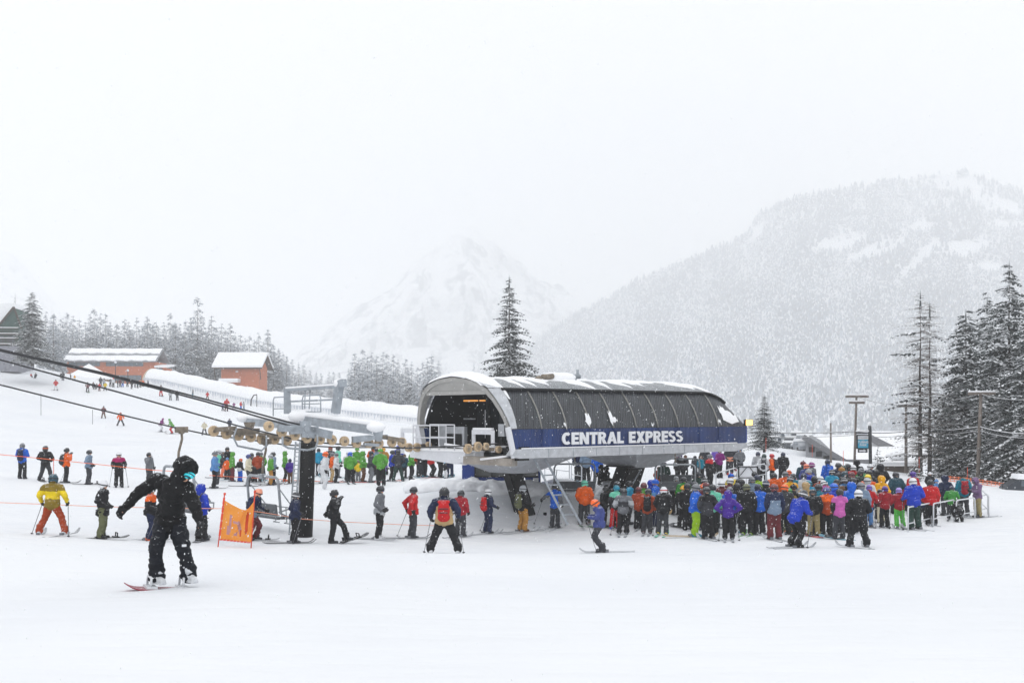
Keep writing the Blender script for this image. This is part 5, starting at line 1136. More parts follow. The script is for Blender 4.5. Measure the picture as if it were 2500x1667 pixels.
def rope_lines():
    ORM = mat('orange_rope', '#ee6a35', .7, var=.1); ORL = mat('faded_orange_rope', '#f0a184', .8, var=.1)
    def line(px, lab, r, ma, h=None):
        P = []
        for (u0, v0, d0), (u1, v1, d1) in zip(px[:-1], px[1:]):
            for i in range(6): P.append(pt(u0, v0, d0).lerp(pt(u1, v1, d1), i / 6))
        P.append(pt(*px[-1])); m = MB(); m.tube(P, r, 6); tag(m.build('rope_line', ma), lab, 'rope', 'orange ropes marking the queue')
    line([(-60, 1104, 53), (54, 1114, 53), (190, 1128, 53), (370, 1147, 53), (460, 1152, 53)], 'orange rope crossing in front of the upper left skiers', .016, ORM)
    line([(-60, 1224, 36), (100, 1230, 36), (240, 1236, 36), (420, 1240, 35.5), (560, 1241, 35), (640, 1250, 36), (735, 1266, 37), (830, 1273, 39), (1000, 1281, 41), (1100, 1283, 43)], 'faded orange rope at waist height behind the snowboarder', .011, ORL)
    line([(512, 1160, 54), (560, 1163, 58), (690, 1170, 61), (745, 1174, 61), (860, 1176, 61), (990, 1172, 59)], 'orange rope in front of the green-jacketed crowd', .016, ORM)
    line([(1150, 1284, 44.5), (1255, 1281, 45), (1360, 1266, 47), (1500, 1253, 49), (1560, 1243, 50)], 'thin orange rope past the foot of the front column', .012, ORM)
    for u, v0, v1, d, lab in ((131, 1118, 1168, 53, 'thin red marker pole between black and orange skiers'), (100, 960, 1010, 150, 'thin pole alone on the left slope'), (15, 955, 990, 170, 'thin pole at the far left of the slope'), (226, 1000, 1040, 150, 'thin pole standing below the two slope skiers'), (153, 925, 970, 215, 'thin red pole beside the netting on the slope'), (129, 920, 958, 215, 'thin orange pole by the netting on the slope'),
        (1983, 1085, 1110, 74, 'orange marker pole before the grey hall'), (2059, 1100, 1135, 74, 'orange-tipped marker pole at the low end of the grey hall'), (2244, 1115, 1160, 72, 'orange marker pole before the snowy roof'), (2448, 1120, 1192, 62, 'thin dark pole right of the firs'), (2362, 1140, 1178, 66, 'thin orange pole left of the brown utility pole'), (1870, 1068, 1098, 78, 'orange marker pole at the foot of the lamp-side fir')):
        m = MB(); m.tube([pt(u, v1 + 4, d), pt(u, v0, d)], .014 if d < 100 else .03, 6); tag(m.build('marker_pole', mat('marker_red', '#d8482c', .6) if 'orange' in lab or 'red' in lab else DARK), lab, 'marker pole', 'marker poles')
    net = mat('orange_netting', '#ef7f55', .8, var=.2, scale=6)
    m = MB(); pts_ = [(2300, 1172, 66), (2350, 1176, 66), (2400, 1182, 65), (2450, 1190, 64)]
    for i in range(3):
        for j in range(3): m.tube([pt(pts_[i][0], pts_[i][1] - j * 5, pts_[i][2]), pt(pts_[i + 1][0], pts_[i + 1][1] - j * 5, pts_[i + 1][2])], .02, 5)
    for i in range(16): u = 2300 + i * 10; v = np.interp(u, [p[0] for p in pts_], [p[1] for p in pts_]); m.tube([pt(u, v + 2, 65.5), pt(u, v - 12, 65.5)], .018, 5)
    tag(m.build('safety_netting', net), 'orange safety netting under the firs at the right', 'netting')
    m = MB()
    for i in range(9): u = 102 + i * 6.5; v = 952 + i * 2.2; m.tube([pt(u, v + 2, 215), pt(u, v - 28, 215)], .03, 5)
    for j in range(3): m.tube([pt(102, 952 - j * 11, 215), pt(154, 970 - j * 11, 215)], .025, 5)
    tag(m.build('safety_netting', mat('faded_netting', '#e0c4b4', .9)), 'faded netting fence on the slope below the tall fir', 'netting')
rope_lines()
# ------------------------------------------------------------------ figures: body, jacket, trousers grown as continuous surfaces from tapered limbs
def grown(m, name, vox, smooth=3, wrinkle=.0, seed=0, keep=None):
    """fuse the overlapping shapes of a MB into one closed skin (voxel remesh), relax it and add cloth folds"""
    bmesh.ops.recalc_face_normals(m.bm, faces=m.bm.faces)
    me = bpy.data.meshes.new('tmp'); m.bm.to_mesh(me); m.bm.free(); o = bpy.data.objects.new('tmp', me); COL.objects.link(o)
    md = o.modifiers.new('r', 'REMESH'); md.mode = 'VOXEL'; md.voxel_size = vox
    dg = bpy.context.evaluated_depsgraph_get(); out = bpy.data.meshes.new_from_object(o.evaluated_get(dg)); bpy.data.objects.remove(o); bpy.data.meshes.remove(me)
    bm = bmesh.new(); bm.from_mesh(out)
    for _ in range(smooth): bmesh.ops.smooth_vert(bm, verts=bm.verts, factor=.5, use_axis_x=True, use_axis_y=True, use_axis_z=True)
    if wrinkle:
        bm.normal_update(); off = Vector((seed * 3.1, seed * 1.7, seed))
        for v in bm.verts:
            p = v.co; n_ = mnoise.noise(Vector((p.x * 9, p.y * 9, p.z * 16)) + off) + .6 * mnoise.noise(Vector((p.x * 20, p.y * 20, p.z * 30)) + off); v.co = p + v.normal * n_ * wrinkle
    for f in bm.faces: f.smooth = True
    bm.to_mesh(out); bm.free(); out.name = name; return out

POSES = {}
def pose(name, **k):
    P = dict(hip=(0, 0, .93), chest=(0, 0, 1.30), neck=(0, .0, 1.47), head=(0, -.015, 1.63), hrot=(0, 0, 0),
             sl=(.185, .01, 1.41), sr=(-.185, .01, 1.41), el=(.27, .04, 1.15), er=(-.27, .04, 1.15), wl=(.27, -.08, .92), wr=(-.27, -.08, .92),
             kl=(.11, -.03, .50), kr=(-.11, -.03, .50), al=(.125, .02, .09), ar=(-.125, .02, .09), tl=0., tr=0.)
    P.update(k); POSES[name] = P
pose('stand'); pose('stand2', kl=(.12, -.06, .5), al=(.15, 0, .09), hrot=(0, 0, .5), el=(.28, .05, 1.16), wl=(.2, -.12, .98), wr=(-.26, -.02, .9))
pose('stand_l', hrot=(.05, 0, .7), wl=(.27, -.14, .95)); pose('stand_r', hrot=(.15, 0, -.7), er=(-.29, .02, 1.16), wr=(-.22, -.16, 1.02), kr=(-.12, -.08, .5), ar=(-.15, .02, .09)); pose('slouch', hrot=(.35, 0, .2), head=(.01, -.07, 1.6), neck=(0, -.03, 1.45), chest=(0, .02, 1.28), wl=(.2, -.18, 1.05), el=(.28, .04, 1.15), wr=(-.24, -.1, .95))
pose('poles', el=(.29, .05, 1.16), er=(-.29, .05, 1.16), wl=(.28, -.22, 1.04), wr=(-.28, -.22, 1.04), kl=(.11, -.06, .5), kr=(-.11, -.06, .5))
pose('pocket', el=(.31, .07, 1.16), er=(-.31, .07, 1.16), wl=(.2, -.14, 1.0), wr=(-.2, -.14, 1.0), hrot=(.1, 0, 0))
pose('fold', el=(.28, -.02, 1.16), er=(-.28, -.02, 1.16), wl=(.05, -.25, 1.16), wr=(-.05, -.24, 1.12))
pose('face', er=(-.3, -.14, 1.2), wr=(-.12, -.2, 1.47), el=(.28, .05, 1.15), wl=(.26, -.06, .92))
pose('phone', er=(-.25, -.08, 1.15), wr=(-.1, -.32, 1.2), el=(.25, -.08, 1.15), wl=(.08, -.32, 1.18), head=(0, -.09, 1.59), hrot=(.45, 0, 0), neck=(0, -.03, 1.45))
pose('hips', el=(.43, .12, 1.17), er=(-.43, .12, 1.17), wl=(.23, -.02, 1.0), wr=(-.23, -.02, 1.0))
pose('out', el=(.42, -.06, 1.27), wl=(.66, -.12, 1.12), er=(-.27, .03, 1.15), wr=(-.25, -.1, .93))
pose('back', el=(.33, .2, 1.2), er=(-.33, .2, 1.2), wl=(.3, .12, .97), wr=(-.3, .12, .97))
pose('wide', kl=(.21, -.05, .49), kr=(-.21, -.05, .49), al=(.33, .03, .09), ar=(-.33, .03, .09), hip=(0, .02, .88), chest=(0, -.02, 1.25), neck=(0, -.03, 1.42), head=(0, -.05, 1.58), sl=(.195, 0, 1.36), sr=(-.195, 0, 1.36),
     el=(.33, .04, 1.12), er=(-.33, .04, 1.12), wl=(.33, -.12, .92), wr=(-.33, -.12, .92), tl=.2, tr=-.2)
pose('wide2', kl=(.17, -.05, .49), kr=(-.17, -.05, .49), al=(.25, .03, .09), ar=(-.25, .03, .09), hip=(0, .01, .9), el=(.33, .02, 1.15), er=(-.33, .02, 1.15), wl=(.2, -.2, 1.02), wr=(-.2, -.2, 1.02), tl=.2, tr=-.2)
pose('stride', kl=(.12, -.27, .56), al=(.14, -.36, .16), kr=(-.1, .02, .5), ar=(-.12, .08, .09), er=(-.3, -.12, 1.2), wr=(-.12, -.2, 1.48), el=(.33, .16, 1.18), wl=(.44, .26, .98), hrot=(.05, 0, -.3))
pose('bent', hip=(0, .12, .86), chest=(0, -.06, 1.2), neck=(0, -.14, 1.37), head=(0, -.2, 1.52), sl=(.19, -.08, 1.32), sr=(-.19, -.08, 1.32), el=(.29, -.1, 1.06), er=(-.29, -.1, 1.06), wl=(.24, -.32, 1.0), wr=(-.24, -.32, 1.0), kl=(.12, -.12, .5), kr=(-.12, -.12, .5), al=(.14, .06, .1), ar=(-.14, .06, .1), hrot=(.2, 0, 0))
pose('girl', hip=(0, .02, .9), chest=(0, .05, 1.27), neck=(0, .0, 1.44), head=(0, -.1, 1.56), kl=(.1, -.14, .5), kr=(-.1, -.14, .5), al=(.12, .12, .1), ar=(-.12, .12, .1), el=(.25, -.05, 1.13), er=(-.25, -.05, 1.13), wl=(.1, -.32, 1.14), wr=(-.1, -.33, 1.17), hrot=(.5, 0, 0), sl=(.18, .03, 1.38), sr=(-.18, .03, 1.38))
pose('lean', hip=(0, .1, .88), chest=(0, .02, 1.24), neck=(0, -.06, 1.4), head=(0, -.14, 1.54), sl=(.19, -.02, 1.35), sr=(-.19, -.02, 1.35), el=(.3, .02, 1.1), er=(-.3, .02, 1.1), wl=(.28, -.25, .98), wr=(-.28, -.25, .98), kl=(.14, -.12, .48), kr=(-.14, -.06, .5), al=(.16, .0, .09), ar=(-.16, .1, .09), hrot=(.25, 0, 0))
pose('sit', hip=(0, .0, .42), chest=(0, .0, .8), neck=(0, -.02, .97), head=(0, -.03, 1.13), sl=(.19, 0, .91), sr=(-.19, 0, .91), el=(.28, .0, .66), er=(-.28, .0, .66), wl=(.18, -.25, .6), wr=(-.18, -.25, .6), kl=(.13, -.42, .44), kr=(-.13, -.42, .44), al=(.14, -.46, .06), ar=(-.14, -.46, .06))
pose('crouch', hip=(0, .16, .62), chest=(0, -.1, .86), neck=(0, -.24, .97), head=(0, -.32, 1.06), sl=(.19, -.16, .95), sr=(-.19, -.16, .95), el=(.27, -.25, .66), er=(-.27, -.25, .66), wl=(.16, -.3, .36), wr=(-.16, -.3, .36), kl=(.14, -.22, .46), kr=(-.14, -.22, .46), al=(.14, .08, .09), ar=(-.14, .08, .09), hrot=(.7, 0, 0))
pose('arms', el=(.4, .0, 1.3), er=(-.4, .0, 1.3), wl=(.6, -.1, 1.2), wr=(-.6, -.1, 1.2), kl=(.14, -.08, .5), kr=(-.14, -.08, .5), al=(.19, .0, .09), ar=(-.19, .0, .09))

def vv(t): return Vector(t)
def hand_shapes(m, wrist, fdir, palm_n, s=1., curl=.6):
    """palm, four unequal bent fingers and a thumb leaving the side of the palm"""
    f = fdir.normalized(); n_ = (palm_n - f * palm_n.dot(f)).normalized(); sd = f.cross(n_)
    p = lambda a, b, c: wrist + (f * a + sd * b + n_ * c) * s
    m.cap(p(-.02, 0, 0), p(.05, .018, 0), .034 * s, .026 * s, 1, 8); m.cap(p(-.02, 0, 0), p(.05, -.018, 0), .034 * s, .026 * s, 1, 8)
    for b, L_, r in ((.033, .058, .0125), (.011, .072, .0135), (-.012, .067, .0135), (-.034, .05, .012)):
        k = p(.065, b, 0); k2 = k + (f * (1 - curl * .35) + n_ * curl * .5).normalized() * L_ * .55 * s; k3 = k2 + (f * (1 - curl) + n_ * curl * 1.2).normalized() * L_ * .6 * s
        m.cap(k, k2, r * s, r * s * .95, 1, 8); m.cap(k2, k3, r * s * .95, r * s * .8, 1, 8)
    t0 = p(.005, .03, .008); t1 = p(.035, .062, .022); t2 = p(.065, .066, .04); m.cap(t0, t1, .017 * s, .014 * s, 1, 8); m.cap(t1, t2, .014 * s, .011 * s, 1, 8)

def build_figure(P, hood=False, bulk=1., fine=False, seed=0, long_=0.):
    """meshes of one pose: body (head, neck, limbs, hands in one skin), jacket, trousers, boots, gloves"""
    g = {k: vv(v) for k, v in P.items() if isinstance(v, tuple)}; hr = Euler(P['hrot']).to_matrix(); hd = g['head']
    up = (g['neck'] - g['hip']).normalized(); vx = .011 if fine else .02
    # --- body: one continuous skin with a face
    b = MB()
    b.ball(hd + hr @ Vector((0, .01, .02)), .098, 3, (.82, 1.0, 1.06), hr); b.cap(hd + hr @ Vector((0, -.03, -.05)), hd + hr @ Vector((0, -.055, -.085)), .062, .036, 2)
    b.ball(hd + hr @ Vector((0, -.1, -.005)), .018, 2, (.8, 1.2, 1.5), hr); b.ball(hd + hr @ Vector((0, -.092, -.048)), .02, 2, (1.2, .6, .5), hr); b.ball(hd + hr @ Vector((0, -.08, .045)), .03, 2, (2., .6, .5), hr)
    for s in (-1, 1): b.ball(hd + hr @ Vector((s * .083, .015, -.005)), .024, 2, (.5, .9, 1.3), hr)
    b.cap(hd + hr @ Vector((0, .02, -.06)), g['neck'], .056, .062); b.cap(g['neck'] - up * .03, g['chest'], .07, .11); b.cap(g['chest'], g['hip'], .115, .11)
    for s in 'lr':
        b.cap(g['chest'] + (g['s' + s] - g['chest']) * .5, g['s' + s], .08, .07); b.cap(g['s' + s], g['e' + s], .058, .045); b.cap(g['e' + s], g['w' + s], .043, .03)
        b.cap(g['hip'] + Vector((.08 if s == 'l' else -.08, 0, -.04)), g['k' + s], .09, .065); b.cap(g['k' + s], g['a' + s], .06, .045)
        hand_shapes(b, g['w' + s], (g['w' + s] - g['e' + s]).normalized() + Vector((0, -.2, 0)), Vector((-1 if s == 'l' else 1, 0, 0)) * .6 + Vector((0, -.2, .1)), .62, .8)
    out = {'body': grown(b, 'body', .011 if fine else .016, 1)}
    # --- gloves and boots
    for s in 'lr':
        q = MB(); fd = (g['w' + s] - g['e' + s]).normalized(); hand_shapes(q, g['w' + s], fd + Vector((0, -.2, 0)), Vector((-1 if s == 'l' else 1, 0, 0)) * .6 + Vector((0, -.2, .1)), 1.36, .8); q.cap(g['w' + s] - fd * .08, g['w' + s] + fd * .01, .05, .046, 2, 10)
        out['glove' + s] = grown(q, 'glove', .008 if fine else .012, 1)
        q = MB(); a = g['a' + s]; yw = P['t' + s]; fw = Vector((math.sin(yw), -math.cos(yw), 0)); k = (g['k' + s] - a).normalized()
        q.cap(a - fw * .06 + UP * -.03, a + fw * .17 + UP * -.045, .055, .045, 2, 10); q.cap(a + UP * -.02, a + k * .13, .066, .066, 2, 10)
        for z in (.0, .05): q.box(a + fw * .06 + k * z, (.13, .05, .022), Matrix.Rotation(yw, 3, 'Z'))
        q.box(a + fw * .05 + UP * -.08, (.1, .3, .02), Matrix.Rotation(yw, 3, 'Z')); out['boot' + s] = grown(q, 'boot', .014, 1)
    # --- jacket
    j = MB(); B = bulk; side = (g['sl'] - g['sr']).normalized(); fwd = side.cross(up).normalized() * -1.
    R3 = Matrix((side, up.cross(side), up)).transposed()
    hem = g['hip'] - up * (.08 + long_)
    j.ball(hem + up * .05, 1, 3, (.205 * B, .165 * B, .15), R3); j.ball(g['hip'].lerp(g['chest'], .35), 1, 3, (.195 * B, .155 * B, .22), R3); j.ball(g['hip'].lerp(g['chest'], .85) + up * .02, 1, 3, (.205 * B, .158 * B, .22), R3)
    j.tube([hem - up * .02, hem + up * .16], [.198 * B, .19 * B], 18)
    if True:                                            # squash the round hem to a waist section
        pass
    j.cap(g['chest'] + up * .08, g['neck'], .14 * B, .092)
    for s in 'lr':
        j.cap(g['s' + s].lerp(g['chest'], .35) + up * .03, g['s' + s], .115 * B, .1 * B); j.cap(g['s' + s], g['e' + s], .098 * B, .08 * B); j.cap(g['e' + s], g['w' + s] - (g['w' + s] - g['e' + s]).normalized() * .035, .078 * B, .058 * B)
    j.cap(g['neck'] - up * .02, g['neck'] + (hd - g['neck']) * .35, .095, .088)
    if hood:
        c = hd + hr @ Vector((0, .035, .035)); j.ball(c, 1, 3, (.138, .142, .16), hr); j.cap(g['neck'] + Vector((0, .03, .02)), c - UP * .03, .11, .115)
        j.tube([c + hr @ Vector((.118 * math.cos(t), -.095, .01 + .135 * math.sin(t))) for t in np.linspace(0, 2 * PI, 17)[:-1]], .024, 8, closed=True)
    else:
        j.cap(g['neck'] + fwd * -.09 + up * -.02 + side * .06, g['neck'] + fwd * -.09 + up * -.02 - side * .06, .062, .062); j.ball(g['neck'] + fwd * -.12 - up * .06, .065, 2)
    out['jacket'] = grown(j, 'jacket', .014 if fine else .022, 2, .019 if fine else .017, seed)
    # --- trousers
    t = MB(); t.ball(g['hip'], 1, 3, (.17 * B, .14 * B, .14))
    for i, s in enumerate('lr'):
        h0 = g['hip'] + Vector((.085 if s == 'l' else -.085, 0, -.06)); a = g['a' + s]; k = g['k' + s]
        t.cap(h0, k, .118 * B, .094 * B); t.cap(k, a + UP * .06, .092 * B, .088 * B); t.cap(a + UP * (.0 if fine else .02), a + UP * .12, (.108 if fine else .096) * B, (.1 if fine else .092) * B, 2)
    out['trousers'] = grown(t, 'trousers', .014 if fine else .022, 2, .022 if fine else .018, seed + 9)
    # cloth zones: jacket slots 0 main, 1 yoke/shoulders, 2 sleeves' forearm part, 3 lower hem band
    me = out['jacket']; co = np.empty(len(me.vertices) * 3, dtype=np.float32); me.vertices.foreach_get('co', co); co = co.reshape(-1, 3)
    lv = np.empty(len(me.loops), dtype=np.int32); me.loops.foreach_get('vertex_index', lv); ls = np.empty(len(me.polygons), dtype=np.int32); me.polygons.foreach_get('loop_start', ls)
    cen = co[lv[ls]]; rel = cen - np.array(g['hip']); hgt = rel @ np.array(up); L_ = (g['neck'] - g['hip']).length; lat = np.abs(rel @ np.array(side))
    armd = np.full(len(cen), 9.)
    for s in 'lr':
        for p0, p1 in ((g['s' + s], g['e' + s]), (g['e' + s], g['w' + s])):
            d = np.array(p1 - p0); tt = np.clip(((cen - np.array(p0)) @ d) / (d @ d), 0, 1); armd = np.minimum(armd, np.linalg.norm(cen - np.array(p0) - tt[:, None] * d, axis=1))
    mi = np.zeros(len(cen), dtype=np.int32); arm_ = (armd < .115) & (lat > .17)
    mi[arm_] = 2; mi[(hgt > L_ * .66) & (~arm_ | (hgt > L_ * .72))] = 1; mi[(hgt < L_ * .28) & ~arm_] = 3
    me.polygons.foreach_set('material_index', mi)
    return out
FIG = {}
def figure(key, hood, bulk=1., long_=0.):
    k = (key, hood, bulk, long_)
    if k not in FIG: FIG[k] = build_figure(POSES[key], hood, bulk, False, len(FIG), long_)
    return FIG[k]

def proto(m, name, mats_n=1):
    bmesh.ops.recalc_face_normals(m.bm, faces=m.bm.faces); me = bpy.data.meshes.new(name); m.bm.to_mesh(me); m.bm.free()
    for _ in range(mats_n): me.materials.append(None)
    return me
def make_gear():
    G_ = {}
    # helmet: shell with a rim, ear pieces and vents; goggle strap and lens are parts of their own
    m = MB(); c = Vector((0, .012, .04)); bm = m.bm; rows = []
    for i in range(9):
        th = PI / 2 * (i / 8) * 1.18; row = []
        for k in range(20):
            a = 2 * PI * k / 20; z = math.cos(th); r = math.sin(th); dip = .05 * max(0, math.sin(a)) * (i / 8) ** 2 + (.035 if abs(math.cos(a)) > .6 else 0) * (i / 8) ** 3
            row.append(bm.verts.new(c + Vector((.121 * r * math.cos(a), .138 * r * math.sin(a), .118 * z - dip))))
        rows.append(row)
    for i in range(8):
        for k in range(20): f = bm.faces.new((rows[i][k], rows[i][(k + 1) % 20], rows[i + 1][(k + 1) % 20], rows[i + 1][k])); f.smooth = True
    bmesh.ops.remove_doubles(bm, verts=bm.verts, dist=.0006)
    m.tube([v.co.copy() for v in rows[8] if v.is_valid], .009, 6, closed=True)
    for s in (-1, 1): m.ball((s * .1, .02, -.045), .05, 2, (.45, .9, 1.2))
    for x in (-.045, 0, .045): m.box((x, -.05, .146), (.012, .06, .012), Euler((.35, 0, 0)).to_matrix())
    G_['helmet'] = proto(m, 'helmet')
    m = MB(); ring = [(.128 * math.cos(a), .012 + .143 * math.sin(a), .022 + .012 * math.sin(a)) for a in np.linspace(0, 2 * PI, 25)[:-1]]
    bm = m.bm; lo = [bm.verts.new(Vector(p) - UP * .017) for p in ring]; hi = [bm.verts.new(Vector(p) + UP * .017) for p in ring]
    for k in range(24): bm.faces.new((lo[k], lo[(k + 1) % 24], hi[(k + 1) % 24], hi[k]))
    G_['strap'] = proto(m, 'goggle_strap')
    m = MB(); m.ball((0, -.075, .008), .1, 3, (.86, .5, .42)); G_['goggles'] = proto(m, 'goggles')
    m = MB(); m.ball((0, -.01 + .012, .035), .124, 3, (.98, 1.08, .98)); m.tube([(.112 * math.cos(a), .01 + .124 * math.sin(a), .012) for a in np.linspace(0, 2 * PI, 21)[:-1]], .022, 8, closed=True)
    bmesh.ops.bisect_plane(m.bm, geom=m.bm.verts[:] + m.bm.edges[:] + m.bm.faces[:], plane_co=(0, 0, -.012), plane_no=(0, 0, -1), clear_outer=True); m.ball((0, .01, .165), .028, 2); G_['beanie'] = proto(m, 'beanie')
    # backpack
    m = MB(); m.ball((0, .21, 1.2), 1, 3, (.15, .105, .25)); m.ball((0, .2, 1.02), 1, 3, (.155, .12, .14)); m.box((0, .2, 1.17), (.26, .17, .42), None, .05); m.ball((0, .3, 1.08), 1, 3, (.11, .05, .12)); m.cap(Vector((-.1, .2, 1.42)), Vector((.1, .2, 1.42)), .05, .05)
    G_['pack'] = grown(m, 'backpack', .018, 1); 
    m = MB()
    for s in (-1, 1): m.tube([(s * .1, .17, 1.4), (s * .12, .06, 1.52), (s * .12, -.09, 1.47), (s * .13, -.17, 1.3), (s * .17, -.1, 1.1), (s * .14, .12, 1.02)], .02, 6)
    m.box((0, .335, 1.15), (.2, .015, .025)); m.box((0, .318, 1.25), (.24, .015, .025)); G_['packstrap'] = proto(m, 'strap')
    # ski: long thin shaped plank with raised tip and binding
    def plank(L_, w_, tip, name, thick=.012, tail=.0):
        m = MB(); bm = m.bm; n = 18; T_ = []; 
        for i in range(n + 1):
            y = L_ * (i / n - .42); e = abs(i / n - .5) * 2; ww = w_ * (.82 + .18 * e) * (1 if e < .93 else .55); front = max(0, .14 - (i / n)) / .14; back = max(0, i / n - .92) / .08
            z = tip * front ** 2 + tail * back ** 2 + .006; yy = y
            T_.append([bm.verts.new((-ww / 2, yy, z)), bm.verts.new((ww / 2, yy, z)), bm.verts.new((ww / 2, yy, z + thick)), bm.verts.new((-ww / 2, yy, z + thick))])
        for i in range(n):
            for k in range(4): bm.faces.new((T_[i][k], T_[i][(k + 1) % 4], T_[i + 1][(k + 1) % 4], T_[i + 1][k]))
        bm.faces.new(T_[0][::-1]); bm.faces.new(T_[-1]); return m
    m = plank(1.7, .095, .13, 'ski', .014, .03); m.mi = 1; m.box((0, -.15, .045), (.07, .09, .05)); m.box((0, .13, .05), (.075, .12, .06)); G_['ski'] = proto(m, 'ski', 2)
    m = plank(1.5, .28, .06, 'snowboard', .012, .03); m.mi = 1
    for s in (-.28, .2): m.box((0, s + .02, .035), (.24, .16, .03)); m.tube([(-.1, s, .05), (-.1, s, .16), (.1, s, .16), (.1, s, .05)], .018, 6)
    G_['board'] = proto(m, 'snowboard', 2)
    m = MB(); m.tube([(0, 0, 0), (0, 0, 1.0)], [.006, .009], 6); m.mi = 1; m.tube([(0, 0, .98), (0, 0, 1.12)], .018, 8); m.tube([(0, 0, .06), (0, 0, .075)], [.035, .03], 8); m.ball((0, 0, 1.125), .022, 1); G_['pole'] = proto(m, 'ski_pole', 2)
    return G_
GEAR = make_gear()

def snow_bank(name, row, n, r0, r1, dspread, seed):
    """ploughed lumps of snow heaped along a line of photo pixels (u, v, depth)"""
    r = random.Random(seed); m = MB()
    for i in range(n):
        t = r.random() * (len(row) - 1); j = min(int(t), len(row) - 2); a, b = row[j], row[j + 1]; f = t - j
        p = pt(a[0] + (b[0] - a[0]) * f, a[1] + (b[1] - a[1]) * f, a[2] + (b[2] - a[2]) * f); p.y += r.uniform(-dspread, dspread * .6); R_ = r.uniform(r0, r1)
        m.ball((p.x, p.y, ground(p.x, p.y) + R_ * r.uniform(.0, .55)), R_, 2, (r.uniform(.9, 1.5), r.uniform(.9, 1.4), r.uniform(.6, 1.0)))
    me = grown(m, name, .07, 2, .03, seed); tag(link_mesh(name, me, None, [SNOWCAP]), kind='structure')
snow_bank('snow_bank', [(1000, 1200, 50), (1060, 1192, 49), (1130, 1185, 48), (1200, 1183, 47.6), (1270, 1185, 47.6), (1335, 1190, 49)], 130, .16, .42, 1.0, 3)
snow_bank('snow_bank', [(1330, 1195, 50), (1420, 1190, 53), (1480, 1200, 52), (1540, 1185, 56)], 50, .15, .4, 1.0, 5)
# ------------------------------------------------------------------ people
HEX = dict(black='#1b1c20', charcoal='#3b3d43', grey='#75787e', light_grey='#b4b8bd', white='#dfe1e5', blue='#1765d6', royal_blue='#1a3dbb', navy='#1c2748', sky_blue='#5a8ec9', steel_blue='#7d92aa', indigo='#434f8f',
    teal='#127f97', dark_teal='#1d4857', turquoise='#1c9cc6', mint='#77dcbc', green='#3a8f38', bright_green='#5ca33e', lime='#9cc81c', neon_green='#62c850', olive='#65694a', khaki='#94885e', dark_green='#27423a', purple='#4a2896', violet='#7a5cc4', lavender='#a389da',
    plum='#86207c', pink='#cf64b4', magenta='#b11c66', red='#c91c22', crimson='#a61a2a', maroon='#6a2b31', rust='#a8421c', orange='#f2650e', coral='#f0805f', peach='#f4a184', yellow='#f2d41c', gold='#f5b104', mustard='#8d7622', tan='#c4a677', cream='#ddd6bc', brown='#64442e', ochre='#b58239', mauve='#7a5f86')
FAB = {}
def fab(c):
    if c not in FAB: FAB[c] = mat(c + '_cloth', tuple(x * .82 for x in lin(HEX[c])), .75, var=.16, scale=7, bump=.25, bscale=55, dust=.55, spec=.25)
    return FAB[c]
def shiny(c): return mat(c + '_shell', lin(HEX[c]), .35, var=.06, scale=8, dust=.5, spec=.5)
SKIN = mat('skin', '#c99a80', .6, var=.08, scale=12); GLOVE = mat('black_glove', '#1c1d20', .75, var=.2, dust=.5)
LENS = {}
def lens(c): return mat(c + '_lens', lin(HEX[c]), .12, var=.1, spec=.8)
STRIPE = None
def own(o, *ms):
    for i, m in enumerate(ms):
        if i < len(o.material_slots): o.material_slots[i].link = 'OBJECT'; o.material_slots[i].material = m
def share(name, me, parent, *ms):
    while len(me.materials) < len(ms): me.materials.append(None)
    o = bpy.data.objects.new(name, me); COL.objects.link(o); o.parent = parent; own(o, *ms); return o
PEOPLE = []; WORD = lambda c: c.replace('_', ' ')
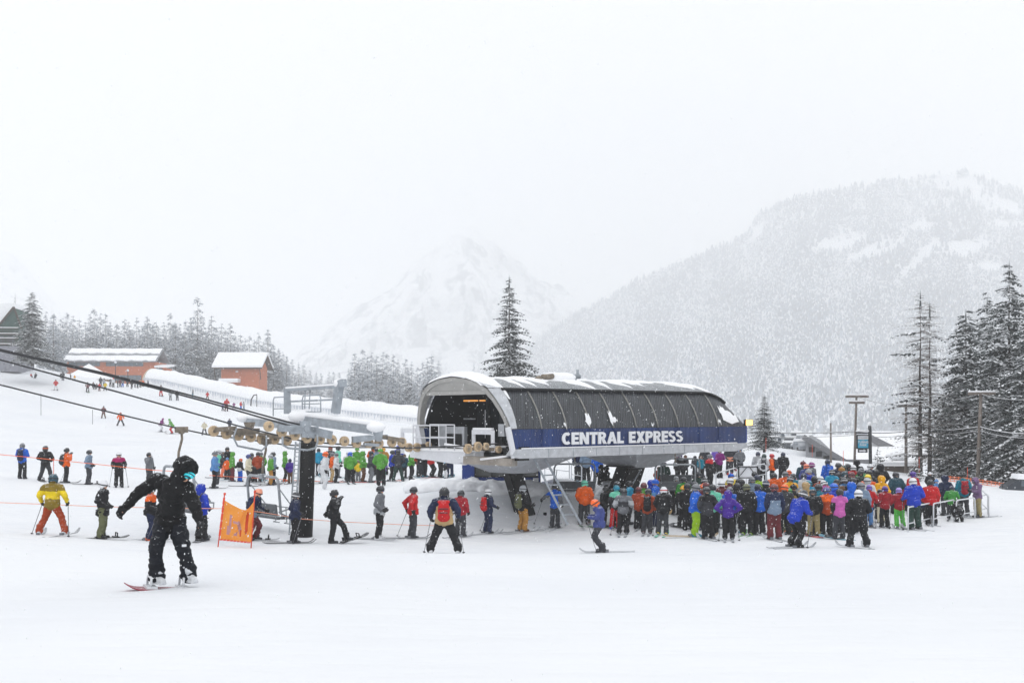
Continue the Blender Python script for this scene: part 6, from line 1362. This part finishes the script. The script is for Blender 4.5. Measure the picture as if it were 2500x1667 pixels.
def person(u, v_head, v_feet, pose_k, face, jac, pan, head, opts, zone, text=None):
    if pose_k == 'stand' and zone in ('crowd', 'end', 'queue', 'slope'): pose_k = random.choice(['stand', 'stand_l', 'stand_r', 'slouch', 'pocket', 'stand2'])
    P = POSES[pose_k]; op = {}
    for t in opts: k, _, c = t.partition('.'); op[k] = c or True
    hh = P['head'][2] + (.17 if head[0] != 'n' else .13)           # top of the head in pose units
    if v_feet is not None:
        d = hit(u, v_feet)
        if d is None: print('NO GROUND', u, v_feet); return None
        if 'd' in op: d = float(op['d'])
        z = ground((u - CX) / FPX * d, d); s = ((HY - v_head) / FPX * d + CZ - z) / hh
        if zone != 'slope' and 'kid' not in op: s = min(max(s, .9), 1.1)
        s = min(max(s, .5), 1.2)
    else:
        Hw = float(op.get('ht', 1.0)); d = None; best = 9e9
        for q in (np.linspace(54, 78, 121) if zone == 'queue' else np.linspace(40, 74, 171)):
            x = (u - CX) / FPX * q; e = abs((HY - v_head) / FPX * q + CZ - ground(x, q) - hh * Hw)
            if e < best - .01: best, d = e, q
        z = ground((u - CX) / FPX * d, d); s = Hw
        if 'd' in op: d = float(op['d']); z = ground((u - CX) / FPX * d, d); s = min(max(((HY - v_head) / FPX * d + CZ - z) / hh, .7), 1.12)
    if zone in ('crowd', 'end', 'queue') and v_feet is not None and pose_k not in ('sit', 'crouch'):
        q = random.random()
        if 'sk' not in op and 'sb' not in op and q < .6: op['sk'] = random.choice(['charcoal', 'light_grey', 'red', 'navy', 'teal', 'grey'])
        if 'pl' not in op and d < 56 and random.random() < .35 and pose_k in ('stand', 'stand2', 'poles', 'pocket'): op['pl'] = random.choice('lr')
    if zone in ('crowd', 'end'): face += random.uniform(-16, 16)
    x = (u - CX) / FPX * d; hood = head[0] == 'u'; px = hh * s * FPX / d
    fg = figure(pose_k, hood, 1.12 if 'big' in op else 1.0, .12 if 'long' in op else 0.)
    wx = 1.08 if px < 150 else 1.04
    body = bpy.data.objects.new('person', fg['body']); COL.objects.link(body)
    while len(fg['body'].materials) < 1: fg['body'].materials.append(None)
    own(body, SKIN); body.location = (x, d, z + (.02 if 'sk' in op or 'sb' in op else 0) + float(op.get('up', 0))); body.rotation_euler = (random.uniform(-.05, .05) if 'sk' not in op else random.uniform(0, .03), random.uniform(-.04, .04) if zone in ('crowd', 'end', 'queue') else 0, math.radians(face)); wx *= random.uniform(.93, 1.07); body.scale = (s * wx, s * wx, s)
    y_ = op.get('y', jac); lo = op.get('lo', jac); sl = op.get('sl', jac)
    share('jacket', fg['jacket'], body, fab(jac), fab(y_), fab(sl), fab(lo))
    share('trousers', fg['trousers'], body, fab(pan))
    small = px < 48
    if not small:
        for q in 'lr': share('glove', fg['glove' + q], body, fab(op['gl']) if 'gl' in op else GLOVE)
    if v_feet is not None:
        for q in 'lr': share('boot', fg['boot' + q], body, fab(op.get('bt', 'charcoal')))
    hp = vv(P['head']); hr = P['hrot']; kind, _, hc = head.partition('.')
    if kind == 'h':
        o = share('helmet', GEAR['helmet'], body, shiny(hc)); o.location = hp; o.rotation_euler = hr
        if not small:
            g = share('goggle_strap', GEAR['strap'], o, fab(op.get('st', 'charcoal' if hc != 'charcoal' else 'black'))); l_ = share('goggles', GEAR['goggles'], body, lens(op.get('g', 'charcoal'))); l_.location = hp; l_.rotation_euler = hr
    elif kind == 'b': o = share('beanie', GEAR['beanie'], body, fab(hc)); o.location = hp; o.rotation_euler = hr
    elif kind == 'n': o = share('hair', GEAR['beanie'], body, fab('brown')); o.location = hp; o.rotation_euler = hr
    elif kind == 'u' and not small: l_ = share('goggles', GEAR['goggles'], body, lens(op.get('g', 'charcoal'))); l_.location = hp + Euler(hr).to_matrix() @ Vector((0, -.02, 0)); l_.rotation_euler = hr
    if 'pk' in op:
        o = share('backpack', GEAR['pack'], body, fab(op['pk'])); o.location = vv(P['chest']) - Vector((0, 0, 1.3)); share('strap', GEAR['packstrap'], o, fab('charcoal'))
    if 'sk' in op and v_feet is not None:
        c = op['sk'] if isinstance(op['sk'], str) else 'charcoal'
        for q in 'lr': o = share('ski', GEAR['ski'], body, fab(c), fab('grey')); a = P['a' + q]; o.location = (a[0], a[1], -.005); o.rotation_euler = (0, 0, P['t' + q] + random.uniform(-.06, .06))
    if 'sb' in op and v_feet is not None:
        c = op['sb'] if isinstance(op['sb'], str) else 'charcoal'; o = share('snowboard', GEAR['board'], body, fab(c), fab('black')); a = P['al']; o.location = (a[0] - .02, a[1] - .12, max(0, a[2] - .1)); o.rotation_euler = (-.25 if a[2] > .12 else 0, 0, .5)
    rec = dict(o=body, u=u, v=v_head, px=px, jac=jac, pan=pan if v_feet is not None else None, head=head, op=op, zone=zone, text=text, d=d, pose=pose_k)
    PEOPLE.append(rec)
    if 'pl' in op:
        Mx = Matrix.Translation(body.location) @ Matrix.Rotation(math.radians(face), 4, 'Z') @ Matrix.Diagonal((s * wx, s * wx, s, 1)); rec['poles'] = []
        for q in ('l', 'r') if op['pl'] is True else op['pl']:
            a = vv(P['w' + q]); hnd = Mx @ (a + Vector((0, -.07, -.02))); sgn = 1 if q == 'l' else -1; ft = Mx @ Vector((a.x * 1.15 + .1 * sgn, a.y + .28, 0)); ft.z = ground(ft.x, ft.y) - .03
            w_ = MB(); dr = hnd - ft; o = bpy.data.objects.new('ski_pole', GEAR['pole']); COL.objects.link(o); own(o, fab('grey'), GLOVE); o.location = ft; o.rotation_euler = Vector((0, 0, 1)).rotation_difference(dr).to_euler(); k = (dr.length + .06) / 1.12; o.scale = (1.3, 1.3, k); rec['poles'].append(o)
    return body

def batch(zone, ox, oy, k, text):
    for ln in text.strip().splitlines():
        ln = ln.strip()
        if not ln or ln[0] == '#': continue
        ln, _, lab = ln.partition('|'); f = ln.split()
        xh, yh = f[0].split(','); u = ox + float(xh) / k; v = oy + float(yh) / k; ft = None if f[1] == '-' else oy + float(f[1]) / k
        person(u, v, ft, f[2], float(f[3]), f[4], f[5], f[6], f[7:], zone, lab.strip() or None)

# x,y of the head top | feet row | pose | facing | jacket | trousers | headgear | extras
batch('row', 0, 1050, 3.36, '''
183,103 398 fold 175 blue black h.grey pk.navy
375,128 418 wide2 180 black charcoal h.charcoal st.orange sb
540,145 434 face 120 orange black h.black pk.charcoal sk pl.l | person in orange jacket raising a hand to face above the rope
726,162 447 pocket 95 steel_blue charcoal h.charcoal sb
975,180 467 poles 20 black black h.white y.magenta sk pl | person in magenta and black jacket holding two poles, white helmet
1228,195 440 face 60 grey charcoal h.charcoal pl.l
430,360 862 wide 180 yellow rust h.dark_teal y.mustard lo.mustard g.orange bt.white sk.light_grey pl | skier in yellow and mustard jacket with rust trousers, back turned
835,412 892 pocket 95 black olive h.white long sb.black bt.black | person in long black parka and olive trousers with white helmet, snowboard
1232,460 905 poles 100 black navy h.dark_teal y.orange sk.light_grey pl.r bt.orange | person with orange shoulder stripes half hidden behind the dark snowboarder
1655,447 910 pocket 150 royal_blue black u pk.olive sb.charcoal | person in royal blue hooded jacket with olive pack beside the dark snowboarder
2080,478 905 lean 70 navy maroon h.peach lo.steel_blue sb.light_grey bt.charcoal | person in navy jacket and peach helmet behind the orange banner
''')
batch('row', 500, 950, 3.92, '''
855,985 1475 pocket 115 navy black h.charcoal st.white sk.charcoal kid pl.r
1240,962 1475 stride 95 black black h.black sb.charcoal | person in black mid-stride with one foot on a snowboard, hand at face
1665,922 1440 pocket 85 grey black h.charcoal lo.light_grey sk.light_grey pl.l g.royal_blue bt.white | person in grey hoodie and black trousers with blue goggles
1985,933 1428 back 115 red charcoal h.charcoal y.red sk.grey pl.l bt.charcoal
''')
batch('row', 1000, 850, 3.016, '''
255,957 1508 wide 180 tan black h.black y.navy sl.navy pk.red pl bt.white big | large skier in navy and tan jacket with red backpack, legs wide apart
373,1045 1388 out 150 crimson charcoal h.charcoal sk.light_grey pl.l | person in crimson jacket stretching one arm out to a pole
575,1035 1364 poles 130 navy navy h.white pk.red sk.light_grey pl.l
833,1010 1350 poles 130 black ochre h.light_grey pk.olive g.gold sk.light_grey bt.brown
1070,998 1325 out 150 blue charcoal h.charcoal sl.grey sk.light_grey pl.l
1288,972 1300 stand2 190 orange charcoal h.mint sk.light_grey bt.maroon
1392,1112 1505 girl -95 indigo charcoal h.orange sk.light_grey bt.charcoal g.pink pl.l kid | girl in indigo jacket with orange helmet looking down at a phone
''')
batch('crowd', 1380, 1080, 5.2267, '''
490,560 1085 stand 80 black black h.black g.rust sk.green
635,545 1105 stand 185 charcoal red h.teal y.mint st.turquoise bt.blue sk.light_grey
735,585 1175 poles 160 charcoal black h.charcoal y.grey lo.grey sl.light_grey bt.black sk.light_grey pl.l
805,490 1045 pocket 85 turquoise charcoal h.black sb
990,510 1100 stand 150 charcoal charcoal h.maroon y.bright_green
1040,585 1170 stand 175 rust charcoal h.charcoal pk.black bt.maroon sk.light_grey
1150,468 1070 pocket 80 blue navy b.blue sl.sky_blue lo.light_grey sb.charcoal | person in blue camouflage jacket with bright blue beanie
1240,565 1185 stand2 170 black charcoal h.white st.red bt.yellow sk.mint pl.l gl.tan
1410,430 925 stand 180 black black h.light_grey pk.tan
1520,430 - stand 170 green black h.charcoal
1495,580 1090 poles 180 black black b.gold sb.charcoal lo.light_grey
1575,512 - stand 170 black black h.black
1660,530 1205 pocket 95 blue lime h.grey bt.teal sk.tan pl.l big | person in long blue jacket and lime green trousers
1752,530 1095 stand 185 light_grey charcoal b.orange y.light_grey
1825,565 1232 stand 180 charcoal black h.charcoal bt.black sk.light_grey y.black
1985,485 1095 stand 180 light_grey charcoal h.white y.maroon sb.grey
2085,645 1248 hips 180 purple black u sk.light_grey pl bt.charcoal | person in purple hooded jacket with hands on hips
2190,515 1130 stand 180 black black h.black bt.black
2320,525 1185 stand 175 black black h.olive big bt.lime sk.green pl.l
1875,525 - stand 180 mint black h.black
2105,445 - stand 170 maroon black h.white
2140,390 - stand 180 yellow black b.blue
2195,450 - stand 180 black black h.charcoal
2245,457 - stand 180 black black h.black
1783,135 440 stand 10 charcoal charcoal h.charcoal sk
1845,150 515 stand 40 black black h.grey y.red big d.58 | tall person in black jacket with a red hood, back of the queue
1968,162 478 pocket 200 plum black h.charcoal d.62
1932,172 470 stand 180 violet black h.purple d.64
2095,185 440 stand 5 charcoal charcoal b.coral lo.peach d.64 y.charcoal | person in coral beanie facing the camera by the white board
2138,185 430 stand 10 black black h.black d.66
2230,170 420 stand 5 grey charcoal h.sky_blue d.63
405,252 620 stand 170 blue black h.charcoal d.55
458,392 700 sit 90 black white u d.51 up.0.25
530,415 740 sit 80 black black h.black d.51 up.0.25
165,85 430 stand 190 navy black h.black d.57
215,90 432 stand 170 charcoal black h.rust d.58
270,80 438 stand 185 steel_blue black h.navy d.57
655,490 - stand 190 black black h.charcoal
1700,372 - stand 180 dark_green black h.charcoal
1755,440 - stand 190 white black h.black st.white
1265,230 560 stand 185 dark_green black h.white d.54
1205,300 - stand 185 rust black h.brown d.55
1475,140 - stand 0 black black h.purple g.violet d.60
1530,160 - stand 20 charcoal black b.brown d.61
1660,185 - stand 200 charcoal black h.charcoal d.61
1725,268 - stand 30 teal black b.brown d.61 ht.0.85
1410,215 - stand 60 black black b.maroon d.60 ht.0.95
1090,478 - stand 170 royal_blue black u
950,555 - stand 170 rust black h.maroon ht.0.92
1640,490 - stand 150 grey black h.charcoal
1810,500 - stand 20 maroon black h.maroon
2115,555 - stand 180 blue black h.grey ht.0.95
''')
batch('crowd', 1750, 1080, 5.2267, '''
510,195 440 stand 200 light_grey charcoal h.navy d.61
588,180 470 stand 170 white black h.dark_green pk.charcoal d.60
712,183 420 pocket 240 orange black h.red d.60 pk.charcoal
836,205 430 stand 190 black black h.navy d.61
1085,230 - stand 180 dark_teal navy b.maroon
1146,265 - stand 180 indigo black h.coral ht.0.97
1200,245 - stand 240 grey black h.plum st.white
1175,330 - stand 0 royal_blue black b.light_grey
1405,208 - stand 190 blue black h.navy y.blue pk.blue
1560,250 - stand 180 navy black h.charcoal
1617,283 - stand 180 black black h.dark_green
1683,262 - stand 185 charcoal black h.black
1728,278 - stand 170 red black h.white
1800,222 - stand 180 black black u
1862,322 - stand 190 green black h.grey ht.0.95
1950,265 - stand 0 navy black h.white g.orange
2095,275 - stand 180 black black u big
2290,368 - stand 180 dark_teal black h.charcoal big
2075,420 - stand 180 gold black u
2268,482 - stand 175 peach black h.black d.49
455,360 - stand 200 grey black h.charcoal
462,428 - stand 180 steel_blue black h.grey
530,408 - stand 180 lime black h.navy
605,468 - stand 180 black black h.navy st.white
735,378 - stand 185 orange black h.charcoal
862,360 - stand 180 orange black h.grey
942,345 - stand 185 red black h.orange ht.0.95
985,388 - stand 180 teal black h.charcoal
930,418 - stand 180 gold black h.charcoal st.white sl.light_grey
1112,383 - stand 180 white black h.navy
1240,420 - stand 180 black black h.black
1318,423 - stand 180 rust black h.white
1398,478 - stand 180 pink black h.white ht.0.95
1465,340 - stand 180 turquoise black h.black st.white
1585,305 - stand 20 charcoal black b.ochre g.pink
1660,358 - stand 180 black black h.dark_teal
1742,372 - stand 180 black black h.maroon
1820,350 - stand 180 dark_green black h.black
1640,438 - stand 180 sky_blue black h.charcoal st.white
1545,460 - stand 180 brown black h.black
1912,398 - stand 180 orange black h.yellow
1915,443 - stand 180 white black h.light_grey
1935,342 - stand 200 black black h.charcoal
1740,440 - stand 180 black black h.black ht.1.02
540,530 1180 fold 180 blue black h.navy big bt.charcoal sk.light_grey
740,530 1240 stand2 175 steel_blue maroon h.maroon y.navy sl.navy big bt.charcoal sk.light_grey | person in navy and steel blue jacket with maroon trousers
855,550 - stand 180 charcoal black h.orange
920,615 1160 stand 180 teal olive h.green y.mustard bt.orange
1010,605 1342 bent 130 royal_blue black h.charcoal st.white sk.light_grey pl bt.black y.royal_blue kid | skier in royal blue race jacket bending forward on skis
1155,505 1110 stand 180 ochre black u y.tan lo.maroon sl.rust | person in red and tan patterned hooded jacket
1278,540 - stand 180 teal black h.charcoal
1240,598 1200 stand 170 black khaki h.charcoal bt.black sb.red
1405,570 1195 stand 185 rust black h.indigo y.orange bt.black sb.cream
1492,578 - stand 180 royal_blue black h.blue
1560,590 1235 stand2 170 pink charcoal h.black sl.black bt.charcoal sb.teal
1712,545 - stand 180 blue black u
1845,515 - stand 180 steel_blue black h.grey
1800,603 1338 wide2 185 black black h.white big bt.black sk.light_grey | big person in baggy black suit and white helmet at the front
1930,540 1078 stand 190 red sky_blue h.violet kid pl.r
2140,557 1090 poles 185 crimson black h.purple bt.charcoal sk.light_grey pl.l kid
2100,598 1030 stand 180 maroon cream h.charcoal kid
2338,578 1098 poles 180 crimson neon_green h.lavender bt.charcoal sk.light_grey kid pl.l | child in crimson jacket and neon green trousers
1510,505 - stand 180 black black h.black ht.0.97
965,528 - stand 180 black black b.black ht.0.98
1190,480 - stand 180 turquoise black h.teal ht.0.92
1700,500 - stand 180 red black h.brown ht.0.9
''')
batch('end', 2100, 1050, 5.8075, '''
730,573 - stand 190 red black h.purple
775,675 1408 poles 185 royal_blue dark_green h.white big bt.black sk.light_grey pl.l gl.navy
995,630 - stand 180 black black b.white d.54
1012,700 1352 stand 180 red black h.black big bt.black sk.light_grey
1222,645 1212 stand 185 navy charcoal u sk.light_grey
1310,793 1270 lean 150 green charcoal h.navy sk.charcoal kid
1475,610 1212 stand 175 teal charcoal b.black pk.crimson sk.light_grey | person in teal jacket with crimson backpack near the last barriers
1670,680 1242 phone -75 mauve khaki u bt.charcoal sk.light_grey | person in mauve hooded jacket and khaki trousers at the queue end
1400,995 1300 crouch 170 black black h.black kid | person in black crouching behind the white barriers
885,830 - stand 175 navy black h.charcoal d.45
1075,712 - stand 175 sky_blue black b.sky_blue d.50
668,788 - stand 190 red black h.white d.49
''')
batch('queue', 500, 950, 3.92, '''
90,597 950 fold 100 sky_blue black b.grey sk.light_grey pl.l bt.charcoal
122,578 - stand 110 mint charcoal h.light_grey d.59
165,610 850 stand 100 charcoal coral h.white
220,552 840 stand 10 black charcoal h.charcoal
212,655 868 stand 160 orange black b.sky_blue kid
262,612 885 stand 120 bright_green maroon u sk.light_grey
337,660 885 stand 140 black blue h.orange lo.white kid bt.navy
415,622 930 poles 95 cream charcoal h.indigo sk.charcoal
442,655 890 stand 150 charcoal black h.charcoal ht.0.9
508,600 893 stand 170 rust black h.charcoal
547,605 880 stand 180 bright_green charcoal h.grey
632,640 920 stand 110 bright_green ochre h.light_grey sb.charcoal
650,602 905 out 120 steel_blue black h.charcoal pl.l
768,596 885 poles 100 bright_green black u bt.orange sk.light_grey
822,665 905 stand 170 purple brown h.navy kid
1093,572 828 stand 180 turquoise charcoal h.charcoal pl.r
1147,617 - stand 100 white white h.orange
1120,680 905 stand 95 white white h.white pk.white kid sb.brown | child in an all-white suit on a snowboard behind the tower
1215,615 888 poles 95 orange tan h.grey
1255,620 900 poles 100 white black h.grey sk.light_grey
1270,545 850 stand 120 mint grey h.charcoal
1378,595 880 stand 180 white charcoal h.white
1395,628 905 stand 190 bright_green black h.blue
1515,597 890 poles 95 bright_green brown u sk.charcoal
1470,680 880 stand 180 yellow grey h.olive kid
1588,590 895 stand 100 charcoal grey h.charcoal sk.red
1712,680 882 out 80 lavender mint b.sky_blue kid sk.light_grey
1690,630 - stand 170 bright_green black b.bright_green
1788,612 880 stand 110 royal_blue black h.charcoal
1850,605 885 wide2 185 charcoal dark_green h.charcoal sk.light_grey
1905,620 860 stand 170 dark_teal black h.brown kid
1975,585 868 stand 100 bright_green black b.grey
1450,555 - stand 180 bright_green black b.bright_green d.66
2065,630 842 fold 30 black charcoal h.white
2110,638 838 stand 100 black black h.charcoal
2180,635 845 lean 120 red black h.maroon
2255,650 850 stand 110 charcoal black h.orange
2305,690 852 stand 120 black white h.turquoise kid | person in black jacket and white trousers beside the blue hut
2345,665 845 stand 170 navy navy h.charcoal
1858,535 - stand 180 royal_blue black h.royal_blue pk.navy d.67
1645,560 - stand 180 steel_blue black h.charcoal d.66
1605,545 - stand 180 orange black h.brown d.67
1720,555 - stand 180 ochre black h.gold d.66
1195,540 - stand 0 charcoal black h.rust d.66 ht.0.9
2050,600 - stand 160 rust black h.charcoal d.64
1670,640 - stand 190 maroon black h.brown d.62
''')
batch('slope', 0, 700, 3.357, '''
848,975 1078 wide2 0 maroon brown h.charcoal
988,1027 1140 wide 20 orange charcoal h.rust
1320,1075 1190 bent 80 plum white h.plum sk
1405,1080 1205 bent -80 bright_green red h.green sk
1675,1100 1215 wide2 10 cream charcoal h.white
1882,1078 1172 stand 0 navy charcoal h.grey
1320,805 897 arms 0 charcoal red h.black sb
1397,845 930 stand 10 light_grey grey h.charcoal
1453,850 932 stand 20 charcoal charcoal h.black
1578,840 915 stand 100 grey teal h.grey
1700,858 928 wide2 0 red brown h.maroon
1855,915 1020 bent 30 red maroon h.red
1825,957 1015 lean 60 lavender charcoal h.violet kid
1917,945 1000 wide2 0 plum plum h.grey kid
1975,940 1008 stand 60 red blue h.red kid
1998,938 1014 stand 60 light_grey steel_blue h.grey
458,760 850 wide2 0 red white h.maroon sk
255,712 742 sit 60 red charcoal h.charcoal kid
293,705 750 sit 0 charcoal black h.charcoal kid
718,780 865 lean 200 maroon black h.charcoal sb.green
862,780 852 wide2 0 yellow charcoal h.light_grey
765,780 838 sit 40 black charcoal h.charcoal kid
815,792 855 stand 20 red maroon h.red kid
793,790 836 sit 0 grey charcoal h.brown kid
825,738 812 stand 0 charcoal black h.charcoal
850,750 815 stand 30 light_grey steel_blue h.charcoal
905,748 818 stand 0 grey charcoal h.white
928,745 822 stand 40 white black h.red
965,760 824 stand 90 dark_green charcoal h.charcoal
985,755 820 stand 0 maroon black h.navy
1005,757 822 stand 200 grey blue h.brown
1045,755 820 stand 0 charcoal black h.charcoal
1080,768 838 stand 30 black charcoal h.charcoal
1107,762 826 stand 0 white grey h.black
1128,772 830 stand 50 teal black h.brown
1150,765 826 stand 0 green charcoal h.orange
1172,762 818 stand 0 orange charcoal h.red
1214,765 825 stand 270 navy black h.charcoal
516,695 768 stand 30 black charcoal h.charcoal
500,705 752 stand 10 charcoal black h.grey
580,715 760 stand 80 charcoal black h.brown kid
612,728 768 stand 0 gold brown h.orange kid
''')
batch('mound', 650, 750, 5.2267, '''
350,1060 1175 stand 0 charcoal steel_blue h.black
398,1052 1175 stand 180 bright_green charcoal h.green
455,1052 1180 stand 180 maroon orange h.charcoal
520,1092 1185 stand 0 red red h.red kid
''')

# ------------------------------------------------------------------ the snowboarder in front
def snowboarder():
    P = dict(hip=(-.05, .05, .87), chest=(.02, -.1, 1.22), neck=(.11, -.2, 1.36), head=(.235, -.29, 1.49), hrot=(.5, 0, .95), sr=(-.22, .0, 1.36), sl=(.23, -.2, 1.26), er=(-.42, -.06, 1.2), wr=(-.57, -.16, 1.01), el=(.37, -.28, 1.03), wl=(.44, -.34, .84),
             kr=(-.17, -.16, .5), kl=(.16, -.1, .5), ar=(-.19, -.08, .13), al=(.18, .06, .13), tr=.75, tl=.75)
    u, v = 422.6, 1434; d = hit(u, v); fg = build_figure(P, True, 1.0, True, 77, .02)
    b = bpy.data.objects.new('person', fg['body']); COL.objects.link(b); b.location = ((u - CX) / FPX * d, d, ground((u - CX) / FPX * d, d) + .03)
    s = ((HY - 1109) / FPX * d + CZ - b.location.z) / 1.69; b.scale = (s, s, s); fg['body'].materials.append(SKIN)
    BK = mat('black_shell_cloth', '#0d0e11', .7, var=.25, scale=5, bump=.35, bscale=40, dust=.28, spec=.3); NV = mat('midnight_cloth', '#10141d', .72, var=.2, scale=5, bump=.3, bscale=40, dust=.28, spec=.3)
    share('jacket', fg['jacket'], b, BK, BK, BK, BK); share('trousers', fg['trousers'], b, NV)
    for q in 'lr': share('glove', fg['glove' + q], b, GLOVE); share('boot', fg['boot' + q], b, mat('white_boot', '#cfd2d6', .6, var=.2, scale=14, bump=.4))
    m = MB(); m.ball((0, -.07, .0), .092, 3, (.9, .6, .5)); l_ = m.build('goggles', [lens('teal')], b); hr = Euler(P['hrot']).to_matrix(); l_.location = vv(P['head']) + hr @ Vector((0, -.035, .0)); l_.rotation_euler = P['hrot']
    tm = bpy.data.materials.new('cyan_striped_lens'); tm.use_nodes = True; n = tm.node_tree; p = n.nodes['Principled BSDF']; p.inputs['Roughness'].default_value = .15; t = n.nodes.new('ShaderNodeTexCoord'); wv = n.nodes.new('ShaderNodeTexWave'); wv.inputs['Scale'].default_value = 8; wv.bands_direction = 'DIAGONAL'; n.links.new(t.outputs['Object'], wv.inputs['Vector'])
    r = n.nodes.new('ShaderNodeValToRGB'); r.color_ramp.elements[0].color = (*lin('#0d3d4a'), 1); r.color_ramp.elements[1].color = (*lin('#2fd0de'), 1); r.color_ramp.elements[0].position = .2; r.color_ramp.elements[1].position = .35; n.links.new(wv.outputs['Fac'], r.inputs[0]); n.links.new(r.outputs[0], p.inputs['Base Color']); l_.data.materials[0] = tm
    m = MB(); m.box((.2, -.2, .54), (.055, .012, .03), Matrix.Rotation(.5, 3, 'Z')); m.build('cloth_label', [WHITEP], b)
    m = MB(); bd = share('snowboard', GEAR['board'], b, mat('snowboard_red', '#8f2238', .5, var=.15, scale=6, dust=.3), mat('binding_white', '#d5d8dc', .5, var=.1)); bd.location = (-.06, -.04, -.045); bd.rotation_euler = (-.085, .03, math.radians(-60)); bd.scale = (1, .85, 1)
    tag(b, 'snowboarder all in black with hood up and cyan goggles, arms spread, riding in front', 'person', 'people on the snow')
snowboarder()

# ------------------------------------------------------------------ labels that single each person out
def describe():
    def headw(h):
        k, _, c = h.partition('.'); return {'h': WORD(c) + ' helmet', 'b': WORD(c) + ' beanie', 'u': 'hood up', 'n': 'bare head'}[k]
    def jw(r):
        op = r['op']; y = op.get('y'); s = WORD(r['jac'])
        if y and y != r['jac']: s = WORD(y) + ' and ' + s
        return s
    where = dict(row='', crowd='in the crowd', end='near the barriers', queue='left of the station', slope='far up the slope', mound='behind the snow mound')
    used = set(); cnt = {}
    for r in PEOPLE: cnt[(r['jac'], r['head'])] = cnt.get((r['jac'], r['head']), 0) + 1
    def ok(l): return l not in used and 4 <= len(l.split()) <= 16
    for r in PEOPLE:
        who = 'child' if 'kid' in r['op'] and r['zone'] in ('queue', 'crowd', 'end', 'slope') and r['px'] < 75 and r['pose'] not in ('sit', 'crouch') else 'person'
        lab = r['text']
        if not lab:
            act = {'hips': ' hands on hips', 'sit': ' sitting', 'fold': '', 'arms': ' arms out'}.get(r['pose'], '')
            pk = ' with %s backpack' % WORD(r['op']['pk']) if 'pk' in r['op'] else ''
            base = '%s%s in %s jacket%s' % (who, act, jw(r), ' on the slope' if r['zone'] == 'slope' else ''); c = []
            if r['pan']: c.append('%s, %s trousers, %s%s' % (base, WORD(r['pan']), headw(r['head']), pk)); c.append('%s, %s trousers, %s, %s' % (base, WORD(r['pan']), headw(r['head']), where[r['zone']] or 'in the front row'))
            else: c.append('%s, %s, %s' % (base, headw(r['head']), where[r['zone']] or 'in the front row'))
            nb = sorted([q for q in PEOPLE if q is not r and cnt[(q['jac'], q['head'])] == 1 and q['jac'] not in ('black', 'charcoal')], key=lambda q: abs(q['u'] - r['u']) + abs(q['v'] - r['v']))[:6]
            for q in nb:
                du, dv = r['u'] - q['u'], r['v'] - q['v']; rel = ('left of' if du < 0 else 'right of') if abs(du) > abs(dv) else ('behind' if r['d'] > q['d'] else 'in front of')
                c.append('%s, %s, %s the %s jacket with %s' % (base, headw(r['head']), rel, jw(q), headw(q['head']).replace('hood up', 'raised hood')))
            plain = cnt[(r['jac'], r['head'])] == 1
            if not plain and len(c) > 2: c = c[2:] + c[:2] if r['pan'] else c[1:] + c[:1]
            lab = next((x for x in c if ok(x)), None) or c[0]
        if lab in used: print('DUP', lab)
        used.add(lab); r['lab'] = lab; grp = dict(row='skiers in the front row', crowd='people in the waiting crowd', end='people in the waiting crowd', queue='people queuing left of the station', slope='people on the beginner slope', mound='people behind the snow mound')[r['zone']]
        tag(r['o'], lab, 'person', grp)
        for p in r.get('poles', []):
            tag(p, 'ski pole held by the %s in %s jacket, %s' % (who, jw(r), headw(r['head']) if len(jw(r).split()) < 4 else 'helmet'), 'ski pole', 'ski poles')
describe()
print('people', len(PEOPLE), 'figures', len(FIG))
# ------------------------------------------------------------------ falling snow in the air
def falling_snow():
    n = 24000; d = 4.5 + 38 * rng.random(n) ** .75; u = rng.uniform(-60, 2560, n); v = rng.uniform(-40, 1700, n)
    x = (u - CX) / FPX * d; z = CZ + (HY - v) / FPX * d; g = ground_np(x, d); k = z > g + .15; x, d, z = x[k], d[k], z[k]; n = len(x)
    r = rng.uniform(.0018, .0042, n) * (.75 + d / 45); ln = r * rng.uniform(1.2, 2.6, n); tilt = rng.normal(.35, .25, n)
    base = np.array([(1, 0, 0), (0, 1, 0), (-1, 0, 0), (0, -1, 0), (0, 0, 1), (0, 0, -1)], float)
    V = base[None] * np.stack([r, r, ln], -1)[:, None]; c, s = np.cos(tilt)[:, None], np.sin(tilt)[:, None]
    V = np.stack([V[..., 0] * c + V[..., 2] * s, V[..., 1], -V[..., 0] * s + V[..., 2] * c], -1) + np.stack([x, d, z], -1)[:, None]
    f = np.array([(0, 1, 4), (1, 2, 4), (2, 3, 4), (3, 0, 4), (1, 0, 5), (2, 1, 5), (3, 2, 5), (0, 3, 5)]); F = (f[None] + (np.arange(n) * 6)[:, None, None]).reshape(-1, 3)
    tag(link_mesh('falling_snow', np_mesh('falling_snow', V.reshape(-1, 3), F, None, True), None, [mat('snowflake', (.88, .9, .92), .9, var=.02)]), 'small snowflakes drifting through the air', kind='stuff')
falling_snow()
